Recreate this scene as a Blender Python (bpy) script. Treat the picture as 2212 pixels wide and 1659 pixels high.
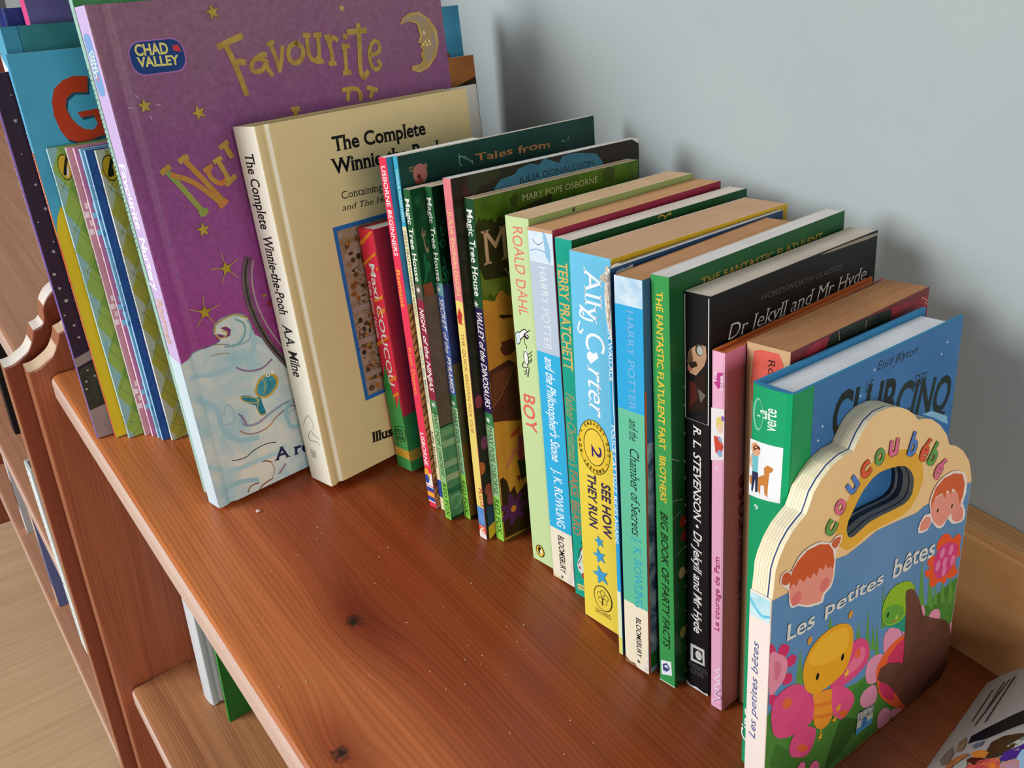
import bpy, bmesh, math, random
from mathutils import Vector, Matrix
S = bpy.context.scene
C = S.collection
for o in list(bpy.data.objects): bpy.data.objects.remove(o)
MM = .001
# ------------------------------------------------ camera
cam = bpy.data.cameras.new('camera'); co = bpy.data.objects.new('camera', cam); C.objects.link(co)
R0 = (0.6159155823730111, 0.7870985127062238, 0.03352501582050197)
R1 = (0.41905298871132146, -0.29128600840364743, -0.8599692168678942)
R2 = (-0.6671151235298325, 0.5437171991062271, -0.5092435756628214)
CP = (0.6377369367053999, -0.08588439761109935, 0.336897)
co.matrix_world = Matrix([[R0[i], -R1[i], -R2[i], CP[i]] for i in range(3)] + [[0, 0, 0, 1]])
cam.sensor_width = 36; cam.lens = 1899.62/2212*36; cam.clip_start = .01
S.camera = co
# ------------------------------------------------ light
w = bpy.data.worlds.new('world'); S.world = w; w.use_nodes = True
bg = w.node_tree.nodes['Background']; bg.inputs[0].default_value = (.95, .95, 1, 1); bg.inputs[1].default_value = .08
def area(name, loc, target, sx, sy, power, col):
    l = bpy.data.lights.new(name, 'AREA'); l.shape = 'RECTANGLE'; l.size = sx; l.size_y = sy; l.energy = power; l.color = col
    o = bpy.data.objects.new(name, l); C.objects.link(o); o.location = loc
    o.rotation_euler = (Vector(target)-Vector(loc)).to_track_quat('-Z', 'Y').to_euler(); return o
area('window_light', (-.45, -2.1, .9), (.25, .2, .05), 1.0, 1.2, 66, (.95, .98, 1))
area('cover_fill_light', (2.0, -.36, .50), (.25, .15, .08), .8, .8, 16, (1, .95, .88))  # added fill from the right to brighten the covers, not a real window
S.view_settings.view_transform = 'Standard'; S.view_settings.look = 'None'; S.view_settings.exposure = 0; S.view_settings.gamma = 1
S.view_settings.use_curve_mapping = False
S.cycles.max_bounces = 8
# ------------------------------------------------ materials
MC = {}
def lin(h):
    v = [int(h[i:i+2], 16)/255 for i in (0, 2, 4)]
    return tuple(((x/12.92) if x <= .04045 else ((x+.055)/1.055)**2.4) for x in v)+(1,)
def mat(spec, rough=.42, bump=0, spec_lvl=.24):
    """'rrggbb'  plain | 'a/b@s' mottled by noise | 'a>b@z0>z1' gradient along the local height (mm)"""
    key = (spec, rough, bump)
    if key in MC: return MC[key]
    m = bpy.data.materials.new('print_'+spec); m.use_nodes = True; nt = m.node_tree; N = nt.nodes; L = nt.links
    b = N['Principled BSDF']; b.inputs['Roughness'].default_value = rough; b.inputs['Specular IOR Level'].default_value = spec_lvl
    if '/' in spec:
        c, s = spec.split('@'); c1, c2 = c.split('/')
        tc = N.new('ShaderNodeTexCoord'); n = N.new('ShaderNodeTexNoise'); n.inputs['Scale'].default_value = float(s)*2; n.inputs['Detail'].default_value = 5; n.inputs['Roughness'].default_value = .65
        L.new(tc.outputs['Object'], n.inputs['Vector'])
        r = N.new('ShaderNodeValToRGB'); r.color_ramp.elements[0].position = .36; r.color_ramp.elements[1].position = .64
        r.color_ramp.elements[0].color = lin(c1); r.color_ramp.elements[1].color = lin(c2)
        L.new(n.outputs['Fac'], r.inputs[0]); L.new(r.outputs[0], b.inputs['Base Color'])
    elif '>' in spec:
        c, s = spec.split('@'); cs = c.split('>'); z = [float(x) for x in s.split('>')]
        tc = N.new('ShaderNodeTexCoord'); sp = N.new('ShaderNodeSeparateXYZ'); L.new(tc.outputs['Object'], sp.inputs[0])
        n = N.new('ShaderNodeTexNoise'); n.inputs['Scale'].default_value = 35; n.inputs['Detail'].default_value = 6; L.new(tc.outputs['Object'], n.inputs['Vector'])
        mu = N.new('ShaderNodeMath'); mu.operation = 'MULTIPLY_ADD'; mu.inputs[1].default_value = .08; L.new(n.outputs['Fac'], mu.inputs[0]); L.new(sp.outputs['Z'], mu.inputs[2])
        mr = N.new('ShaderNodeMapRange'); mr.inputs[1].default_value = z[0]*MM+.04; mr.inputs[2].default_value = z[-1]*MM+.04; L.new(mu.outputs[0], mr.inputs[0])
        r = N.new('ShaderNodeValToRGB'); e = r.color_ramp.elements; e[0].color = lin(cs[0]); e[1].color = lin(cs[-1])
        for i in range(1, len(cs)-1):
            q = e.new((z[i]-z[0])/(z[-1]-z[0])); q.color = lin(cs[i])
        L.new(mr.outputs[0], r.inputs[0])
        n2 = N.new('ShaderNodeTexNoise'); n2.inputs['Scale'].default_value = 420; n2.inputs['Detail'].default_value = 3; L.new(tc.outputs['Object'], n2.inputs['Vector'])
        mx = N.new('ShaderNodeMix'); mx.data_type = 'RGBA'; mx.blend_type = 'OVERLAY'; mx.inputs[0].default_value = .35
        L.new(r.outputs[0], mx.inputs[6]); L.new(n2.outputs['Fac'], mx.inputs[7]); L.new(mx.outputs[2], b.inputs['Base Color'])
    else: b.inputs['Base Color'].default_value = lin(spec)
    if bump:
        tc = N.new('ShaderNodeTexCoord'); n = N.new('ShaderNodeTexNoise'); n.inputs['Scale'].default_value = 60; n.inputs['Detail'].default_value = 4
        L.new(tc.outputs['Object'], n.inputs['Vector']); bp = N.new('ShaderNodeBump'); bp.inputs['Strength'].default_value = bump; bp.inputs['Distance'].default_value = .0006
        L.new(n.outputs['Fac'], bp.inputs['Height']); L.new(bp.outputs[0], b.inputs['Normal'])
    MC[key] = m; return m
def paper(c1, c2, axis=0):
    """edge of a block of pages: fine lines across the thickness (local x)"""
    key = ('paper', c1, c2, axis)
    if key in MC: return MC[key]
    m = bpy.data.materials.new('page_edges'); m.use_nodes = True; nt = m.node_tree; N = nt.nodes; L = nt.links; b = N['Principled BSDF']
    b.inputs['Roughness'].default_value = .8; b.inputs['Specular IOR Level'].default_value = .15
    tc = N.new('ShaderNodeTexCoord'); mp = N.new('ShaderNodeMapping'); mp.inputs['Scale'].default_value = (2600, 9, 9) if axis == 0 else (9, 9, 9)
    n = N.new('ShaderNodeTexNoise'); n.inputs['Scale'].default_value = 1; n.inputs['Detail'].default_value = 3
    L.new(tc.outputs['Object'], mp.inputs[0]); L.new(mp.outputs[0], n.inputs['Vector'])
    n3 = N.new('ShaderNodeTexNoise'); n3.inputs['Scale'].default_value = 40; L.new(tc.outputs['Object'], n3.inputs['Vector'])
    ad = N.new('ShaderNodeMath'); ad.operation = 'MULTIPLY_ADD'; ad.inputs[1].default_value = .5; L.new(n3.outputs['Fac'], ad.inputs[0]); L.new(n.outputs['Fac'], ad.inputs[2])
    r = N.new('ShaderNodeValToRGB'); r.color_ramp.elements[0].position = .55; r.color_ramp.elements[1].position = .95
    r.color_ramp.elements[0].color = tuple(min(1, q*1.35) for q in lin(c1)); r.color_ramp.elements[1].color = tuple(min(1, q*1.3) for q in lin(c2)); L.new(ad.outputs[0], r.inputs[0]); L.new(r.outputs[0], b.inputs['Base Color'])
    bp = N.new('ShaderNodeBump'); bp.inputs['Strength'].default_value = .25; bp.inputs['Distance'].default_value = .0003; L.new(n.outputs['Fac'], bp.inputs['Height']); L.new(bp.outputs[0], b.inputs['Normal'])
    MC[key] = m; return m
def wood(name, axis, dark, light, zones=None, knots=(), rough=.3, line=1.0, seed=0):
    """varnished pine; axis = grain direction; zones = [(cross_mm, colour)] boards of other tints"""
    m = bpy.data.materials.new(name); m.use_nodes = True; nt = m.node_tree; N = nt.nodes; L = nt.links; b = N['Principled BSDF']
    def math_(op, a, b_=None, c=None):
        n = N.new('ShaderNodeMath'); n.operation = op
        for i, v in enumerate((a, b_, c)):
            if v is None: continue
            if isinstance(v, (int, float)): n.inputs[i].default_value = v
            else: L.new(v, n.inputs[i])
        return n.outputs[0]
    tc = N.new('ShaderNodeTexCoord'); sp = N.new('ShaderNodeSeparateXYZ'); L.new(tc.outputs['Object'], sp.inputs[0])
    ax = 'XYZ'[axis]; cr = 'Y' if axis != 1 else 'X'; th = [c for c in 'XYZ' if c not in (ax, cr)][0]
    A, K, T_ = sp.outputs[ax], sp.outputs[cr], sp.outputs[th]
    lo = N.new('ShaderNodeTexNoise'); lo.inputs['Scale'].default_value = 1; lo.inputs['Detail'].default_value = 2
    cb = N.new('ShaderNodeCombineXYZ'); L.new(math_('MULTIPLY_ADD', A, 2.2, seed*7.7), cb.inputs[0]); L.new(math_('MULTIPLY', K, 11), cb.inputs[1]); L.new(cb.outputs[0], lo.inputs['Vector'])
    K2 = math_('MULTIPLY_ADD', lo.outputs['Fac'], .026, K); dk = None; halo = None
    for (ka, kk, kr) in knots:
        da = math_('SUBTRACT', A, ka); dd = math_('SUBTRACT', K, kk)
        d2 = math_('ADD', math_('MULTIPLY', math_('POWER', math_('MULTIPLY', da, .45), 2.0), 1), math_('POWER', dd, 2.0))
        g = math_('POWER', 2.718, math_('DIVIDE', d2, -2*(kr*2.6)**2))
        K2 = math_('ADD', K2, math_('MULTIPLY', g, kr*2.2)); halo = math_('MULTIPLY', g, .75) if halo is None else math_('MAXIMUM', halo, math_('MULTIPLY', g, .75))
        d3 = math_('SQRT', math_('ADD', math_('POWER', math_('MULTIPLY', da, .8), 2.0), math_('POWER', dd, 2.0)))
        mr = N.new('ShaderNodeMapRange'); mr.inputs[1].default_value = kr*.35; mr.inputs[2].default_value = kr*1.25; mr.inputs[3].default_value = 1; mr.inputs[4].default_value = 0
        n_ = N.new('ShaderNodeTexNoise'); n_.inputs['Scale'].default_value = 330; n_.inputs['Detail'].default_value = 4; L.new(tc.outputs['Object'], n_.inputs['Vector'])
        L.new(math_('MULTIPLY_ADD', n_.outputs['Fac'], kr*2.4, math_('SUBTRACT', d3, kr*1.1)), mr.inputs[0])
        dk = mr.outputs[0] if dk is None else math_('MAXIMUM', dk, mr.outputs[0])
    fine = N.new('ShaderNodeTexNoise'); fine.inputs['Scale'].default_value = 1; fine.inputs['Detail'].default_value = 5; fine.inputs['Roughness'].default_value = .6
    c2 = N.new('ShaderNodeCombineXYZ'); L.new(math_('MULTIPLY', A, 9), c2.inputs[0]); L.new(math_('MULTIPLY', K2, 420), c2.inputs[1]); L.new(math_('MULTIPLY', T_, 60), c2.inputs[2]); L.new(c2.outputs[0], fine.inputs['Vector'])
    wv = N.new('ShaderNodeTexNoise'); wv.inputs['Scale'].default_value = 1; wv.inputs['Detail'].default_value = 2
    c3 = N.new('ShaderNodeCombineXYZ'); L.new(math_('MULTIPLY_ADD', A, 1.3, seed*3.1), c3.inputs[0]); L.new(math_('MULTIPLY', K2, 95), c3.inputs[1]); L.new(c3.outputs[0], wv.inputs['Vector'])
    rings = math_('SINE', math_('MULTIPLY', K2, 2100))
    rr = math_('MULTIPLY', math_('POWER', math_('MULTIPLY_ADD', rings, .5, .5), 3.0), .13*line)
    f = math_('SUBTRACT', math_('ADD', math_('MULTIPLY', fine.outputs['Fac'], .55), math_('MULTIPLY', wv.outputs['Fac'], .62)), rr)
    rp = N.new('ShaderNodeValToRGB'); rp.color_ramp.elements[0].position = .26; rp.color_ramp.elements[1].position = .78
    rp.color_ramp.elements[0].color = lin(dark); rp.color_ramp.elements[1].color = lin(light); L.new(f, rp.inputs[0]); col = rp.outputs[0]
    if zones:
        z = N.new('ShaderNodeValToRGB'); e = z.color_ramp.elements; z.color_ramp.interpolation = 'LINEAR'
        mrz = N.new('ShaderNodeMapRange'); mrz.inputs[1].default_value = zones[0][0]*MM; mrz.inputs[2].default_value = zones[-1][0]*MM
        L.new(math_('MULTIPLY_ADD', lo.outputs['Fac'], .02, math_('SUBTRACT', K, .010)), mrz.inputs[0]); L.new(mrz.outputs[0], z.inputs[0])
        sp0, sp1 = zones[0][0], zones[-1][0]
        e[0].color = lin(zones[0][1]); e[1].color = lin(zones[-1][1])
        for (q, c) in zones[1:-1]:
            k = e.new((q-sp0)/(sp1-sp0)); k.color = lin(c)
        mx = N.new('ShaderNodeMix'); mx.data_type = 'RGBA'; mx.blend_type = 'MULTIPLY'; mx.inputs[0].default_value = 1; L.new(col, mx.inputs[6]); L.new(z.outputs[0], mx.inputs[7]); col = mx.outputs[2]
    if dk is not None:
        mh = N.new('ShaderNodeMix'); mh.data_type = 'RGBA'; mh.blend_type = 'MULTIPLY'; L.new(halo, mh.inputs[0]); L.new(col, mh.inputs[6]); mh.inputs[7].default_value = lin('b06a48'); col = mh.outputs[2]
        mx = N.new('ShaderNodeMix'); mx.data_type = 'RGBA'; L.new(dk, mx.inputs[0]); L.new(col, mx.inputs[6]); mx.inputs[7].default_value = lin('1c0c06'); col = mx.outputs[2]
    L.new(col, b.inputs['Base Color']); b.inputs['Roughness'].default_value = rough; b.inputs['Specular IOR Level'].default_value = .45
    bp = N.new('ShaderNodeBump'); bp.inputs['Strength'].default_value = .35; bp.inputs['Distance'].default_value = .0004; L.new(f, bp.inputs['Height']); L.new(bp.outputs[0], b.inputs['Normal'])
    return m
# ------------------------------------------------ mesh helpers
def link(name, bm, mats, parent=None, smooth=False):
    me = bpy.data.meshes.new(name); bm.to_mesh(me); bm.free()
    for m in (mats if isinstance(mats, (list, tuple)) else [mats]): me.materials.append(m)
    if smooth:
        for p in me.polygons: p.use_smooth = True
    o = bpy.data.objects.new(name, me); C.objects.link(o)
    if parent: o.parent = parent
    return o
def empty(name, label, cat, loc=(0, 0, 0), group=None):
    o = bpy.data.objects.new(name, None); C.objects.link(o); o.location = loc; o.empty_display_size = .02
    o['label'] = label; o['category'] = cat
    if group: o['group'] = group
    return o
def box(bm, x0, x1, y0, y1, z0, z1, mi=0):
    v = [bm.verts.new((x, y, z)) for x in (x0, x1) for y in (y0, y1) for z in (z0, z1)]
    for f in ((0, 1, 3, 2), (4, 6, 7, 5), (0, 4, 5, 1), (2, 3, 7, 6), (0, 2, 6, 4), (1, 5, 7, 3)):
        bm.faces.new([v[i] for i in f]).material_index = mi
def bevel(bm, w, seg=2, sel=None):
    es = [e for e in bm.edges if sel is None or sel(e)]
    bmesh.ops.bevel(bm, geom=es, offset=w, segments=seg, affect='EDGES', profile=.5, clamp_overlap=True)
def bbox(x0, x1, y0, y1, z0, z1, w=.0, seg=2):
    bm = bmesh.new(); box(bm, x0, x1, y0, y1, z0, z1)
    if w: bevel(bm, w, seg)
    return bm
def extrude_poly(pts, axis, a, b):
    """closed outline pts (2-D) extruded along axis from a to b"""
    bm = bmesh.new()
    def P(p, t): return {0: (t, p[0], p[1]), 1: (p[0], t, p[1]), 2: (p[0], p[1], t)}[axis]
    A = [bm.verts.new(P(p, a)) for p in pts]; B = [bm.verts.new(P(p, b)) for p in pts]; n = len(pts)
    for i in range(n): bm.faces.new((A[i], A[(i+1) % n], B[(i+1) % n], B[i]))
    bm.faces.new(A); bm.faces.new(B[::-1]); bmesh.ops.recalc_face_normals(bm, faces=bm.faces); return bm
# ------------------------------------------------ setting
WALL = mat('abb4b5/aeb7b7@6', .85, 0, .15)
def kind(o, k='structure'): o['kind'] = k; return o
kind(link('wall_back', bbox(-1.6, 1.6, .3165, .40, -.74, 1.5), WALL))
floor = bpy.data.objects.new('floor', None); C.objects.link(floor); floor.location = (0, 0, -.74); kind(floor)
FW = [wood(f'laminate_{i}', 1, d, l, rough=.42, line=.45, seed=i) for i, (d, l) in enumerate((('bc9872', 'dabb94'), ('c09e78', 'dfc09a'), ('b89470', 'd6b68e')))]
pm = {}
k = 0
for ix in range(-9, 6):
    x0 = ix*.19; off = (ix*37 % 11)/11*1.2
    for iy in range(-2, 2):
        y0 = iy*1.2+off-.6; y1 = min(y0+1.1996, .316)
        if y0 > .3: continue
        key = (k % 3, round(y1-y0, 3))
        if key not in pm:
            pm[key] = bbox(0, .1897, 0, y1-y0, -.012, 0, .0003, 1)
            o = link('floor_plank', pm[key], FW[k % 3], floor); pm[key] = o
        else:
            o = pm[key].copy(); C.objects.link(o); o.parent = floor
        o.location = (x0, y0, 0); k += 1
# ------------------------------------------------ bookcases
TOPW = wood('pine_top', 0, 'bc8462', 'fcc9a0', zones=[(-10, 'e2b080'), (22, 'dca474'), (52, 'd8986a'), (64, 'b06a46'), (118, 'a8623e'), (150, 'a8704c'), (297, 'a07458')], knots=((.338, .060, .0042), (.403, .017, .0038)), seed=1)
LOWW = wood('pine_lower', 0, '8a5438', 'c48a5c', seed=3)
SIDEW = wood('pine_side', 2, '8a4830', 'b86c4a', seed=2, line=.9)
SIDEB = wood('pine_side_red', 2, '783a26', '984e36', seed=5, line=.3)
EDGEW = wood('pine_edge_sheen', 0, 'cca898', 'dcc0b2', seed=6, line=.2, rough=.28)  # shelf fronts: pale varnish sheen painted into the wood colour
EDGEV = wood('pine_edge_up', 2, '9a6044', 'ae7252', seed=7, line=.2, rough=.3)
ENDG = wood('pine_end_grain_sheen', 1, 'd0ac8a', 'ecd2b4', seed=8, line=1.2, rough=.4)  # same wood at the panel tops, varnish reflection painted in as a lighter tone
RAILW = wood('pine_rail', 0, 'b87a48', 'e8b67a', seed=9, line=.7)
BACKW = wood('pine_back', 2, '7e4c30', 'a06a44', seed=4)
def ogee(yf, zf, sc=1.0):
    p = [(0, 0), (4, .3), (8, 1.5), (14, 5), (18, 8), (21, 12), (23.5, 17), (25, 21), (26, 24.5), (31, 26), (34, 29), (35.3, 33), (35.6, 37), (37, 42), (40, 47), (44, 51), (50, 54.5), (58, 57), (75, 59), (110, 63), (180, 70), (260, 74), (315, 75)]
    q = []
    for i in range(len(p)-1):
        p0, p1, p2, p3 = p[max(i-1, 0)], p[i], p[i+1], p[min(i+2, len(p)-1)]
        if abs(p1[0]-26) < .1 or abs(p2[0]-26) < .1: q.append(p1); continue
        for u in (0, .33, .66): q.append(tuple(.5*(2*b+(c-a)*u+(2*a-5*b+4*c-d)*u*u+(3*b-a-3*c+d)*u**3) for a, b, c, d in zip(p0, p1, p2, p3)))
    q.append(p[-1]); p = q
    return [(yf+a*MM*sc, zf+b*MM*sc) for a, b in p]
def side_panel(x0, x1, yf, zf, parent, m, edge_top, edge_front):
    top = ogee(yf, zf); pts = [(yf, -.74)]+top+[(.315, -.74)]
    bm = extrude_poly(pts, 0, x0, x1)
    for f in bm.faces:
        n = f.normal
        if abs(n.x) > .9: f.material_index = 0
        elif n.y < -.9: f.material_index = 2
        else: f.material_index = 1
    bevel(bm, .0012, 2, lambda e: len(e.link_faces) == 2 and max(abs(f.normal.x) for f in e.link_faces) > .9 and min(abs(f.normal.x) for f in e.link_faces) < .1)
    return link('side_panel', bm, [m, edge_top, edge_front], parent)
def shelf_board(name, x0, x1, yf, yb, z, t, parent, m, r_left=0.0, r=.004):
    # plan outline with a rounded front left corner, front edge rounded over
    pts = [(x1, yf), (x1, yb), (x0, yb)]
    if r_left:
        for i in range(7):
            a = math.pi+i*math.pi/12; pts.append((x0+r_left+r_left*math.cos(a), yf+r_left+r_left*math.sin(a)))
    else: pts.append((x0, yf))
    bm = extrude_poly(pts, 2, z-t, z)
    def sel(e):
        fs = e.link_faces
        if len(fs) != 2: return False
        hz = [abs(f.normal.z) > .9 for f in fs]
        mid = (e.verts[0].co+e.verts[1].co)/2
        return hz[0] != hz[1] and (mid.y < yf+max(r_left, .001)*1.02)
    bevel(bm, r, 4, sel); bmesh.ops.recalc_face_normals(bm, faces=bm.faces)
    for f in bm.faces: f.material_index = 1 if abs(f.normal.z) < .82 and f.calc_center_median().y < yf+.02 else 0
    return link(name, bm, [m, EDGEW], parent)
A = empty('bookcase', 'reddish pine bookcase whose top shelf carries the row of books', 'bookcase', (-.012, 0, -.74))
def reloc(o):
    p = o.parent.location; o.location = (-p.x, -p.y, -p.z); return o
reloc(side_panel(-.030, -.0122, -.0125, .0045, A, SIDEW, ENDG, EDGEV))
reloc(side_panel(.90, .918, -.0125, .0045, A, SIDEW, ENDG, EDGEV))
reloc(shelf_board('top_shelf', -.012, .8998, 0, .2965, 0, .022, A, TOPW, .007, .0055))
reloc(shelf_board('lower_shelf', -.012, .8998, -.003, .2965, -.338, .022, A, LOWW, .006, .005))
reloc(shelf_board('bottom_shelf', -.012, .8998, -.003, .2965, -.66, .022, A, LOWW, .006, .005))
bm = bbox(-.012, .8998, .2970, .315, -.03, .066, .0016, 2); box(bm, -.012, .8998, .2985, .3155, .0662, .0690)
reloc(link('back_rail', bm, RAILW, A))
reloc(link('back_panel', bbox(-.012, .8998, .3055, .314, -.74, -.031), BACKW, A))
BSH = wood('pine_far', 0, 'a87458', 'cc9878', seed=12)
ENDW = wood('pine_end_pale', 1, 'dccdbc', 'f0e8de', seed=11, line=1.0, rough=.4)  # paler still, varnish reflection painted into the far panel's top edge
B = empty('bookcase', 'matching pine bookcase on the far left with a scalloped side panel', 'bookcase', (-.063, 0, -.74))
reloc(side_panel(-.063, -.0452, -.0235, -.0035, B, SIDEB, ENDW, EDGEV))
reloc(side_panel(-.93, -.912, -.0235, -.0035, B, SIDEB, ENDG, EDGEV))
for nm, z in (('top_shelf', -.004), ('middle_shelf', -.335), ('lower_shelf', -.617)):
    reloc(shelf_board(nm, -.9118, -.0632, -.0130, .2965, z, .022, B, BSH, 0, .004))
reloc(link('back_panel', bbox(-.9118, -.0632, .2970, .315, -.74, .066), BACKW, B))
BOOKS={
 'purple':(0.20206, 0.0378, 0.013, 0.27519, 0.22164, 0.19382, 0.13042),
 'winnie':(0.21427, 0.09876, 0.023, 0.21438, 0.15172, 0.20159, 0.13948),
 'maxi':(0.23537, 0.14988, 0.01514, 0.15516, 0.122, 0.20308, 0.08938),
 'usb':(0.28126, 0.14384, 0.00688, 0.20767, 0.065, 0.18461, 0.08631),
 'tales':(0.28825, 0.14741, 0.00387, 0.2094, 0.14689, 0.17831, 0.07949),
 'ninja':(0.29658, 0.14517, 0.00587, 0.19525, 0.12201, 0.17466, 0.07101),
 'pyr':(0.30255, 0.15476, 0.0059, 0.19664, 0.12201, 0.17654, 0.07099),
 'quick':(0.32235, 0.15182, 0.00631, 0.20643, 0.13414, 0.16805, 0.04096),
 'dino':(0.32875, 0.15869, 0.00734, 0.19732, 0.1187, 0.16602, 0.04431),
 'boy':(0.35441, 0.16527, 0.01681, 0.19497, 0.12211, 0.17123, 0.05963),
 'stone':(0.37251, 0.16529, 0.01656, 0.19488, 0.12493, 0.17419, 0.06044),
 'terry':(0.38961, 0.16597, 0.0111, 0.19501, 0.12819, 0.17098, 0.04242),
 'ally':(0.40431, 0.16002, 0.0253, 0.19536, 0.12458, 0.16282, 0.03065),
 'karen':(0.43415, 0.15577, 0.00266, 0.19828, 0.12216, 0.16921, 0.04959),
 'chamber':(0.43959, 0.15498, 0.01487, 0.19808, 0.10978, 0.16279, 0.07984),
 'fart':(0.45772, 0.16014, 0.00934, 0.20281, 0.12929, 0.17793, 0.06156),
 'jekyll':(0.46714, 0.16878, 0.01306, 0.19694, 0.12325, 0.17807, 0.04277),
 'pink':(0.4823, 0.16847, 0.00666, 0.17838, 0.12018, 0.18066, 0.04959),
 'redbrown':(0.48896, 0.18098, 0.01996, 0.18105, 0.10417, 0.18007, 0.02745),
 'club':(0.51017, 0.15649, 0.01775, 0.18062, 0.11413, 0.17996, -0.01306),
 'navy':(0.046, 0.026, 0.012, 0.255, 0.2, 0.15708, 0.10472),
 'greypurple':(0.0605, 0.037, 0.008, 0.28, 0.2, 0.15708, 0.10472),
 'teal':(0.0725, 0.017, 0.014, 0.249, 0.21, 0.15708, 0.10472),
 'starry':(0.0935, 0.004, 0.003, 0.229, 0.18, 0.15359, 0.10472),
 'gruff':(0.0993, 0.0141, 0.0028, 0.239, 0.21, 0.15359, 0.10472),
 'm1':(0.1051, 0.0209, 0.0022, 0.1885, 0.22, 0.15708, 0.10472),
 'm2':(0.1085, 0.0304, 0.0022, 0.1885, 0.22, 0.16057, 0.10472),
 'm3':(0.112, 0.034, 0.0022, 0.1885, 0.22, 0.16406, 0.10472),
 'm4':(0.1161, 0.0364, 0.0022, 0.1885, 0.22, 0.16581, 0.10472),
 'm5':(0.1204, 0.0377, 0.0022, 0.1885, 0.22, 0.16232, 0.10472),
 'm6':(0.1239, 0.0428, 0.0022, 0.1885, 0.21, 0.16581, 0.10472),
 'mint':(0.18951, 0.03917, 0.004, 0.285, 0.2, 0.19382, 0.13042),
 'brown':(0.18451, 0.13635, 0.004, 0.2267, 0.15669, 0.19382, 0.13042),
 'blue':(0.17357, 0.11474, 0.005, 0.25624, 0.17925, 0.19382, 0.13042),
 'white':(0.20352, 0.15182, 0.0012, 0.21281, 0.13, 0.20159, 0.13948),
 'coucou':(0.52815, 0.13662, 0.00921, 0.11702, 0.13864, 0.18106, -0.01956),
}
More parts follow.
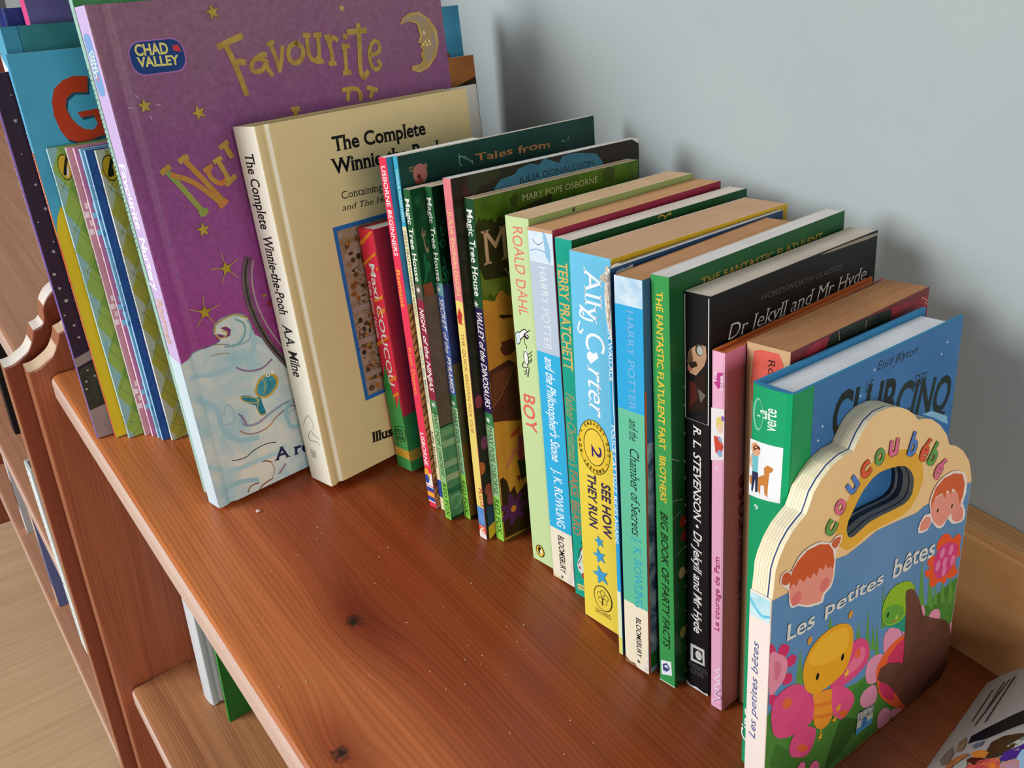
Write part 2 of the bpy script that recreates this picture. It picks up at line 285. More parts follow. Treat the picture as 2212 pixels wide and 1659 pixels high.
ART={
 'purple':[
  ('P','c',((0,92.0),(5.07,93.6),(11.47,96.5),(18.15,96.6),(25.3,98.0),(22.6,102.6),(24.4,107.6),(30.3,110.0),(38.1,109.9),(43.5,107.2),(45.5,102.8),(46.5,94.7),(53.4,88.6),(62.8,69.2),(78.7,55.1),(140.7,55.0),(167.6,52.7),(215.6,62.7),(221.6,62.7),(221.6,0.06),(0,0.06)),'9cc4d0/e0dccf@16'),
  ('P','s',((0,0.06),(13.0,0.06),(13.0,92.0),(0,96.0)),'c3dbe6/d2e3ea@30'),
  ('L','c',((5.07,93.6),(11.47,96.5),(18.15,96.6),(25.3,98.0),(22.6,102.6),(24.4,107.6),(30.3,110.0),(38.1,109.9),(43.5,107.2),(45.5,102.8),(46.5,94.7)),0.7,'3c4a58/8aa6ae@60',0),
  ('P','c',((22.6,102.6),(23.7,99.4),(28.3,98.4),(31.8,98.6),(33.2,102.0),(30.9,104.6),(27.1,104.9),(30.2,102.0),(29.6,99.4),(26.2,101.4)),'7a3a78'),
  ('L','c',((23.3,103.3),(25.3,107.3),(31.1,109.2),(38.0,109.4),(45.0,105.1)),0.8,'c9a64a/a88a3a@60',0),
  ('L','c',((23.5,102.3),(25.6,99.2),(29.0,99.1),(30.6,101.4),(28.0,102.7)),0.8,'c9a64a',0),
  ('L','c',((20.1,96.8),(24.7,95.8),(29.7,94.1)),0.5,'8a7a6a',0),
  ('L','c',((18.12,90.9),(23.4,90.5),(28.9,88.8)),0.5,'b08a4a',0),
  ('L','c',((29.9,81.0),(33.0,77.4),(39.4,74.1),(47.6,73.6),(54.9,77.1)),1.2,'8d7397',0),
  ('L','c',((15.66,48.7),(21.6,48.2),(22.6,56.0),(19.59,60.2),(16.6,54.4)),0.7,'9fb6bd',0),
  ('L','c',((27.2,50.0),(27.7,43.7),(35.5,41.5),(47.2,45.1),(58.6,46.9),(64.3,42.5)),1.6,'7fa8c0/a08a9a@50',0),
  ('L','c',((23.9,41.1),(30.1,36.5),(40.7,36.2),(49.5,41.0),(59.0,43.6),(63.1,41.9)),0.9,'c08a3a/8a6a8a@40',0),
  ('L','c',((25.6,51.7),(28.4,46.5),(28.6,43.3)),0.8,'8a5a8a',0),
  ('L','c',((14.83,25.4),(22.8,23.9),(29.7,26.1),(38.4,26.6),(44.5,25.0)),0.55,'20243a',0),
  ('L','c',((31.3,17.43),(35.8,15.93),(39.0,13.39)),0.8,'8a4a2a',0),
  ('L','c',((19.41,1.89),(22.3,4.86),(27.6,4.52)),0.8,'8a4a2a',0),
  ('L','c',((27.0,-0.12),(30.2,2.16),(37.1,3.31)),0.8,'8a4a2a',0),
  ('L','c',((38.5,13.61),(39.3,7.79),(36.6,3.54)),0.7,'b09a8a',0),
  ('L','c',((41.9,4.42),(44.6,6.47),(47.3,8.53)),1.4,'a07a9a',0),
  ('L','c',((15.58,-4.96),(11.33,-5.03),(6.89,-6.07)),0.6,'8a6a5a',0),
  ('L','c',((55.0,31.3),(55.5,38.6),(62.9,41.0)),1.0,'a8bcc4',0),
  ('L','c',((4.05,82.6),(20.8,80.4),(37.3,82.3),(44.8,87.5),(44.9,96.3)),3.0,'a6c8d0',0),
  ('L','c',((4.28,69.1),(13.47,59.6),(14.05,46.3),(21.6,35.9),(33.5,32.9)),3.4,'a2c4ce',0),
  ('L','c',((0.32,27.8),(13.4,19.72),(29.9,18.57),(42.9,18.16)),3.0,'b0ccd2',0),
  ('L','c',((46.7,86.9),(53.6,80.5),(59.3,68.4),(66.1,59.8)),3,'c8d8d8',0),
  ('L','c',((60.9,47.0),(55.0,40.9),(57.0,30.5),(64.7,29.4)),2.6,'98c0cc',0),
  ('L','c',((4.31,8.13),(15.2,10.38),(27.1,6.93)),3,'9fc2cc',0),
  ('L','c',((27.1,93.5),(35.8,92.5),(41.1,97.5),(41.5,103.1),(37.4,106.8)),1.2,'7fa8b4',0),
  ('L','c',((31.6,92.0),(41.9,92.4),(45.5,99.0),(43.8,104.3)),0.8,'8ab0ba',0),
  ('P','c',((38.5,61.4),(40.3,64.7),(42.8,67.6),(45.2,68.8),(47.6,69.1),(49.5,69.1),(51.2,68.5),(53.2,67.3),(54.8,65.5),(55.2,63.0),(54.6,60.4),(52.5,58.0),(49.8,56.0),(47.5,55.0),(45.2,54.7),(42.6,55.3),(40.3,56.6),(38.9,58.7)),'c9a23a'),
  ('P','c',((39.8,61.2),(41.2,63.9),(43.4,66.3),(45.6,67.4),(47.8,67.7),(50.0,67.5),(51.8,66.6),(53.1,64.4),(53.4,61.9),(51.9,59.4),(49.6,57.4),(47.3,56.4),(45.0,56.1),(42.8,56.6),(41.1,57.6),(40.0,59.2)),'2f7f96/4aa0b0@80'),
  ('L','c',((45.1,67.5),(46.1,63.1),(43.8,57.8)),0.5,'c9b040',0),
  ('L','c',((48.2,67.2),(48.9,62.0),(45.7,56.9)),0.5,'16607a',0),
  ('P','c',((28.4,61.2),(30.6,61.7),(34.9,60.0),(38.5,57.0),(40.3,57.3),(41.4,55.7),(41.7,51.4),(42.4,47.5),(42.4,44.9),(40.1,44.8),(38.2,45.8),(37.4,49.0),(37.0,52.8),(34.5,54.5),(31.5,57.0),(29.4,58.8)),'1d6e86/2f8fa0@90'),
  ('L','c',((28.9,61.0),(33.7,59.7),(39.1,56.0),(37.6,54.1),(31.2,57.6),(28.8,60.6)),0.5,'d0b040',0),
  ('L','c',((40.2,56.1),(37.6,50.0),(39.2,45.7),(41.9,45.7)),0.5,'d0b040',0),
  ('E','c',(49.0,68.1),1.3,1.3,'e6e8e0',0),
  ('E','c',(52.3,68.7),1.3,1.3,'e6e8e0',0),
  ('E','c',(49.0,68.1),0.5,0.5,'101820',0),
  ('RR','c',(29.6,249.3),14.83,8.3,'a26aa8',0),
  ('RR','c',(29.6,249.3),14.09,7.58,'163a78',0),
  ('T','c','CHAD',(18.49,250.8),(35.7,250.2),5.14,'e0d47a','B'),
  ('T','c','VALLEY',(18.38,245.5),(40.1,244.5),4.5,'e0d47a','B'),
  ('P','c',((38.4,253.8),(41.8,253.9),(42.5,250.4),(38.5,251.2)),'c43a44'),
  ('RR','s',(6.4,248.6),4.0,14.5,'7fa6d8',0),
  ('T','s','CHAD',(6.5,255.4),(6.5,245.4),2.86,'eef4d8','B'),
  ('T','s','VALLEY',(3.12,254.8),(3.12,241.7),2.86,'eef4d8','B'),
  ('E','s',(6.4,242.5),1.0,1.6,'d87a96',0),
  ('L','c',((63.7,250.6),(70.6,252.7),(77.8,254.6)),3.2,'b89a4a/a08038@90',0),
  ('L','c',((68.1,250.2),(71.3,238.8),(73.8,225.6)),3.2,'b89a4a/a08038@90',0),
  ('L','c',((69.9,241.0),(74.0,242.1),(76.5,241.4)),3.2,'b89a4a/a08038@90',0),
  ('L','c',((90.3,239.9),(86.5,242.4),(82.5,242.0),(80.2,238.6),(81.6,236.2),(86.0,236.4),(89.8,240.0)),2.6,'b89a4a/a08038@90',0),
  ('L','c',((89.1,240.5),(90.0,236.7),(91.7,233.4)),2.6,'b89a4a/a08038@90',0),
  ('L','c',((82.5,242.0),(87.9,244.2),(90.3,244.0)),2.6,'b89a4a/a08038@90',0),
  ('L','c',((94.1,249.7),(95.9,242.6),(97.0,234.7)),2.4,'b89a4a/a08038@90',0),
  ('L','c',((101.6,246.9),(99.4,240.6),(97.0,234.7)),2.4,'b89a4a/a08038@90',0),
  ('L','c',((92.8,249.0),(96.2,250.1)),2.4,'b89a4a/a08038@90',0),
  ('L','c',((110.8,248.1),(106.4,246.5),(104.4,242.6),(105.5,238.7),(109.0,237.9),(113.2,240.4),(114.2,244.9),(110.8,248.1)),2.8,'b89a4a/a08038@90',0),
  ('L','c',((116.8,251.7),(120.4,251.4)),2.6,'b89a4a/a08038@90',0),
  ('L','c',((118.5,251.3),(117.7,242.9),(119.5,238.1),(123.4,238.9),(125.2,244.6),(125.6,250.9)),2.6,'b89a4a/a08038@90',0),
  ('L','c',((123.5,251.1),(127.5,251.0)),2.6,'b89a4a/a08038@90',0),
  ('L','c',((125.2,244.6),(124.0,236.7)),2.6,'b89a4a/a08038@90',0),
  ('L','c',((121.9,236.9),(126.2,236.8)),2.6,'b89a4a/a08038@90',0),
  ('L','c',((131.7,249.5),(133.2,241.3),(132.5,234.9)),2.6,'b89a4a/a08038@90',0),
  ('L','c',((130.9,249.2),(133.6,249.6)),2.6,'b89a4a/a08038@90',0),
  ('L','c',((133.2,246.4),(135.9,248.7),(138.5,247.2)),2.6,'b89a4a/a08038@90',0),
  ('L','c',((130.6,234.9),(134.5,234.8)),2.6,'b89a4a/a08038@90',0),
  ('L','c',((143.1,243.8),(142.0,236.1),(141.2,228.8)),2.8,'b89a4a/a08038@90',0),
  ('L','c',((143.6,248.7),(145.2,248.0)),2.8,'b89a4a/a08038@90',0),
  ('L','c',((141.6,243.1),(145.8,243.1)),2.8,'b89a4a/a08038@90',0),
  ('L','c',((139.3,228.7),(143.8,228.7)),2.8,'b89a4a/a08038@90',0),
  ('L','c',((146.9,250.7),(159.6,250.5)),3.2,'b89a4a/a08038@90',0),
  ('L','c',((154.9,253.9),(153.5,241.9),(151.5,229.8),(152.8,224.7),(156.6,227.4)),3.2,'b89a4a/a08038@90',0),
  ('L','c',((160.5,236.4),(167.3,237.9),(167.9,242.3),(165.0,244.1),(161.4,241.1),(159.6,235.1),(160.3,230.1),(163.5,228.0),(166.9,230.3),(165.3,232.7)),2.4,'b89a4a/a08038@90',0),
  ('L','c',((136.5,219.6),(145.8,219.1),(148.5,215.8),(148.0,212.3)),2.6,'b89a4a/a08038@90',0),
  ('L','c',((140.6,219.1),(138.8,213.5)),2.6,'b89a4a/a08038@90',0),
  ('L','c',((154.4,218.7),(161.1,216.5)),2.6,'b89a4a/a08038@90',0),
  ('L','c',((158.3,217.3),(155.6,213.1)),2.6,'b89a4a/a08038@90',0),
  ('L','c',((100.2,213.6),(104.3,213.5)),2.6,'b89a4a/a08038@90',0),
  ('L','c',((102.2,213.3),(101.4,210.0)),2.6,'b89a4a/a08038@90',0),
  ('L','c',((18.66,195.1),(25.6,183.6),(34.2,168.3)),3.0,'a8984a/6a9a4a@40',0),
  ('L','c',((16.62,193.9),(21.0,195.9)),3,'b89a4a/a08038@90',0),
  ('L','c',((29.3,199.2),(37.3,187.0),(46.5,172.4)),3,'b08a3a/c07038@60',0),
  ('L','c',((27.6,197.9),(31.9,199.1)),3,'b89a4a/a08038@90',0),
  ('L','c',((21.6,191.7),(32.4,185.5),(43.8,173.0)),2.8,'b08a3a/c07038@60',0),
  ('L','c',((44.1,170.4),(48.0,172.6)),3,'c07a40',0),
  ('L','c',((32.0,168.8),(35.6,170.1)),3,'8a9a4a',0),
  ('L','c',((41.9,190.7),(42.5,186.0),(47.1,182.2),(50.8,183.6)),2.8,'b08a3a/c07038@60',0),
  ('L','c',((40.0,190.7),(44.0,192.0)),2.6,'b08a3a/c07038@60',0),
  ('L','c',((48.5,194.9),(50.6,188.7),(52.7,181.9)),2.8,'b89a4a/a08038@90',0),
  ('L','c',((46.4,194.0),(50.5,195.4)),2.6,'b89a4a/a08038@90',0),
  ('L','c',((50.6,181.0),(56.2,184.2)),2.8,'b89a4a/a08038@90',0),
  ('L','c',((54.1,202.2),(57.0,195.1)),3,'b89a4a/a08038@90',0),
  ('L','c',((51.8,200.6),(56.1,202.7)),2.8,'b89a4a/a08038@90',0),
  ('S','c',(64.3,267.5),4.48,'6a4a3a',10,5),
  ('S','c',(64.3,267.5),3.9,'c2a84a/9a8a30@150',10,5),
  ('S','c',(16.56,227.2),4.14,'6a4a3a',0,5),
  ('S','c',(16.56,227.2),3.6,'c2a84a/9a8a30@150',0,5),
  ('S','c',(44.2,219.9),4.6,'6a4a3a',15,5),
  ('S','c',(44.2,219.9),4,'c2a84a/9a8a30@150',15,5),
  ('S','c',(31.2,160.4),4.6,'6a4a3a',0,5),
  ('S','c',(31.2,160.4),4,'c2a84a/9a8a30@150',0,5),
  ('L','c',((22.2,226.9),(24.7,226.7)),0.5,'b89ac0',0),
  ('L','c',((10.87,227.2),(8.47,227.2)),0.5,'b89ac0',0),
  ('L','c',((17.78,222.2),(18.31,220.1)),0.5,'b89ac0',0),
  ('L','c',((14.25,231.2),(13.27,232.9)),0.5,'b89ac0',0),
  ('S','c',(38.8,136.5),4.83,'6a4030',5,5),
  ('S','c',(38.8,136.5),4.2,'b8a030/9a8a20@150',5,5),
  ('L','c',((38.4,140.5),(38.0,145.5)),0.45,'b09a50',0),
  ('L','c',((34.9,137.4),(30.0,138.5)),0.45,'b09a50',0),
  ('L','c',((36.7,133.1),(34.2,128.8)),0.45,'b09a50',0),
  ('L','c',((41.4,133.5),(44.7,129.7)),0.45,'b09a50',0),
  ('L','c',((42.5,138.1),(47.1,140.0)),0.45,'b09a50',0),
  ('S','c',(20.5,116.3),4.83,'6a4030',-8,5),
  ('S','c',(20.5,116.3),4.2,'b8a030/9a8a20@150',-8,5),
  ('L','c',((21.0,120.3),(21.7,125.2)),0.45,'b09a50',0),
  ('L','c',((16.89,118.1),(12.4,120.3)),0.45,'b09a50',0),
  ('L','c',((17.71,113.4),(14.24,109.8)),0.45,'b09a50',0),
  ('L','c',((22.4,112.8),(24.7,108.4)),0.45,'b09a50',0),
  ('L','c',((24.4,117.0),(29.4,117.9)),0.45,'b09a50',0),
  ('S','c',(145.2,263.8),2.4,'c2a860',0,5),
  ('P','c',((185.7,251.4),(188.9,255.1),(194.3,257.4),(201.9,257.8),(210.0,253.1),(214.7,246.2),(215.3,238.7),(211.8,230.6),(204.8,224.7),(196.5,222.4),(190.5,224.4),(190.7,226.8),(197.5,227.4),(200.4,229.4),(199.1,232.8),(201.3,235.4),(199.4,237.4),(201.1,239.6),(197.9,239.9),(200.6,243.8),(200.0,247.5),(199.4,251.2),(193.4,252.6)),'c8a866/b08a3a@40'),
  ('P','c',((187.6,251.7),(190.7,254.7),(196.0,256.1),(201.7,256.2),(208.6,252.3),(212.6,245.5),(213.2,238.4),(209.9,231.2),(203.8,226.2),(196.8,223.7),(192.6,225.2),(199.3,227.0),(202.3,229.2),(201.0,232.6),(202.8,235.2),(201.3,237.4),(202.6,239.4),(200.2,240.3),(202.5,243.6),(202.3,247.3),(200.8,252.0),(193.6,253.6)),'9a8a88/b09030@30'),
  ('E','c',(204.2,245.3),1,1.2,'d8c8b8',0),
  ('E','c',(204.3,239.8),0.9,0.9,'e0c870',0),
  ('E','c',(207.3,240.2),0.9,0.9,'e0c870',0),
  ('E','c',(205.3,238.0),0.9,0.9,'e0c870',0),
  ('E','c',(202.3,238.6),0.9,0.9,'e0c870',0),
  ('E','c',(208.0,238.3),0.9,0.9,'e0c870',0),
  ('L','c',((52.7,138.2),(49.6,131.7),(47.9,122.9),(47.9,112.6),(50.0,100.4),(54.1,87.3),(60.6,74.1),(64.6,67.5)),4.2,'5a4a50/6e625e@60',0),
  ('L','c',((52.7,138.2),(49.6,131.7),(47.9,122.9),(47.9,112.6),(50.0,100.4),(54.1,87.3),(60.6,74.1),(64.6,67.5)),1.0,'2a2026',0),
  ('L','c',((55.8,136.5),(52.5,127.2),(51.9,114.2),(54.3,101.0),(58.8,88.8),(63.0,79.3)),1.0,'a89a98',0),
  ('E','c',(57.8,115.3),1.6,0.9,'a8804a',0),
  ('E','c',(60.0,109.4),1.2,2,'8a3030',0),
  ('T','c','A record book of',(40.2,13.92),(137.9,-0.18),7.62,'1c2050','bs'),
  ('T','s','Favourite',(3.25,201.1),(3.25,167.2),7.15,'f6f0fa','Bw'),
  ('T','s','Nursery',(3.25,162.8),(3.25,133.6),7.15,'f6f0fa','Bw'),
  ('T','s','Rhymes',(3.25,128.7),(3.25,103.0),6.5,'d0b098','Bw'),
 ],
 'winnie':[
  ('T','c','The Complete',(45.7,193.8),(114.1,192.0),7.7,'14100e','Bs'),
  ('T','c','Winnie-the-Pooh',(41.9,181.7),(126.8,178.8),7.94,'14100e','Bs'),
  ('T','c','Containing Winnie-the-Pooh',(45.5,166.8),(124.1,164.3),4.3,'1c1612','s'),
  ('T','c','and The House at Pooh Corner',(44.4,160.3),(133.4,156.5),3.43,'1c1612','si'),
  ('P','c',((35.5,43.8),(120.5,43.8),(120.5,152.5),(35.5,152.5)),'2a66a8'),
  ('P','c',((38.1,46.4),(117.9,46.4),(117.9,149.9),(38.1,149.9)),'8a6a48/a89080@90'),
  ('E','c',(73.0,101.6),2.16,1.53,'4a3420',0),
  ('E','c',(63.8,70.6),2.16,0.61,'8a5426',0),
  ('E','c',(48.7,91.1),1.87,0.86,'a86c2c',0),
  ('E','c',(69.4,142.3),0.95,1.38,'5a4428',0),
  ('E','c',(40.4,86.6),0.77,1.84,'7a4a24',0),
  ('E','c',(54.9,139.1),1.88,1.73,'30241a',0),
  ('E','c',(46.0,57.4),1.6,0.82,'4a3420',0),
  ('E','c',(65.0,88.6),1.49,1.82,'8a5426',0),
  ('E','c',(57.8,60.5),0.94,1.31,'a86c2c',0),
  ('E','c',(57.9,110.0),1.3,1.44,'5a4428',0),
  ('E','c',(53.6,108.7),1.85,0.83,'7a4a24',0),
  ('E','c',(52.9,97.4),1.73,0.93,'30241a',0),
  ('E','c',(59.0,108.8),2.04,1.07,'4a3420',0),
  ('E','c',(61.8,68.3),1.45,0.84,'8a5426',0),
  ('E','c',(71.3,90.8),1.95,1.14,'a86c2c',0),
  ('E','c',(70.8,88.3),1.2,1.34,'5a4428',0),
  ('E','c',(68.8,130.9),1.59,0.71,'7a4a24',0),
  ('E','c',(60.4,73.4),1.8,1.76,'30241a',0),
  ('E','c',(57.6,106.8),0.8,1.3,'4a3420',0),
  ('E','c',(44.5,107.9),1.25,1.6,'8a5426',0),
  ('E','c',(41.7,60.7),1.73,1.27,'a86c2c',0),
  ('E','c',(59.5,129.3),1.43,1.65,'5a4428',0),
  ('E','c',(57.4,137.0),1.7,0.79,'7a4a24',0),
  ('E','c',(52.5,131.3),1.23,0.85,'30241a',0),
  ('E','c',(56.1,87.1),1.63,1.17,'4a3420',0),
  ('E','c',(49.0,89.0),1.33,1.77,'8a5426',0),
  ('E','c',(73.4,108.7),0.82,1.55,'a86c2c',0),
  ('E','c',(63.2,127.6),1.22,0.68,'5a4428',0),
  ('E','c',(60.9,62.0),1.84,1.63,'7a4a24',0),
  ('E','c',(54.0,138.6),0.96,1.83,'30241a',0),
  ('E','c',(55.9,121.7),1.83,1.88,'4a3420',0),
  ('E','c',(73.2,54.2),0.72,1.31,'8a5426',0),
  ('E','c',(41.2,111.9),1.5,1.47,'a86c2c',0),
  ('E','c',(55.1,75.9),2.12,1.55,'5a4428',0),
  ('E','c',(40.3,59.7),1.65,0.97,'7a4a24',0),
  ('E','c',(53.9,123.5),1.23,1.8,'30241a',0),
  ('E','c',(64.6,102.0),0.97,1.13,'4a3420',0),
  ('E','c',(66.0,143.0),0.81,0.78,'8a5426',0),
  ('E','c',(65.2,128.3),0.83,1.68,'a86c2c',0),
  ('E','c',(66.8,114.7),1.21,1.18,'5a4428',0),
  ('E','c',(52.5,129.0),1.19,1.02,'7a4a24',0),
  ('E','c',(71.9,136.4),2.15,1.65,'30241a',0),
  ('E','c',(43.0,58.9),1.54,1.71,'4a3420',0),
  ('E','c',(70.2,109.9),2.13,0.8,'8a5426',0),
  ('E','c',(47.6,81.5),1.09,1.01,'a86c2c',0),
  ('E','c',(44.1,85.5),0.74,1.3,'5a4428',0),
  ('E','c',(72.2,92.0),1.64,1.4,'7a4a24',0),
  ('E','c',(71.8,119.1),1.94,1.04,'30241a',0),
  ('E','c',(70.9,67.7),1.31,1.56,'4a3420',0),
  ('E','c',(51.4,133.2),1.99,0.81,'8a5426',0),
  ('E','c',(47.9,55.3),1.99,1.04,'a86c2c',0),
  ('E','c',(53.5,75.7),0.88,1.19,'5a4428',0),
  ('E','c',(48.1,103.1),1.0,1.26,'7a4a24',0),
  ('E','c',(72.3,85.2),2.13,0.67,'30241a',0),
  ('E','c',(58.7,106.5),2.14,1.8,'4a3420',0),
  ('E','c',(57.5,121.4),2.16,1.56,'8a5426',0),
  ('E','c',(72.5,138.2),1.42,1.46,'a86c2c',0),
  ('E','c',(46.2,91.3),2.0,1.35,'5a4428',0),
  ('E','c',(49.6,61.9),1.05,0.76,'7a4a24',0),
  ('E','c',(48.0,86.3),0.76,1.69,'30241a',0),
  ('E','c',(53.8,103.5),1.65,0.77,'4a3420',0),
  ('E','c',(42.9,65.1),2.18,0.74,'8a5426',0),
  ('E','c',(54.5,132.2),1.58,0.62,'a86c2c',0),
  ('E','c',(70.3,86.3),0.95,1.04,'5a4428',0),
  ('E','c',(60.3,54.0),1.66,1.39,'7a4a24',0),
  ('E','c',(47.9,90.2),0.99,0.63,'30241a',0),
  ('E','c',(59.9,92.0),1.96,0.86,'4a3420',0),
  ('E','c',(55.1,112.8),0.8,1.06,'8a5426',0),
  ('E','c',(63.4,73.3),1.25,1.35,'a86c2c',0),
  ('E','c',(54.0,132.4),1.99,1.68,'5a4428',0),
  ('E','c',(54.6,68.2),1.66,1.16,'7a4a24',0),
  ('E','c',(57.3,111.3),2.11,1.65,'30241a',0),
  ('E','c',(44.3,135.2),1.72,1.02,'4a3420',0),
  ('E','c',(64.9,94.8),1.54,1.34,'8a5426',0),
  ('E','c',(45.2,84.3),1.35,0.68,'a86c2c',0),
  ('E','c',(64.7,81.0),1.42,1.83,'5a4428',0),
  ('E','c',(69.6,76.0),1.3,1.34,'7a4a24',0),
  ('E','c',(44.1,124.8),1.19,0.75,'30241a',0),
  ('E','c',(64.1,98.5),0.74,1.33,'4a3420',0),
  ('E','c',(66.1,53.3),1.69,0.93,'8a5426',0),
  ('E','c',(54.9,57.2),1.5,1.82,'a86c2c',0),
  ('E','c',(50.5,56.4),1.97,1.83,'5a4428',0),
  ('E','c',(56.8,135.3),2.06,1.55,'7a4a24',0),
  ('E','c',(68.3,65.6),1.97,1.14,'30241a',0),
  ('E','c',(49.8,102.9),1.99,1.16,'4a3420',0),
  ('E','c',(42.7,77.3),1.13,1.51,'8a5426',0),
  ('E','c',(72.6,101.8),1.08,1.51,'a86c2c',0),
  ('E','c',(45.1,56.2),1.67,1.09,'5a4428',0),
  ('E','c',(55.4,57.4),1.42,1.39,'7a4a24',0),
  ('E','c',(73.5,52.5),1.48,1.23,'30241a',0),
  ('E','c',(61.3,130.2),1.45,1.34,'4a3420',0),
  ('E','c',(57.2,124.8),2.06,1.02,'8a5426',0),
  ('E','c',(64.7,111.6),1.26,1.64,'a86c2c',0),
  ('E','c',(63.7,96.4),1.56,1.83,'5a4428',0),
  ('E','c',(61.9,109.8),1.27,1.62,'7a4a24',0),
  ('E','c',(69.8,79.4),1.19,1.48,'30241a',0),
  ('E','c',(49.9,58.1),1.13,1.51,'4a3420',0),
  ('E','c',(57.2,104.6),1.64,1.3,'8a5426',0),
  ('E','c',(72.8,126.2),2.15,1.5,'a86c2c',0),
  ('E','c',(67.3,120.6),2.11,1.04,'5a4428',0),
  ('E','c',(51.1,51.5),0.8,1.85,'7a4a24',0),
  ('E','c',(56.2,61.8),0.86,1.27,'30241a',0),
  ('E','c',(62.2,128.4),1.56,1.03,'4a3420',0),
  ('E','c',(63.9,68.0),1.2,0.76,'8a5426',0),
  ('E','c',(63.2,100.9),1.36,0.9,'a86c2c',0),
  ('E','c',(68.8,87.5),2.07,0.95,'5a4428',0),
  ('E','c',(61.8,119.3),0.95,0.84,'7a4a24',0),
  ('E','c',(66.1,58.8),1.42,0.71,'30241a',0),
  ('E','c',(72.8,128.5),1.05,1.7,'4a3420',0),
  ('E','c',(65.5,60.6),1.1,1.43,'8a5426',0),
  ('E','c',(64.1,82.5),0.89,1.24,'a86c2c',0),
  ('E','c',(66.1,99.1),0.99,1.0,'5a4428',0),
  ('E','c',(65.8,93.5),1.85,0.83,'7a4a24',0),
  ('E','c',(63.4,125.1),2.03,0.99,'30241a',0),
  ('E','c',(71.1,105.2),1.14,0.64,'4a3420',0),
  ('E','c',(62.7,139.1),1.56,0.99,'8a5426',0),
  ('E','c',(51.3,96.3),2.18,1.16,'a86c2c',0),
  ('E','c',(53.2,96.6),1.03,0.98,'5a4428',0),
  ('E','c',(67.6,133.9),1.26,1.23,'7a4a24',0),
  ('E','c',(70.8,117.1),1.39,1.85,'30241a',0),
  ('E','c',(70.2,93.7),0.99,1.69,'4a3420',0),
  ('E','c',(70.6,113.2),1.91,0.62,'8a5426',0),
  ('E','c',(61.2,125.8),1.13,0.8,'a86c2c',0),
  ('E','c',(70.4,123.5),1.24,1.35,'5a4428',0),
  ('E','c',(47.8,81.4),1.73,1.59,'7a4a24',0),
  ('E','c',(70.0,112.0),1.9,0.85,'30241a',0),
  ('E','c',(64.5,142.1),2.06,1.62,'4a3420',0),
  ('E','c',(70.5,93.0),1.18,1.43,'8a5426',0),
  ('E','c',(60.0,54.2),1.1,1.36,'a86c2c',0),
  ('E','c',(42.3,56.3),1.26,0.76,'5a4428',0),
  ('E','c',(54.2,113.5),1.41,0.62,'7a4a24',0),
  ('E','c',(71.7,73.9),0.71,1.18,'30241a',0),
  ('E','c',(69.0,137.7),0.9,0.69,'4a3420',0),
  ('E','c',(68.5,129.3),2.07,1.63,'8a5426',0),
  ('E','c',(68.5,126.8),0.76,0.83,'a86c2c',0),
  ('E','c',(41.6,50.5),2.16,1.9,'5a4428',0),
  ('E','c',(59.0,64.3),0.9,1.78,'7a4a24',0),
  ('E','c',(71.3,105.1),1.78,1.38,'30241a',0),
  ('E','c',(64.3,141.8),1.35,0.7,'4a3420',0),
  ('E','c',(42.7,111.6),0.79,0.74,'8a5426',0),
  ('E','c',(70.1,138.1),0.87,0.89,'a86c2c',0),
  ('E','c',(73.8,136.4),1.64,1.22,'5a4428',0),
  ('E','c',(66.9,96.0),2.16,1.6,'7a4a24',0),
  ('E','c',(61.7,60.9),1.78,0.75,'30241a',0),
  ('E','c',(45.1,131.0),1.56,1.33,'4a3420',0),
  ('E','c',(63.8,129.4),2.12,0.68,'8a5426',0),
  ('E','c',(41.5,57.7),2.17,1.29,'a86c2c',0),
  ('E','c',(52.9,107.4),0.88,1.11,'5a4428',0),
  ('E','c',(50.1,113.5),0.93,1.86,'7a4a24',0),
  ('E','c',(41.5,60.1),0.95,1.89,'30241a',0),
  ('E','c',(48.9,114.6),1.72,1.09,'4a3420',0),
  ('E','c',(50.2,120.1),0.82,0.63,'8a5426',0),
  ('E','c',(53.9,80.6),0.81,0.71,'a86c2c',0),
  ('E','c',(57.1,139.7),1.75,0.83,'5a4428',0),
  ('E','c',(52.3,114.1),0.82,0.86,'7a4a24',0),
  ('E','c',(42.5,94.4),1.52,1.72,'30241a',0),
  ('E','c',(41.2,63.4),1.12,1.14,'4a3420',0),
  ('E','c',(50.4,143.0),1.23,1.78,'8a5426',0),
  ('E','c',(73.9,77.7),0.93,1.71,'a86c2c',0),
  ('E','c',(40.6,62.2),0.99,0.63,'5a4428',0),
  ('E','c',(61.7,52.0),1.11,1.32,'7a4a24',0),
  ('E','c',(62.9,61.8),1.51,1.52,'30241a',0),
  ('E','c',(41.6,93.7),1.26,0.69,'4a3420',0),
  ('E','c',(59.8,57.7),1.73,1.25,'8a5426',0),
  ('E','c',(69.5,95.1),1.98,1.06,'a86c2c',0),
  ('E','c',(56.3,106.7),1.74,1.0,'5a4428',0),
  ('E','c',(41.8,115.8),1.84,1.74,'7a4a24',0),
  ('E','c',(60.7,125.0),0.97,1.05,'30241a',0),
  ('E','c',(53.6,81.8),1.19,1.44,'4a3420',0),
  ('E','c',(68.5,99.6),1.79,1.37,'8a5426',0),
  ('E','c',(64.1,106.5),0.91,1.72,'a86c2c',0),
  ('E','c',(45.8,76.2),1.5,1.48,'5a4428',0),
  ('E','c',(71.7,64.1),0.77,1.4,'7a4a24',0),
  ('E','c',(59.6,118.6),0.97,1.62,'30241a',0),
  ('E','c',(42.3,62.5),0.97,0.71,'4a3420',0),
  ('E','c',(41.5,111.0),2.17,1.15,'8a5426',0),
  ('E','c',(45.2,78.1),1.07,1.53,'a86c2c',0),
  ('E','c',(61.2,107.6),2.18,0.96,'5a4428',0),
  ('E','c',(61.4,87.5),1.81,1.07,'7a4a24',0),
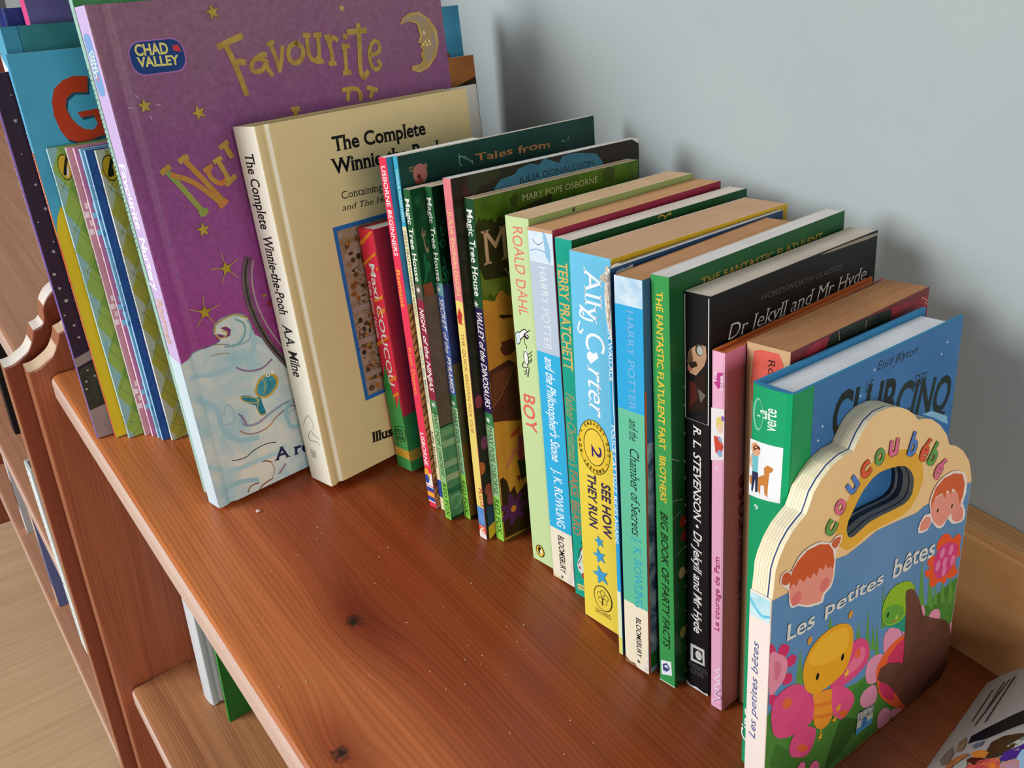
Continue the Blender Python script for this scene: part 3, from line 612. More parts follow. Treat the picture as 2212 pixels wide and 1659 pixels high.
  ('E','c',(68.3,76.3),1.74,0.87,'30241a',0),
  ('E','c',(66.0,98.9),1.06,1.57,'4a3420',0),
  ('E','c',(44.0,117.1),1.85,1.3,'8a5426',0),
  ('E','c',(58.2,121.4),1.55,0.7,'a86c2c',0),
  ('E','c',(42.6,139.8),1.44,1.46,'5a4428',0),
  ('E','c',(52.5,83.8),1.73,1.0,'7a4a24',0),
  ('E','c',(43.5,81.3),0.88,1.87,'30241a',0),
  ('E','c',(69.0,109.9),0.81,1.17,'4a3420',0),
  ('E','c',(70.5,108.0),1.29,1.08,'8a5426',0),
  ('E','c',(46.1,50.7),1.51,1.47,'a86c2c',0),
  ('E','c',(47.1,105.2),1.31,0.75,'5a4428',0),
  ('E','c',(58.2,128.0),1.6,1.12,'7a4a24',0),
  ('E','c',(40.9,74.3),1.61,1.49,'30241a',0),
  ('E','c',(51.2,69.3),1.85,0.72,'4a3420',0),
  ('E','c',(54.2,108.0),1.46,0.67,'8a5426',0),
  ('E','c',(47.1,66.7),1.47,0.87,'a86c2c',0),
  ('E','c',(65.6,58.4),1.29,1.75,'5a4428',0),
  ('E','c',(72.4,79.6),1.01,0.63,'7a4a24',0),
  ('E','c',(63.9,57.2),2.2,0.99,'30241a',0),
  ('E','c',(72.8,118.1),1.32,1.02,'4a3420',0),
  ('E','c',(62.9,137.4),1.1,1.44,'8a5426',0),
  ('E','c',(54.8,54.0),0.78,0.66,'a86c2c',0),
  ('E','c',(41.7,79.1),1.9,1.83,'5a4428',0),
  ('E','c',(54.1,122.9),2.03,0.93,'7a4a24',0),
  ('E','c',(61.4,139.6),1.56,1.54,'30241a',0),
  ('E','c',(44.1,88.5),1.24,1.61,'4a3420',0),
  ('E','c',(44.8,122.1),1.52,1.43,'8a5426',0),
  ('E','c',(71.8,122.1),1.5,0.96,'a86c2c',0),
  ('E','c',(53.4,72.1),1.09,1.44,'5a4428',0),
  ('E','c',(53.0,141.2),1.04,1.52,'7a4a24',0),
  ('E','c',(49.3,132.4),1.47,1.75,'30241a',0),
  ('E','c',(70.3,143.3),1.85,1.42,'4a3420',0),
  ('E','c',(56.5,132.2),1.43,1.83,'8a5426',0),
  ('E','c',(65.5,103.0),1.1,1.03,'a86c2c',0),
  ('E','c',(45.4,122.2),1.7,1.57,'5a4428',0),
  ('E','c',(56.0,139.8),0.94,1.01,'7a4a24',0),
  ('E','c',(55.6,54.3),1.78,0.97,'30241a',0),
  ('E','c',(48.0,108.6),1.98,0.64,'4a3420',0),
  ('E','c',(57.9,91.8),2.18,1.07,'8a5426',0),
  ('E','c',(43.5,141.5),1.39,1.23,'a86c2c',0),
  ('E','c',(58.0,74.1),1.67,1.53,'5a4428',0),
  ('E','c',(60.7,105.4),1.33,1.45,'7a4a24',0),
  ('E','c',(42.5,84.5),0.73,1.35,'30241a',0),
  ('E','c',(72.1,137.5),1.77,1.29,'4a3420',0),
  ('E','c',(66.6,72.2),1.13,1.04,'8a5426',0),
  ('E','c',(55.3,132.9),1.9,1.27,'a86c2c',0),
  ('E','c',(57.7,67.0),1.25,1.49,'5a4428',0),
  ('E','c',(70.1,107.2),1.77,1.63,'7a4a24',0),
  ('E','c',(62.7,128.3),1.72,1.73,'30241a',0),
  ('E','c',(69.8,136.2),1.83,0.61,'4a3420',0),
  ('E','c',(58.9,59.3),1.99,1.21,'8a5426',0),
  ('L','c',((39.5,84.2),(40.7,85.5),(42.4,86.0)),0.28,'241a12',0),
  ('L','c',((60.6,59.9),(59.8,58.3),(60.2,58.1)),0.28,'241a12',0),
  ('L','c',((44.9,117.5),(46.2,116.1),(47.7,115.3)),0.28,'241a12',0),
  ('L','c',((63.6,110.1),(63.7,109.8),(65.2,110.2)),0.28,'241a12',0),
  ('L','c',((62.9,142.4),(61.6,141.4),(62.2,140.1)),0.28,'241a12',0),
  ('L','c',((43.5,140.6),(45.1,142.2),(44.1,142.3)),0.28,'241a12',0),
  ('L','c',((53.7,53.9),(51.8,52.5),(51.4,51.2)),0.28,'241a12',0),
  ('L','c',((40.4,90.8),(41.5,88.9),(42.0,88.3)),0.28,'241a12',0),
  ('L','c',((68.2,121.1),(69.8,122.2),(70.4,120.4)),0.28,'241a12',0),
  ('L','c',((51.9,56.1),(53.6,56.6),(52.3,55.6)),0.28,'241a12',0),
  ('L','c',((49.4,111.9),(48.5,113.7),(47.6,115.1)),0.28,'241a12',0),
  ('L','c',((55.5,61.6),(54.9,60.9),(56.8,60.5)),0.28,'241a12',0),
  ('L','c',((58.0,83.7),(59.4,83.6),(59.5,85.1)),0.28,'241a12',0),
  ('L','c',((45.5,90.5),(46.3,90.9),(47.0,92.8)),0.28,'241a12',0),
  ('L','c',((46.9,77.8),(48.3,77.7),(46.3,79.3)),0.28,'241a12',0),
  ('L','c',((65.8,87.1),(65.3,88.9),(64.6,87.4)),0.28,'241a12',0),
  ('L','c',((59.3,75.4),(58.0,76.1),(56.3,78.1)),0.28,'241a12',0),
  ('L','c',((46.1,85.2),(47.8,85.7),(45.9,87.4)),0.28,'241a12',0),
  ('L','c',((48.9,63.8),(48.0,64.1),(49.0,64.2)),0.28,'241a12',0),
  ('L','c',((53.6,122.6),(55.3,122.5),(53.7,121.1)),0.28,'241a12',0),
  ('L','c',((67.1,139.9),(68.0,140.4),(69.5,141.5)),0.28,'241a12',0),
  ('L','c',((60.8,102.9),(61.7,102.3),(63.2,103.5)),0.28,'241a12',0),
  ('L','c',((55.5,56.3),(55.1,56.2),(53.8,56.6)),0.28,'241a12',0),
  ('L','c',((40.1,77.9),(38.7,78.1),(37.2,76.8)),0.28,'241a12',0),
  ('L','c',((67.7,75.2),(67.8,74.1),(65.9,75.0)),0.28,'241a12',0),
  ('L','c',((50.0,95.5),(48.1,94.2),(48.3,94.9)),0.28,'241a12',0),
  ('L','c',((58.4,140.9),(57.9,142.3),(58.9,143.1)),0.28,'241a12',0),
  ('L','c',((64.4,135.5),(65.2,133.7),(64.0,134.0)),0.28,'241a12',0),
  ('L','c',((55.7,142.9),(56.0,144.2),(56.5,142.6)),0.28,'241a12',0),
  ('L','c',((49.9,95.7),(48.4,95.6),(48.8,96.8)),0.28,'241a12',0),
  ('L','c',((58.8,131.6),(60.3,129.9),(62.0,129.6)),0.28,'241a12',0),
  ('L','c',((57.9,77.6),(57.1,77.5),(58.8,77.3)),0.28,'241a12',0),
  ('L','c',((68.0,140.0),(69.1,139.7),(68.6,140.8)),0.28,'241a12',0),
  ('L','c',((51.2,57.0),(52.6,56.2),(53.3,57.3)),0.28,'241a12',0),
  ('L','c',((59.9,143.0),(59.9,144.8),(58.1,144.6)),0.28,'241a12',0),
  ('L','c',((55.2,106.8),(54.1,108.1),(55.7,109.8)),0.28,'241a12',0),
  ('L','c',((50.1,145.2),(49.6,144.2),(50.5,142.4)),0.28,'241a12',0),
  ('L','c',((45.1,63.0),(44.4,64.6),(42.9,66.5)),0.28,'241a12',0),
  ('L','c',((61.8,128.9),(61.7,130.6),(62.1,132.2)),0.28,'241a12',0),
  ('L','c',((49.0,142.1),(50.9,141.7),(49.5,143.6)),0.28,'241a12',0),
  ('L','c',((46.3,126.8),(48.1,124.8),(49.0,123.1)),0.28,'241a12',0),
  ('L','c',((54.8,132.1),(53.1,131.0),(54.3,131.8)),0.28,'241a12',0),
  ('L','c',((61.9,99.7),(61.0,99.0),(61.9,101.0)),0.28,'241a12',0),
  ('L','c',((48.4,72.6),(47.6,70.9),(46.4,72.2)),0.28,'241a12',0),
  ('L','c',((42.5,65.4),(43.8,64.4),(45.6,63.6)),0.28,'241a12',0),
  ('L','c',((44.5,89.0),(42.6,88.7),(42.8,90.6)),0.28,'241a12',0),
  ('L','c',((60.7,87.3),(60.2,86.9),(59.1,85.6)),0.28,'241a12',0),
  ('L','c',((44.4,125.8),(46.4,125.9),(45.5,126.2)),0.28,'241a12',0),
  ('L','c',((44.0,104.4),(43.3,105.4),(45.2,107.4)),0.28,'241a12',0),
  ('L','c',((41.0,69.6),(40.0,71.4),(41.0,70.1)),0.28,'241a12',0),
  ('L','c',((39.9,83.2),(38.9,84.6),(40.7,83.6)),0.28,'241a12',0),
  ('L','c',((63.2,80.5),(62.9,78.4),(63.4,76.7)),0.28,'241a12',0),
  ('L','c',((53.9,65.2),(55.3,63.9),(55.1,64.1)),0.28,'241a12',0),
  ('L','c',((50.4,63.3),(49.2,63.4),(47.5,64.9)),0.28,'241a12',0),
  ('L','c',((63.7,59.4),(62.0,59.3),(60.2,61.3)),0.28,'241a12',0),
  ('L','c',((42.1,100.8),(42.1,101.1),(41.6,101.2)),0.28,'241a12',0),
  ('L','c',((51.5,58.7),(50.0,60.4),(49.6,61.2)),0.28,'241a12',0),
  ('L','c',((64.5,61.5),(63.0,62.2),(62.2,62.1)),0.28,'241a12',0),
  ('L','c',((52.1,82.6),(53.1,83.6),(51.8,83.4)),0.28,'241a12',0),
  ('L','c',((65.8,140.6),(65.3,142.0),(64.7,140.6)),0.28,'241a12',0),
  ('L','c',((61.2,94.7),(59.3,94.6),(58.3,94.3)),0.28,'241a12',0),
  ('L','c',((49.1,118.6),(47.5,118.8),(47.0,118.6)),0.28,'241a12',0),
  ('L','c',((58.6,98.6),(58.8,99.5),(58.3,100.4)),0.28,'241a12',0),
  ('L','c',((59.6,80.8),(60.2,80.6),(59.6,81.3)),0.28,'241a12',0),
  ('L','c',((44.2,66.2),(43.5,67.7),(42.3,67.7)),0.28,'241a12',0),
  ('L','c',((67.3,54.3),(67.7,55.0),(66.5,56.9)),0.28,'241a12',0),
  ('L','c',((46.1,99.3),(46.4,99.4),(47.6,99.8)),0.28,'241a12',0),
  ('L','c',((53.4,83.6),(54.9,83.3),(53.2,81.9)),0.28,'241a12',0),
  ('L','c',((60.5,74.4),(60.6,75.9),(59.0,74.5)),0.28,'241a12',0),
  ('L','c',((68.0,138.5),(69.7,137.8),(69.1,137.4)),0.28,'241a12',0),
  ('P','c',((38.1,58.0),(80.5,57.0),(80.5,61.0),(38.1,61.5)),'a08a80/9a8070@60'),
  ('P','c',((38.1,79.7),(80.5,78.7),(80.5,82.7),(38.1,83.2)),'a08a80/9a8070@60'),
  ('P','c',((38.1,100.3),(80.5,99.3),(80.5,103.3),(38.1,103.8)),'a08a80/9a8070@60'),
  ('T','c','Illustrated by',(34.2,15.57),(89.5,9.39),6.19,'14100e','Bs'),
  ('T','s','The Complete',(6.9,200.3),(6.9,159.1),9.2,'14100e','bs'),
  ('T','s','Winnie-the-Pooh',(6.9,156.0),(6.9,109.0),9.2,'14100e','bs'),
  ('T','s','A.A. Milne',(6.9,103.3),(6.9,70.5),9.2,'14100e','bs'),
  ('T','s','DEAN',(6.9,21.7),(6.9,16.29),5.75,'6a6458',''),
  ('L','s',((5.3,37.7),(12.51,45.8),(16.94,41.6),(16.25,37.3)),0.3,'6a6458',0),
  ('L','s',((11.18,35.0),(8.13,28.8),(16.7,29.0),(19.59,27.6)),0.35,'5a5448',0),
  ('L','s',((13.26,36.0),(15.02,33.8),(20.3,32.0)),0.35,'5a5448',0),
 ],
 'maxi':[
  ('P','s',((0.0,0.1),(15.14,0.1),(15.14,38.0),(0.0,38.0)),'4aa356'),
  ('P','s',((0.0,8.11),(15.14,8.11),(15.14,14.19),(0.0,14.19)),'dba838'),
  ('P','c',((0,0.1),(30,0.1),(30,41.0),(0,38.0)),'3a9048'),
  ('P','c',((0,7.09),(30,7.09),(30,14.19),(0,14.19)),'c89a34'),
  ('P','s',((-1.13,146.3),(11.94,153.7),(17.36,155.4),(2.14,145.0)),'f08a28'),
  ('P','s',((-1.29,133.7),(14.23,142.1),(19.29,145.1),(18.98,143.0),(-0.28,132.2)),'f08a28'),
  ('P','s',((13.11,130.8),(27.9,138.8),(28.2,140.0),(12.86,132.5)),'f08a28'),
  ('P','s',((5.11,110.6),(23.5,117.6),(24.4,121.1),(4.87,112.3)),'f08a28'),
  ('P','s',((7.66,103.2),(25.0,110.2),(25.9,113.7),(7.37,105.7)),'f08a28'),
  ('P','s',((-1.03,84.2),(25.7,95.4),(27.0,97.8),(-0.25,81.5)),'f08a28'),
  ('P','s',((-0.94,57.3),(21.9,69.9),(22.0,67.6),(-0.98,54.4)),'f08a28'),
  ('P','s',((-0.79,46.7),(21.9,58.8),(21.9,57.4),(-0.83,43.8)),'f08a28'),
  ('P','s',((4.67,70.9),(-1.19,55.3),(-1.91,45.4),(2.24,32.2),(11.67,33.2)),'3a9a48'),
  ('P','s',((17.02,56.7),(14.38,49.4),(14.64,41.8),(19.42,34.3),(4.3,31.3)),'3a9a48'),
  ('P','s',((10.87,51.4),(9.29,44.3),(10.33,36.8),(13.23,31.7),(2.64,30.8)),'3fa050'),
  ('T','s','Maxi COUCOU',(6.36,134.8),(6.36,58.0),5.45,'f4f0ea','b'),
  ('T','s',"Prêt pour l'école",(1.82,123.4),(1.82,88.1),2.57,'f4f0ea','b'),
  ('L','s',((4.42,28.8),(13.96,30.4),(13.13,21.3),(3.51,19.58),(4.42,28.8)),0.45,'143018',0),
  ('T','s','EDITIONS',(3.51,19.58),(12.73,21.5),2.51,'143018','b'),
  ('T','s','LITO',(4.51,23.4),(12.52,24.8),4.03,'143018','b'),
  ('E','s',(3.15,16.45),1.6,1.6,'2a7a3a',0),
 ],
 'usb':[
  ('T','s','USBORNE BEGINNERS',(1.72,203.3),(1.72,155.7),3.44,'f2e8e4','b'),
  ('T','s','Romans',(1.38,148.4),(1.38,126.6),3.44,'f0a83a','bs'),
  ('T','s','Katie Daynes',(2.06,102.7),(2.06,74.3),2.89,'f0a83a',''),
  ('T','s','USBORNE',(1.38,49.8),(1.38,28.1),3.44,'f2e8e4','b'),
  ('P','s',((0.0,14.62),(6.88,14.62),(6.88,23.4),(0.0,23.4)),'e8e0da'),
  ('E','s',(2.31,22.0),2.4,4.5,'e8a03a',0),
  ('E','s',(1.64,18.87),2.2,3,'2a4a9a',0),
  ('P','s',((0.0,11.2),(6.88,11.2),(6.88,14.14),(0.0,14.14)),'e6e4e0'),
  ('P','s',((0.0,10.71),(6.88,10.71),(6.88,13.45),(0.0,13.45)),'2a4a9a'),
  ('P','s',((0.0,7.27),(6.88,7.27),(6.88,10.22),(0.0,10.22)),'e6a838'),
  ('P','s',((0.0,4.3),(6.88,4.3),(6.88,6.77),(0.0,6.77)),'2a4a9a'),
  ('P','s',((0.0,3.41),(6.88,3.41),(6.88,4.2),(0.0,4.2)),'e6e4e0'),
  ('P','c',((0,128.8),(65.0,128.8),(65.0,207.2),(0,207.2)),'2f8fb0/3a78a8@30'),
  ('P','c',((0,0.5),(65.0,0.5),(65.0,128.8),(0,128.8)),'c98a50/7a4a2a@80'),
  ('L','c',((0.6,4.0),(3.5,6.5),(6,4.8)),0.7,'241812',0),
  ('L','c',((0.6,8.8),(3.5,11.3),(6,9.6)),0.7,'241812',0),
  ('L','c',((0.6,13.6),(3.5,16.1),(6,14.4)),0.7,'241812',0),
  ('L','c',((0.6,18.4),(3.5,20.9),(6,19.2)),0.7,'241812',0),
  ('L','c',((0.6,23.2),(3.5,25.7),(6,24.0)),0.7,'241812',0),
  ('L','c',((0.6,28.0),(3.5,30.5),(6,28.8)),0.7,'241812',0),
  ('L','c',((0.6,32.8),(3.5,35.3),(6,33.6)),0.7,'241812',0),
  ('L','c',((0.6,37.6),(3.5,40.1),(6,38.4)),0.7,'241812',0),
  ('L','c',((0.6,42.4),(3.5,44.9),(6,43.2)),0.7,'241812',0),
  ('L','c',((0.6,47.2),(3.5,49.7),(6,48.0)),0.7,'241812',0),
  ('L','c',((0.6,52.0),(3.5,54.5),(6,52.8)),0.7,'241812',0),
  ('L','c',((0.6,56.8),(3.5,59.3),(6,57.6)),0.7,'241812',0),
  ('L','c',((0.6,61.6),(3.5,64.1),(6,62.4)),0.7,'241812',0),
  ('L','c',((0.6,66.4),(3.5,68.9),(6,67.2)),0.7,'241812',0),
  ('L','c',((0.6,71.2),(3.5,73.7),(6,72.0)),0.7,'241812',0),
  ('L','c',((0.6,76.0),(3.5,78.5),(6,76.8)),0.7,'241812',0),
  ('L','c',((0.6,80.8),(3.5,83.3),(6,81.6)),0.7,'241812',0),
  ('L','c',((0.6,85.6),(3.5,88.1),(6,86.4)),0.7,'241812',0),
  ('L','c',((0.6,90.4),(3.5,92.9),(6,91.2)),0.7,'241812',0),
  ('L','c',((0.6,95.2),(3.5,97.7),(6,96.0)),0.7,'241812',0),
  ('L','c',((0.6,100.0),(3.5,102.5),(6,100.8)),0.7,'241812',0),
  ('L','c',((0.6,104.8),(3.5,107.3),(6,105.6)),0.7,'241812',0),
  ('L','c',((0.6,109.6),(3.5,112.1),(6,110.4)),0.7,'241812',0),
  ('L','c',((0.6,114.4),(3.5,116.9),(6,115.2)),0.7,'241812',0),
  ('L','c',((0.6,119.2),(3.5,121.7),(6,120.0)),0.7,'241812',0),
  ('L','c',((0.6,124.0),(3.5,126.5),(6,124.8)),0.7,'241812',0),
 ],
 'tales':[
  ('P','s',((0.0,173.0),(3.87,173.0),(3.87,209.8),(0.0,209.8)),'3aa3bd'),
  ('P','s',((0.0,0.1),(3.87,0.1),(3.87,173.0),(0.0,173.0)),'e8dcae'),
  ('T','s','COLOUR YOUNG HIPPO',(1.16,202.7),(1.16,175.6),1.93,'e0ecd8',''),
  ('T','s','TALES FROM WHISPERY WOOD',(0.85,171.1),(0.85,123.0),1.93,'2a2a20',''),
  ('T','s',"Owl's Big Mistake",(0.97,104.8),(0.97,70.8),1.93,'7a9aa8','b'),
  ('T','s','Julia Jarman',(0.77,53.1),(0.77,28.7),1.93,'2a2a24','b'),
  ('P','s',((0.0,8.84),(3.87,8.84),(3.87,20.6),(0.0,20.6)),'2a4a9a'),
  ('T','c','COLOUR',(6.51,200.3),(18.58,200.7),2.41,'b07a5a','b'),
  ('E','c',(13.16,198.4),4.6,5.2,'a86a62',0),
  ('P','c',((10.27,195.7),(14.4,195.8),(14.48,193.4),(9.04,193.7)),'8a3a2a'),
  ('E','c',(12.14,197.1),1.3,1.3,'5a2020',0),
  ('L','c',((40.2,204.1),(39.9,200.5),(40.1,198.1),(41.7,197.8)),0.5,'7aa890',0),
  ('L','c',((40.3,202.3),(42.0,202.6),(43.4,201.2),(44.3,202.2),(44.8,200.3),(46.5,200.6),(47.0,198.7),(48.7,199.1),(48.8,197.2)),0.5,'7aa890',0),
  ('T','c','Tales from',(51.0,198.1),(108.4,196.8),3.98,'b07a48','bw'),
  ('L','c',((118.5,198.4),(119.9,198.5),(120.8,197.9)),0.5,'7aa890',0),
  ('L','c',((123.3,198.3),(124.4,200.1)),0.5,'7aa890',0),
 ],
 'ninja':[
  ('P','s',((0.0,136.5),(5.87,136.5),(5.87,145.0),(0.0,145.0)),'5a4a44'),
  ('P','s',((0.0,0.1),(5.87,0.1),(5.87,136.5),(0.0,136.5)),'8a1f3c'),
  ('P','s',((0.0,68.8),(5.87,68.8),(5.87,77.6),(0.0,77.6)),'3f7a4a'),
  ('P','s',((0.0,24.6),(5.87,24.6),(5.87,68.8),(0.0,68.8)),'7fae74/93bc84@60'),
  ('P','s',((0.0,0.1),(5.87,0.1),(5.87,24.6),(0.0,24.6)),'7cc04a'),
  ('T','s','Magic Tree House',(1.17,190.9),(1.17,146.6),3.64,'eef0e6','bs'),
  ('T','s','NIGHT',(1.29,131.8),(1.29,117.6),3.52,'eee6e0','bi'),
  ('T','s','of the NINJAS',(1.29,115.9),(1.29,82.9),3.52,'eee6e0','bi'),
  ('T','s','MARY POPE OSBORNE',(1.64,70.6),(1.64,28.9),2.93,'22321e','s'),
  ('T','s','RED FOX',(1.47,24.6),(1.47,1.86),3.23,'22321e','s'),
  ('S','s',(2.65,141.9),2.2,'e8ece0',0,8),
  ('S','s',(2.76,74.8),2.2,'e8ece0',0,8),
  ('P','c',((0.91,145.3),(6.92,145.2),(7.72,138.0),(1.22,138.3)),'8a4a2c'),
  ('P','c',((0,61.7),(122.0,61.7),(122.0,138.3),(0,138.3)),'5a4a3c/6a5848@40'),
  ('P','c',((0,2),(122.0,2),(122.0,60.7),(0,60.7)),'3f7a52/6a9a6a@30'),
  ('P','c',((0,55.1),(122.0,53.1),(122.0,57.1),(0,59.1)),'6f9f6a'),
  ('P','c',((0,48.2),(122.0,46.2),(122.0,50.2),(0,52.2)),'8fb080'),
  ('P','c',((0,42.1),(122.0,40.1),(122.0,44.1),(0,46.1)),'4f8a5c'),
  ('P','c',((0,35.1),(122.0,33.1),(122.0,37.1),(0,39.1)),'8aa880'),
  ('P','c',((0,26.3),(122.0,24.3),(122.0,28.3),(0,30.3)),'a0ac84'),
  ('P','c',((0,17.36),(122.0,15.36),(122.0,19.36),(0,21.4)),'2a6a4a'),
  ('L','c',((1.78,14.38),(6.2,15.26),(9.13,12.96),(6.33,8.39),(2.9,7.06)),0.5,'9ad0b0',0),
  ('T','c','M',(2.67,185.6),(5.79,185.7),5.51,'1f6a3a','bs'),
  ('T','c','t',(4.75,161.4),(8.01,161.7),16.84,'8a7a5a','bs'),
  ('L','c',((4.15,160.4),(4.14,154.4),(3.91,149.9),(2.46,146.4)),1.1,'1f7a4a',0),
  ('E','c',(5.47,154.0),2,3,'1a6a3e',0),
 ],
 'pyr':[
  ('P','s',((0.0,136.3),(5.9,136.3),(5.9,145.6),(0.0,145.6)),'6a9aa0'),
  ('P','s',((0.0,0.1),(5.9,0.1),(5.9,138.6),(0.0,138.6)),'4a62a8'),
  ('P','s',((0.0,71.9),(5.9,71.9),(5.9,80.7),(0.0,80.7)),'2f7a4a'),
  ('P','s',((0.0,28.9),(5.9,28.9),(5.9,72.8),(0.0,72.8)),'8ab88a/9ac48e@60'),
  ('P','s',((0.0,0.1),(5.9,0.1),(5.9,29.8),(0.0,29.8)),'8ac84a'),
  ('T','s','Magic Tree House',(1.18,191.5),(1.18,146.7),3.65,'eef0e6','bs'),
  ('T','s','SECRET of the PYRAMID',(1.3,137.4),(1.3,81.9),3.54,'eee6e0','bi'),
  ('T','s','MARY POPE OSBORNE',(1.65,71.5),(1.65,29.8),2.95,'22321e','s'),
  ('T','s','RED FOX',(1.47,26.0),(1.47,2.78),3.24,'22321e','s'),
  ('S','s',(2.78,75.3),2.2,'e8ece0',0,8),
  ('S','s',(1.96,141.9),2.2,'e8ece0',0,8),
  ('P','c',((0,99.4),(122.0,99.4),(122.0,145.3),(0,145.3)),'343a66/44508a@40'),
  ('P','c',((0,50.1),(122.0,50.1),(122.0,99.4),(0,99.4)),'6a7048/8a7a40@40'),
  ('P','c',((0,2),(122.0,2),(122.0,50.1),(0,50.1)),'7a6a34/a87a3a@40'),
  ('L','c',((2.85,175.3),(3.55,170.8),(5.65,172.5),(4.18,175.1),(2.8,175.0)),0.7,'1f7a50',0),
  ('L','c',((0.81,167.7),(3.16,164.9),(4.92,167.5),(2.79,168.7),(1.48,166.1)),0.7,'1f7a50',0),
  ('L','c',((4.49,177.2),(6.14,179.0)),0.7,'1f7a50',0),
  ('L','c',((2.42,159.9),(3.26,152.9),(1.95,147.1)),0.7,'1f7a50',0),
  ('T','c','Sphinx',(0.94,146.6),(12.83,146.6),8.3,'1f8a5a','b'),
 ],
 'quick':[
  ('P','s',((0.0,143.8),(6.31,143.8),(6.31,206.7),(0.0,206.7)),'d8737c/de848a@60'),
  ('P','s',((0.0,0.1),(6.31,0.1),(6.31,143.8),(0.0,143.8)),'e6cf70'),
  ('T','s','JULIA DONALDSON',(1.77,190.3),(1.77,146.8),2.84,'e8d070',''),
  ('P','s',((2.57,140.2),(4.96,136.6),(3.57,131.7),(5.24,130.9),(1.07,131.1),(0.1,134.8)),'b8302c'),
  ('T','s','THE QUICK BROWN FOX CUB',(1.77,126.2),(1.77,68.0),2.65,'a85a30',''),
  ('T','s','Red',(3.25,33.5),(3.53,22.0),3.05,'b03a30',''),
  ('P','s',((0.0,8.53),(6.31,8.53),(6.31,20.9),(0.0,20.9)),'3f78b8/6a9ad0@90'),
  ('P','s',((0.0,-3.1),(6.31,-3.1),(6.31,8.53),(0.0,8.53)),'d84a34'),
  ('T','s','NANA',(1.26,7.57),(1.26,-2.12),3.79,'f0e8c0','b'),
  ('P','s',((-0.2,-0.2),(6.5,-0.2),(6.3,2.5),(4.5,5),(3,2),(1.2,5.5),(-0.2,3)),'d8d0cc/f0ecea@150'),
  ('P','c',((26.9,197.4),(30.9,200.7),(40.8,201.8),(43.4,204.2),(52.0,205.4),(57.3,203.7),(61.5,206.5),(71.8,202.5),(74.5,205.6),(83.7,205.9),(99.9,203.1),(104.1,198.5),(108.9,186.4),(108.3,173.8),(26.0,189.5)),'2f6a7e/2a5a70@40'),
  ('T','c','JULIA DONALDSON',(43.0,196.8),(97.8,197.0),3.13,'101c20',''),
  ('P','c',((121.8,209.8),(135.2,202.9),(136.7,205.3),(128.3,211.2),(121.9,212.4)),'c8c0b8/e4dcd4@80'),
  ('E','c',(21.2,205.2),10,5,'2c3018',0),
  ('E','c',(114.2,203.1),12,6,'241c10',0),
  ('E','c',(10.4,198.7),4,6,'3a1c1c',0),
  ('E','c',(13.76,203.1),4,6,'26301a',0),
  ('E','c',(25.0,206.7),4,6,'2c2e16',0),
  ('E','c',(3.71,86.6),2.6,4,'7a3040',0),
  ('E','c',(4.78,61.1),2.6,4,'6a3050',0),
  ('E','c',(1.11,46.5),2.6,4,'b05a28',0),
  ('E','c',(4.53,31.4),2.6,4,'8a4030',0),
  ('E','c',(5.43,25.4),2.6,4,'a04a50',0),
  ('P','c',((1.86,21.4),(8.05,20.5),(7.48,10.25),(1.85,7.12)),'1f3a5a'),
  ('P','c',((1.95,8.03),(7.48,10.25),(7.2,2.66),(1.44,-1.38)),'c8a02a'),
 ],
 'dino':[
  ('P','s',((0.0,140.8),(7.34,140.8),(7.34,196.5),(0.0,196.5)),'1f4a2c'),
  ('P','s',((0.0,0.1),(7.34,0.1),(7.34,140.8),(0.0,140.8)),'2a1c4a'),
  ('P','s',((0.0,72.5),(7.34,72.5),(7.34,81.1),(0.0,81.1)),'3a7a4a'),
  ('P','s',((0.0,27.6),(7.34,27.6),(7.34,73.4),(0.0,73.4)),'8ab884/9ac48e@60'),
  ('P','s',((0.0,0.1),(7.34,0.1),(7.34,28.6),(0.0,28.6)),'8ac84a'),
  ('T','s','Magic Tree House',(1.47,192.4),(1.47,147.2),4.55,'eef0e6','bs'),
  ('T','s','VALLEY of the DINOSAURS',(1.61,138.6),(1.61,84.1),4.4,'eee6e0','bi'),
  ('T','s','MARY POPE OSBORNE',(2.05,73.0),(2.05,30.4),3.67,'22321e','s'),
  ('T','s','RED FOX',(1.83,27.6),(1.83,3.89),4.03,'22321e','s'),
  ('S','s',(2.85,76.6),2.4,'e8ece0',0,8),
  ('S','s',(1.99,142.8),2.4,'e8ece0',0,8),
  ('P','c',((-3.9,163.2),(-0.2,183.6),(2.99,188.5),(3.55,185.6),(5.03,187.0),(7.96,185.4),(10.74,186.2),(11.77,183.2),(15.24,186.0),(18.76,184.6),(25.4,186.1),(41.9,189.3),(51.9,191.1),(49.0,154.2),(38.8,152.8),(29.1,154.4),(19.55,155.2)),'2a2a12/34380f@60'),
  ('P','c',((0,1),(118.7,1),(118.7,158.1),(80,152.1),(60,160.1),(45,151.1),(30,158.1),(22,149.1),(14,152.1),(8,143.1),(0,146.1)),'b8782c/c48a30@30'),
  ('P','c',((0.19,160.0),(0.3,149.0),(2.72,146.1),(5.72,148.3),(7.29,145.6),(10.24,147.1),(13.13,147.9),(18.31,142.7),(22.3,154.6)),'5a6a20/6a7a28@60'),
  ('P','c',((-0.3,175.2),(0.44,162.1),(2.87,155.7),(23.2,153.6),(25.8,181.0),(13.03,182.2)),'2a2810/33300f@80'),
  ('T','c','MAGIC',(2.82,163.4),(70.6,164.0),17.48,'c09a7a','s'),
  ('T','c','VALLEY',(14.8,154.9),(49.1,155.0),4.2,'b08a5a','s'),
  ('P','c',((9.34,134.1),(12.72,134.7),(17.31,132.6),(19.55,130.8),(16.29,132.1),(12.49,132.4)),'3a1c10'),
  ('P','c',((9.71,135.4),(12.29,132.3),(17.17,132.1),(20.2,132.4)),'3a1e12'),
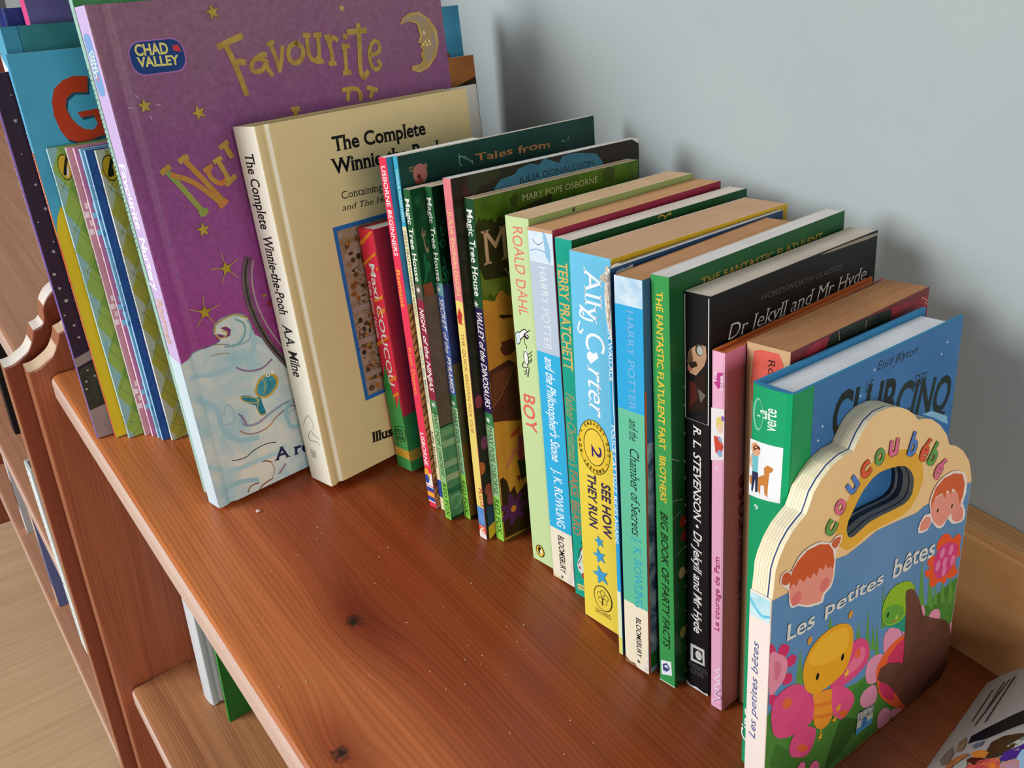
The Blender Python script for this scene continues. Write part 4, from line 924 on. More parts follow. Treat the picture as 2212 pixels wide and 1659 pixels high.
  ('P','c',((9.56,120.0),(13.49,120.0),(16.98,120.1),(18.81,118.4),(19.82,113.2),(15.12,111.3),(11.66,111.6),(9.47,114.3),(8.76,117.0),(10.35,118.1)),'5a2a1c'),
  ('P','c',((-0.16,106.4),(13.87,108.9),(18.56,105.3),(19.2,79.6),(20.0,71.5),(10.24,72.5),(-0.13,70.3),(0.11,86.5),(0.39,98.0)),'4a2418/5a2e1e@50'),
  ('P','c',((2.02,104.1),(17.53,105.2),(8.33,93.7),(0.59,86.3)),'6a3a24'),
  ('L','c',((18.06,105.5),(8.16,92.0),(0.5,85.5)),0.8,'8a5a3a',0),
  ('P','c',((-3.33,77.5),(7.41,74.8),(20.4,70.5),(23.3,55.1),(20.3,9.5),(3.76,7.58),(0.65,3.3)),'c88a2e/d09a34@40'),
  ('P','c',((16.67,63.9),(19.02,66.6),(21.0,59.6),(19.82,46.5),(15.54,46.4),(14.59,53.1)),'a8405a'),
  ('P','c',((15.59,58.1),(9.29,52.5),(5.01,46.2),(6.42,44.7),(12.22,50.4),(16.28,54.2)),'c07a4a'),
  ('E','c',(18.74,65.8),3,4,'c07a4a',0),
  ('P','c',((11.64,65.8),(18.67,68.5),(17.17,63.7),(10.31,62.8)),'b8502a'),
  ('P','c',((14.09,47.9),(20.3,46.2),(21.5,35.6),(16.0,34.2)),'2c3a20'),
  ('P','c',((12.65,38.4),(16.33,37.8),(14.28,33.1)),'8a3030'),
  ('P','c',((0.82,40.7),(2.98,41.6),(5.71,37.7),(7.03,29.7),(10.52,32.8),(12.05,26.6),(20.1,31.5),(20.7,1.5),(0.56,2.38)),'33200f/3a2a14@60'),
  ('E','c',(14.11,18.69),5.2,2.1,'5a2a5a',0.0),
  ('E','c',(12.04,23.0),5.2,2.1,'5a2a5a',51.4),
  ('E','c',(7.39,24.1),5.2,2.1,'5a2a5a',102.9),
  ('E','c',(3.65,21.1),5.2,2.1,'5a2a5a',154.3),
  ('E','c',(3.65,16.3),5.2,2.1,'5a2a5a',205.7),
  ('E','c',(7.39,13.33),5.2,2.1,'5a2a5a',257.1),
  ('E','c',(12.04,14.39),5.2,2.1,'5a2a5a',308.6),
  ('E','c',(8.61,18.69),2,2,'d08a2a',0),
  ('T','c','MARY POPE OSBORNE',(30.9,190.5),(85.7,190.5),3.22,'b0aa7a','s'),
  ('P','c',((22.9,193.2),(27.6,195.7),(28.9,193.2),(26.9,188.4),(24.0,189.5)),'33400e'),
  ('P','c',((90.4,195.2),(94.9,197.5),(99.3,195.5),(98.1,188.9),(91.0,190.8)),'3a4812'),
 ],
 'boy':[
  ('T','s','ROALD DAHL',(5.04,190.4),(5.04,145.8),7.06,'e07a6a','w'),
  ('T','s','BOY',(3.03,102.8),(3.03,81.7),8.41,'e0685a','bw'),
  ('P','s',((1.0,135.0),(4.03,136.4),(4.17,131.2),(1.65,129.6)),'cfe0ee'),
  ('L','s',((1.0,135.0),(4.03,136.4),(4.17,131.2),(1.65,129.6),(1.0,135.0)),0.4,'1a1a1a',0),
  ('P','s',((3.98,136.0),(7.95,138.7),(10.12,137.7),(10.42,134.8),(7.53,134.9),(4.63,132.4)),'eef0ea'),
  ('L','s',((3.98,136.0),(7.95,138.7),(10.12,137.7),(7.66,136.1),(10.23,135.9),(10.61,134.7),(7.53,134.9),(4.63,132.4)),0.5,'1a1a1a',0),
  ('L','s',((9.65,137.3),(12.45,139.3)),0.35,'1a1a1a',0),
  ('L','s',((7.57,135.3),(9.75,134.3)),1.2,'1a1a1a',0),
  ('L','s',((8.19,134.3),(7.47,131.6),(8.82,129.6),(7.71,127.1)),0.35,'1a1a1a',0),
  ('E','s',(7.82,123.4),1.6,5,'eef0ea',0),
  ('L','s',((7.49,127.1),(6.16,124.5),(6.53,121.2),(8.15,119.7),(9.18,121.4),(9.18,125.2),(7.69,127.0)),0.45,'1a1a1a',0),
  ('L','s',((9.43,125.7),(11.31,126.7),(12.59,128.1)),0.35,'1a1a1a',0),
  ('L','s',((9.22,123.7),(11.11,124.8),(12.39,126.2)),0.35,'1a1a1a',0),
  ('L','s',((9.01,121.8),(10.9,122.8),(12.19,124.2)),0.35,'1a1a1a',0),
  ('L','s',((8.89,120.6),(10.78,121.7),(12.07,123.1)),0.35,'1a1a1a',0),
  ('L','s',((5.94,120.6),(4.5,119.1),(5.08,117.7),(7.98,118.1),(8.8,119.8)),0.45,'1a1a1a',0),
  ('P','s',((7.55,118.0),(9.28,118.4),(8.03,112.7)),'e6e8e0'),
  ('L','s',((7.55,118.0),(8.05,112.9),(9.51,118.6)),0.4,'1a1a1a',0),
  ('L','s',((5.32,115.1),(7.38,116.4)),0.3,'1a1a1a',0),
  ('L','s',((5.69,113.7),(7.25,115.2)),0.3,'1a1a1a',0),
  ('L','s',((9.13,116.1),(8.46,116.7)),0.3,'1a1a1a',0),
  ('E','s',(6.87,7.29),3.4,3.9,'101010',0),
  ('E','s',(6.87,7.29),2.9,3.4,'e8b83a',0),
  ('E','s',(6.62,7.79),1.3,2.4,'141414',0),
  ('E','s',(7.59,7.01),0.8,1.6,'f0f0ea',0),
  ('P','c',((28.7,192.7),(29.6,194.5),(30.5,194.6),(30.5,192.7)),'1a1c14'),
 ],
 'stone':[
  ('P','s',((0.0,178.7),(16.56,178.7),(16.56,195.2),(0.0,195.2)),'c8dff0/e2ecf4@60'),
  ('P','s',((0.0,133.3),(16.56,133.3),(16.56,178.7),(0.0,178.7)),'b8c8da'),
  ('P','s',((0.0,0.1),(16.56,0.1),(16.56,133.3),(0.0,133.3)),'2fb0e0'),
  ('P','s',((0.0,0.1),(16.56,0.1),(16.56,32.4),(0.0,32.4)),'ece4cc'),
  ('L','s',((3.03,189.3),(4.79,187.9),(7.11,187.2),(9.82,188.9)),0.35,'4a6a9a',0),
  ('L','s',((0.97,183.7),(4.47,184.8),(8.27,184.7),(11.96,183.9)),0.4,'6a9ac8',0),
  ('P','s',((10.1,193.5),(10.58,189.0),(11.36,182.5),(13.41,179.5),(14.35,179.6),(14.45,185.6),(11.92,193.0)),'8fbfe0'),
  ('T','s','HARRY POTTER',(5.96,177.4),(5.96,134.8),5.47,'dfe6ee','s'),
  ('T','s','and the',(5.63,131.2),(5.63,117.1),6.29,'e8f4fa','sib'),
  ('T','s',"Philosopher's Stone",(5.63,116.6),(5.63,73.9),6.29,'e8f4fa','sib'),
  ('T','s','J. K. ROWLING',(5.96,69.1),(5.96,34.7),5.96,'e8f4fa','sb'),
  ('T','s','BLOOMSBURY',(5.96,28.9),(5.96,5.37),4.31,'1a1a1a','b'),
  ('S','s',(7.11,2.4),1.5,'1a1a1a',0,6),
  ('P','s',((10,-0.2),(16.8,-0.2),(16.8,13),(15.5,20),(14,16),(15,10),(12,5)),'f2ece2/d8ccc0@120'),
  ('P','s',((0,-0.2),(9,-0.2),(5,1.8),(2,1.2),(0,4)),'d8cca8'),
  ('P','s',((0,193.4),(16.5,193.4),(16.5,195.2),(0,195.2)),'c89a74'),
 ],
 'terry':[
  ('T','s','TERRY PRATCHETT',(1.33,183.9),(1.33,131.2),6.44,'e0bc6a','bs'),
  ('T','s',"Father Christmas's",(1.55,118.7),(1.55,78.4),6.1,'b8a060','i'),
  ('T','s','FAKE BEARD',(1.55,76.3),(1.55,38.3),5.55,'b8845a','b'),
  ('P','s',((2.9,19.89),(7.91,33.1),(10.29,28.0),(10.03,12.91),(4.01,15.77)),'d8e4e0'),
  ('E','s',(6.39,30.7),0.7,0.8,'c03a3a',0),
  ('E','s',(4.65,25.4),0.7,0.8,'1f6a5a',0),
  ('E','s',(7.26,23.1),0.7,0.8,'e0c040',0),
  ('E','s',(4.89,18.53),0.7,0.8,'c03a3a',0),
  ('E','s',(8.34,29.4),0.7,0.8,'1f6a5a',0),
  ('E','s',(8.12,19.52),0.7,0.8,'e0c040',0),
  ('P','s',((6.08,15.61),(9.62,17.36),(9.36,13.16),(6.31,12.81)),'c03030'),
  ('L','s',((6.7,35.4),(7.91,33.1),(4.82,27.7),(6.78,26.4),(3.61,20.2)),0.4,'102a24',0),
  ('P','s',((2.31,7.26),(9.77,8.68),(9.56,5.39),(2.49,3.78)),'e0d88a'),
  ('T','s','CORGI',(2.97,4.63),(11.7,6.73),1.84,'1a1a1a','b'),
  ('L','c',((58.1,193.2),(59.0,194.1),(61.4,193.9),(63.1,192.7),(62.2,191.8)),0.7,'b8944a',0),
  ('L','c',((63.1,192.7),(65.6,193.9),(67.3,193.8),(66.4,193.2)),0.7,'b8944a',0),
 ],
 'ally':[
  ('P','s',((0.0,0.1),(25.3,0.1),(25.3,104.5),(0.0,104.5)),'ead24a'),
  ('T','s','Ally',(9.11,189.8),(9.11,164.4),10.62,'eef6fa','s'),
  ('T','s','C',(8.6,159.9),(8.6,151.3),12.14,'eef6fa','s'),
  ('T','s','rter',(9.11,144.2),(9.11,118.8),11.13,'eef6fa','si'),
  ('P','s',((9.01,149.0),(10.89,150.8),(13.07,150.0),(15.33,151.3),(16.54,148.9),(11.47,144.6),(9.09,147.0)),'eef6fa'),
  ('L','s',((8.03,167.3),(6.56,169.6),(5.51,166.8),(9.0,165.6),(13.39,165.6)),1.1,'eef6fa',0),
  ('L','s',((5.32,163.4),(4.02,159.8),(5.46,158.2),(7.11,160.2)),1.0,'eef6fa',0),
  ('E','s',(11.53,102.3),10.6,14.3,'4a4020',0),
  ('E','s',(11.53,102.3),10.2,13.9,'e8c83a',0),
  ('E','s',(11.53,102.3),7.2,9.8,'4a4020',0),
  ('E','s',(11.53,102.3),6.7,9.3,'eecf4a',0),
  ('T','s','2',(9.74,103.5),(9.93,97.2),6.5,'3a2a6a','b'),
  ('T','s','E',(6.17,111.4),(7.29,112.3),1.8,'3a2a20','b'),
  ('T','s','M',(7.78,112.7),(9.04,113.3),1.8,'3a2a20','b'),
  ('T','s','B',(9.58,113.6),(10.92,113.8),1.8,'3a2a20','b'),
  ('T','s','A',(11.47,113.9),(12.83,113.8),1.8,'3a2a20','b'),
  ('T','s','S',(13.37,113.6),(14.67,113.1),1.8,'3a2a20','b'),
  ('T','s','S',(15.18,112.7),(16.36,111.9),1.8,'3a2a20','b'),
  ('T','s','Y',(16.8,111.3),(17.8,110.2),1.8,'3a2a20','b'),
  ('T','s','R',(19.19,107.3),(19.69,105.8),1.8,'3a2a20','b'),
  ('T','s','O',(19.83,104.9),(20.0,103.3),1.8,'3a2a20','b'),
  ('T','s','W',(20.1,102.3),(19.96,100.7),1.8,'3a2a20','b'),
  ('T','s','·',(19.24,97.3),(18.56,95.9),1.8,'3a2a20','b'),
  ('T','s','E',(16.89,93.3),(15.77,92.4),1.8,'3a2a20','b'),
  ('T','s','M',(15.28,91.9),(14.02,91.3),1.8,'3a2a20','b'),
  ('T','s','B',(13.48,91.1),(12.14,90.8),1.8,'3a2a20','b'),
  ('T','s','A',(11.59,90.8),(10.23,90.9),1.8,'3a2a20','b'),
  ('T','s','S',(9.69,91.1),(8.39,91.6),1.8,'3a2a20','b'),
  ('T','s','S',(7.88,92.0),(6.7,92.8),1.8,'3a2a20','b'),
  ('T','s','Y',(6.26,93.3),(5.26,94.4),1.8,'3a2a20','b'),
  ('T','s','R',(3.87,97.4),(3.37,98.9),1.8,'3a2a20','b'),
  ('T','s','O',(3.23,99.8),(3.02,101.4),1.8,'3a2a20','b'),
  ('T','s','W',(3.0,102.4),(3.1,104.0),1.8,'3a2a20','b'),
  ('T','s','·',(3.82,107.4),(4.5,108.8),1.8,'3a2a20','b'),
  ('T','s','SEE HOW',(15.68,85.3),(15.68,55.8),5.56,'3a2a5a','b'),
  ('T','s','THEY RUN',(6.32,87.3),(6.32,57.4),5.56,'3a2a5a','b'),
  ('S','s',(12.8,50.6),3.6,'3f9ccc',90,5),
  ('S','s',(12.56,42.1),4.8,'3f9ccc',90,5),
  ('S','s',(12.97,30.8),6,'3f9ccc',90,5),
  ('E','s',(13.96,17.18),6.4,7.6,'3a3424',0),
  ('E','s',(13.96,17.18),5.9,7.1,'e8d04a',0),
  ('E','s',(13.99,20.5),1.7,1.7,'3a3424',0),
  ('E','s',(16.39,18.67),1.7,1.7,'3a3424',0),
  ('E','s',(11.59,18.67),1.7,1.7,'3a3424',0),
  ('E','s',(15.49,15.87),1.7,1.7,'3a3424',0),
  ('E','s',(12.49,15.87),1.7,1.7,'3a3424',0),
  ('E','s',(13.99,20.5),1.35,1.35,'e8d04a',0),
  ('E','s',(16.39,18.67),1.35,1.35,'e8d04a',0),
  ('E','s',(11.59,18.67),1.35,1.35,'e8d04a',0),
  ('E','s',(15.49,15.87),1.35,1.35,'e8d04a',0),
  ('E','s',(12.49,15.87),1.35,1.35,'e8d04a',0),
  ('L','s',((13.99,17.87),(13.49,12.87)),0.8,'3a3424',0),
  ('T','s','ORCHARD',(8.19,6.3),(19.15,6.67),2.73,'8a7a3a',''),
  ('P','c',((0.54,195.6),(1.88,192.9),(6.73,193.2),(8.75,195.3),(3.92,196.2)),'c8a22e'),
 ],
 'karen':[
  ('T','s','KAREN WALLACE',(0.27,179.6),(0.27,147.9),1.99,'eef4f6','b'),
  ('T','s','POLICE CAT FUZZ RIDES AGAIN!',(0.27,126.7),(0.27,65.1),1.99,'eef4f6','b'),
  ('T','s','Colour Young Puffin',(0.4,34.6),(0.4,9.06),1.59,'8aa0a8',''),
  ('P','s',((0.0,10.19),(2.66,10.19),(2.66,37.8),(0.0,37.8)),'dfe6c0'),
  ('P','s',((0.0,0.1),(2.66,0.1),(2.66,10.19),(0.0,10.19)),'e0d86a'),
  ('P','s',((-0.1,174.3),(0.8,178.3),(1.6,168.3),(2.8,164.3),(2.8,198.3),(0,198.3)),'d8c8b4/f0ece8@150'),
  ('L','s',((2.5,162.3),(2.0,138.3),(2.6,118.3),(2.2,98.3)),0.5,'e8e6e2',0),
 ],
 'chamber':[
  ('P','s',((0.0,186.1),(14.87,186.1),(14.87,198.9),(0.0,198.9)),'a8cce4/d6e6f0@60'),
  ('P','s',((0.0,115.5),(14.87,115.5),(14.87,186.1),(0.0,186.1)),'2aa6dc'),
  ('P','s',((0.0,94.1),(14.87,94.1),(14.87,138.9),(0.0,138.9)),'6ac09c'),
  ('P','s',((0.0,36.9),(14.87,36.9),(14.87,136.5),(0.0,136.5)),'62be9a'),
  ('P','s',((0.0,0.1),(14.87,0.1),(14.87,37.4),(0.0,37.4)),'ece2c8'),
  ('T','s','HARRY POTTER',(6.25,184.7),(6.25,139.3),3.87,'7ab4dc','s'),
  ('T','s','and the',(6.25,135.1),(6.25,125.0),4.76,'14302a','si'),
  ('T','s','Chamber of Secrets',(6.25,121.0),(6.25,76.5),5.06,'14302a','si'),
  ('T','s','J. K. ROWLING',(7.14,75.5),(7.14,36.9),4.46,'2aa6c8','s'),
  ('T','s','BLOOMSBURY',(7.44,30.4),(7.44,7.1),2.97,'1a1a1a','b'),
  ('S','s',(8.52,4.34),1.6,'1a1a1a',0,6),
  ('P','s',((9,-0.2),(15,-0.2),(15,16),(13.6,14),(14,8),(11,4)),'f4f0e8/d8ccc0@120'),
  ('P','s',((0,-0.2),(8,-0.2),(6,2),(3,1.5),(0,3.5)),'8a6a48'),
  ('P','c',((0,0),(1.2,0),(1.2,150),(0,150)),'b84a2a'),
  ('P','c',((1.2,0),(109.8,0),(109.8,125),(1.2,125)),'2a3a5a/8aa0b0@60'),
  ('P','c',((1.2,12),(109.8,12),(109.8,3),(1.2,3)),'1a5a2a'),
 ],
 'fart':[
  ('T','s','THE FANTASTIC FLATULENT FART',(2.8,196.3),(2.8,126.5),3.36,'e8c23a','bw'),
  ('T','s',"BROTHERS'",(2.8,123.2),(2.8,100.5),3.36,'e8c23a','bw'),
  ('T','s','BIG BOOK OF FARTY FACTS',(2.8,95.5),(2.8,21.4),3.92,'12301a','bi'),
  ('P','s',((1.17,12.23),(7.29,14.62),(7.75,6.5),(1.34,3.84)),'e6eaf0'),
  ('P','s',((2.11,10.37),(4.59,12.44),(6.73,10.1),(4.73,7.1),(2.27,6.84)),'3a4a7a'),
  ('P','s',((2.7,9.51),(4.57,11.22),(5.75,9.52)),'e6eaf0'),
  ('T','c','THE FANTASTIC FLATULENT',(20.0,194.1),(110.7,193.3),3.07,'9a7a34','bw'),
  ('E','c',(7.11,89.4),2.2,3,'8a2a1a',0),
  ('E','c',(7.71,81.8),2.2,3,'7a2a1a',0),
  ('E','c',(6.02,62.9),2.2,3,'a8906a',0),
  ('E','c',(6.28,29.6),2.2,3,'8a8a4a',0),
  ('E','c',(10.49,3.13),2.2,3,'3a4a3a',0),
  ('L','c',((-1.06,124.3),(4.84,120.4)),0.25,'a8b0a0',0),
  ('L','c',((-0.19,102.9),(7.26,100.8)),0.25,'a8b0a0',0),
  ('L','c',((-1.08,93.3),(5.8,95.1)),0.25,'a8b0a0',0),
  ('L','c',((2.67,73.8),(6.92,75.8)),0.25,'a8b0a0',0),
  ('L','s',((0,0.3),(9.34,0.3)),0.8,'c8e0c8',0),
 ],
 'jekyll':[
  ('P','s',((4.83,174.5),(7.68,176.2),(10.88,175.9),(11.3,171.2),(10.11,167.4),(6.04,162.2),(2.72,162.7),(1.5,168.1),(2.77,172.6)),'b08a6a'),
  ('P','s',((3.6,173.9),(4.81,167.5),(2.74,166.3),(1.5,168.1)),'5a4030'),
  ('E','s',(7.68,173.7),2.0,2.6,'3a3a36',0),
  ('E','s',(8.0,173.5),1.5,2.0,'a8aaa2',0),
  ('P','s',((1.91,166.8),(6.05,168.5),(6.87,166.6),(3.57,164.7)),'2a1a12'),
  ('P','s',((1.48,164.9),(4.4,164.9),(3.56,163.7),(1.89,163.6)),'a85a50'),
  ('P','s',((2.7,157.0),(7.68,162.6),(10.92,166.2),(11.0,148.4),(1.79,145.0)),'241410'),
  ('P','s',((2.71,159.1),(6.04,158.6),(6.86,152.3),(2.65,146.7)),'4a1a14'),
  ('P','s',((6.86,156.7),(10.97,154.9),(8.52,150.6)),'6a6058'),
  ('P','s',((3.19,174.8),(6.06,175.8),(6.06,177.6),(2.79,176.5)),'141010'),
  ('L','s',((0.55,195.9),(0.55,141.9),(12.36,141.7),(12.36,195.9)),0.4,'e6e6e4',1),
  ('T','s','R. L. STEVENSON •',(4.7,140.0),(4.7,90.2),3.92,'e0e0da','sib'),
  ('T','s','Dr Jekyll and Mr Hyde',(4.7,88.3),(4.7,33.5),4.44,'e0e0da','sib'),
  ('P','s',((2.78,25.6),(10.74,26.1),(11.0,16.74),(2.74,15.57)),'c8c8c4'),
  ('P','s',((4.2,24.1),(9.59,24.3),(9.84,17.68),(4.18,17.38)),'1a1a1e'),
  ('E','s',(7.49,21.0),1.9,2.6,'c8c8c4',0),
  ('T','s','WORDSWORTH',(1.28,11.71),(12.77,12.15),2.76,'5a5a5e','s'),
  ('T','s','EDITIONS',(2.95,8.51),(10.44,9.29),2.4,'5a5a5e','s'),
  ('T','c','WORDSWORTH CLASSICS',(32.3,186.6),(94.2,185.3),2.35,'4a4846','si'),
  ('T','c','Dr Jekyll and Mr Hyde',(11.23,175.6),(115.5,175.2),6.54,'b8b4ac','isn'),
  ('P','c',((74.9,195.9),(84.0,196.4),(99.5,196.3),(111.9,196.2),(125.6,195.5),(126.1,194.6),(113.5,194.4),(102.2,194.9),(84.1,195.4)),'8a8070'),
  ('P','s',((0,-0.1),(13.06,-0.1),(13.06,1.5),(10.45,0.8),(6.53,1.6),(2.61,0.7),(0,2.8)),'b8b8b8/d8d8d4@150'),
  ('E','s',(0.1,8.0),0.35,0.9,'c8c8c4',0),
  ('E','s',(0.1,21.3),0.35,0.9,'c8c8c4',0),
  ('E','s',(0.1,34.6),0.35,0.9,'c8c8c4',0),
  ('E','s',(0.1,42.9),0.35,0.9,'c8c8c4',0),
  ('E','s',(0.1,56.2),0.35,0.9,'c8c8c4',0),
  ('E','s',(0.1,64.5),0.35,0.9,'c8c8c4',0),
  ('E','s',(0.1,77.8),0.35,0.9,'c8c8c4',0),
  ('E','s',(0.1,91.1),0.35,0.9,'c8c8c4',0),
  ('E','s',(0.1,99.4),0.35,0.9,'c8c8c4',0),
  ('E','s',(0.1,112.7),0.35,0.9,'c8c8c4',0),
  ('E','s',(0.1,121.0),0.35,0.9,'c8c8c4',0),
  ('E','s',(0.1,134.3),0.35,0.9,'c8c8c4',0),
  ('E','s',(0.1,147.6),0.35,0.9,'c8c8c4',0),
  ('E','s',(0.1,155.9),0.35,0.9,'c8c8c4',0),
 ],
 'pink':[
  ('P','s',((-0.58,153.5),(7.32,154.7),(7.65,132.3),(-0.6,129.5)),'ece6e8'),
  ('P','s',((1.36,165.0),(3.29,169.7),(5.99,170.0),(4.48,167.2),(6.21,164.2),(3.34,162.7)),'c0408a'),
  ('T','s','rose',(5.86,162.4),(5.86,168.6),2.0,'f4e4ee','b'),
  ('T','s','La',(2.66,165.5),(2.66,169.7),1.66,'f4e4ee','b'),
  ('E','s',(4.25,147.3),1.7,3.3,'e8d070',0),
  ('E','s',(4.66,145.7),1.2,2.2,'eec8a8',0),
  ('P','s',((2.64,149.7),(5.4,151.3),(6.59,149.5),(3.05,148.4)),'e8d070'),
  ('P','s',((1.48,141.4),(4.69,141.7),(6.32,137.8),(4.77,132.8),(2.33,134.2)),'d04a3a'),
  ('P','s',((3.09,141.2),(5.49,141.2),(5.11,138.9)),'8ab0d8'),
  ('E','s',(5.8,150.3),0.7,1.2,'8a6ac0',0),
  ('E','s',(4.51,134.2),1.2,1.6,'8ab0d8',0),
  ('T','s','6',(2.67,126.2),(4.08,126.6),1.83,'f4eef2','b'),
  ('T','s','Le courage de Pam',(4.79,44.9),(4.79,83.8),2.8,'b02a72',''),
  ('L','s',((1.59,3.48),(6.12,7.58),(2.72,7.79),(5.52,11.93),(2.13,11.57),(6.04,16.94),(2.67,16.62),(5.45,20.6),(3.2,21.6),(5.42,24.1)),0.55,'f6eef4',0),
  ('L','s',((2.16,3.61),(6.69,7.94),(3.28,8.15),(5.86,12.14)),0.3,'8a5aa0',0),
  ('T','c','LA BIBLIOTHÈQUE',(13.66,53.3),(13.44,93.7),3.01,'9a2a4a',''),
  ('T','c','rose',(15.46,93.5),(14.66,120.4),7.12,'9a1c40','b'),
 ],
 'redbrown':[
  ('P','s',((3.54,177.9),(6.63,179.0),(15.0,179.3),(16.2,177.2),(17.27,175.1),(16.26,170.6),(16.21,159.3),(3.23,155.5),(2.46,165.6)),'d8584a/e0685a@60'),
  ('T','s','Roald Dahl',(10.21,175.7),(11.13,150.5),3.27,'3a1410',''),
  ('P','c',((9.06,178.4),(16.71,180.3),(25.9,180.1),(31.7,180.9),(22.2,170.2),(8.49,171.7)),'9a3038/7a2028@60'),
  ('P','c',((25.9,180.1),(32.8,181.2),(51.3,180.4),(72.3,179.1),(74.2,158.7),(22.2,170.2)),'181c18/2a3028@60'),
  ('P','c',((72.3,179.1),(84.7,178.8),(99.2,177.7),(109.1,176.4),(110.9,164.0),(73.2,165.2)),'98303a/7a2430@60'),
  ('L','c',((101.3,174.5),(109.0,169.3)),0.3,'c8a888',0),
  ('L','c',((104.5,169.7),(110.7,164.8)),0.3,'c8a888',0),
  ('L','c',((97.8,177.7),(106.0,173.2)),0.3,'c8a888',0),
  ('L','c',((52.7,179.3),(52.7,174.9)),0.3,'c8a888',0),
  ('L','c',((32.3,180.7),(33.4,176.1)),0.3,'c8a888',0),
  ('P','c',((2.47,179.1),(5.7,179.5),(6.89,178.1),(3.65,177.7)),'7a3028'),
 ],
 'club':[
  ('P','s',((-0.79,157.8),(15.18,159.2),(14.87,136.2),(-0.78,133.8)),'eceff2'),
  ('P','c',((12.11,0.1),(114.1,0.1),(114.1,180.5),(12.11,180.5)),'34669c/3c70a4@20'),
  ('P','s',((1.49,152.6),(3.04,152.5),(4.81,152.4),(4.62,145.3),(1.76,144.9)),'6fc0c8'),
  ('P','s',((1.76,144.9),(4.85,145.4),(4.94,137.2),(3.63,136.6),(3.42,142.3),(2.31,136.1),(1.51,136.5)),'2a3050'),
  ('E','s',(3.19,154.6),2.4,2.7,'e0a880',0),
  ('P','s',((1.8,154.8),(2.89,156.4),(5.18,156.3),(5.61,155.1),(3.71,155.1),(2.61,153.7)),'5a2a20'),
  ('L','s',((1.53,151.6),(0.62,148.4),(1.7,146.7)),0.9,'e0a880',0),
  ('P','s',((4.92,143.6),(7.89,145.8),(7.55,148.5),(9.21,150.2),(11.69,149.7),(11.17,148.1),(10.09,147.4),(9.61,141.2),(9.57,136.8),(8.23,137.8),(7.86,141.2),(6.2,140.6),(6.2,136.6),(5.14,138.0)),'c8803a'),
  ('P','s',((0.3,141.8),(1.43,143.3),(1.75,138.8),(0.63,139.1)),'c8803a'),
  ('T','s','9',(3.75,129.2),(5.7,129.6),2.15,'e6eef0','b'),
  ('E','s',(3.92,169.2),2.6,6.6,'7fc8a6',0),
  ('E','s',(4.14,169.3),2.0,5.8,'1fa06a',0),
  ('T','s','La',(7.99,168.5),(7.99,171.8),4.44,'e4f4ea','b'),
  ('T','s','verte',(12.07,164.4),(12.07,173.4),5.32,'d8efe2','b'),
  ('T','s','Cinq',(5.86,12.99),(5.86,30.7),5.86,'e6f0ea','b'),
  ('T','c','Enid Blyton',(51.9,174.2),(80.1,173.4),3.57,'101418','iw'),
  ('L','c',((62.4,172.5),(64.1,172.6)),0.4,'101418',0),
  ('T','c','LE',(45.1,167.0),(49.6,166.6),4.85,'1a2830',''),
  ('T','c','DES',(80.6,158.7),(89.2,157.7),4.98,'1a2830',''),
  ('T','c','CLUB',(23.5,155.4),(65.5,149.1),17.58,'14201f','B'),
  ('T','c','CINQ',(66.2,148.5),(108.8,138.9),15.58,'1c2a28','B'),
  ('E','c',(102.9,171.7),0.45,0.45,'d8e4f0',0),
  ('E','c',(99.2,167.6),0.45,0.45,'d8e4f0',0),
  ('E','c',(49.9,175.2),0.45,0.45,'d8e4f0',0),
  ('E','c',(41.8,167.0),0.45,0.45,'d8e4f0',0),
  ('E','c',(18.39,162.2),0.45,0.45,'d8e4f0',0),
  ('E','c',(16.13,157.2),0.45,0.45,'d8e4f0',0),
  ('P','c',((88.7,143.6),(96.7,142.5),(110.2,135.6),(111.8,131.0),(98.8,138.7)),'7fb0cc'),
 ],
 'starry':[
  ('P','c',((0,51.2),(180.0,94.2),(180.0,100.2),(0,57.2)),'9a8c8c'),
  ('P','c',((0,20.7),(180.0,42.7),(180.0,92.2),(0,49.2)),'2c3028/454a3c@60'),
  ('P','c',((0,0.2),(180.0,0.2),(180.0,40.7),(0,20.7)),'a8948f/948484@40'),
  ('S','c',(6.71,202.8),1.4,'b8b0c0',10,5),
  ('S','c',(8.41,216.7),0.7,'b8b0c0',10,5),
  ('S','c',(4.8,184.5),0.6,'b8b0c0',10,5),
  ('S','c',(7.45,166.3),1.1,'b8b0c0',10,5),
  ('S','c',(8.93,151.7),1.3,'b8b0c0',10,5),
  ('S','c',(2.82,144.9),0.7,'b8b0c0',10,5),
  ('S','c',(7.97,131.7),0.8,'b8b0c0',10,5),
  ('S','c',(6.39,125.9),1.4,'b8b0c0',10,5),
  ('S','c',(3.02,112.5),1.3,'b8b0c0',10,5),
  ('S','c',(3.23,112.4),1.2,'c0bcb8',20,5),
  ('S','c',(3.66,103.2),1.3,'c0bcb8',20,5),
  ('S','c',(5.37,94.8),1.6,'c0bcb8',20,5),
  ('S','c',(2.0,86.1),0.9,'c0bcb8',20,5),
  ('S','c',(5.73,78.3),1.1,'c0bcb8',20,5),
  ('S','c',(6.34,70.1),1.1,'c0bcb8',20,5),
  ('S','c',(5.8,47.5),0.9,'c0bcb8',20,5),
  ('S','c',(9.01,42.5),1.1,'c0bcb8',20,5),
  ('S','c',(3.12,40.5),1.1,'c0bcb8',20,5),
  ('S','c',(2.06,35.5),1.1,'c0bcb8',20,5),
  ('L','s',((0.5,4.0),(1.4,4.5)),0.4,'c8b0d8',0),
  ('L','s',((1.0,5.25),(2.0,5.75)),0.4,'c8b0d8',0),
  ('L','s',((1.5,6.5),(1.4,7.0)),0.4,'c8b0d8',0),
  ('L','s',((0.5,7.75),(2.0,8.25)),0.4,'c8b0d8',0),
  ('L','s',((1.0,9.0),(1.4,9.5)),0.4,'c8b0d8',0),
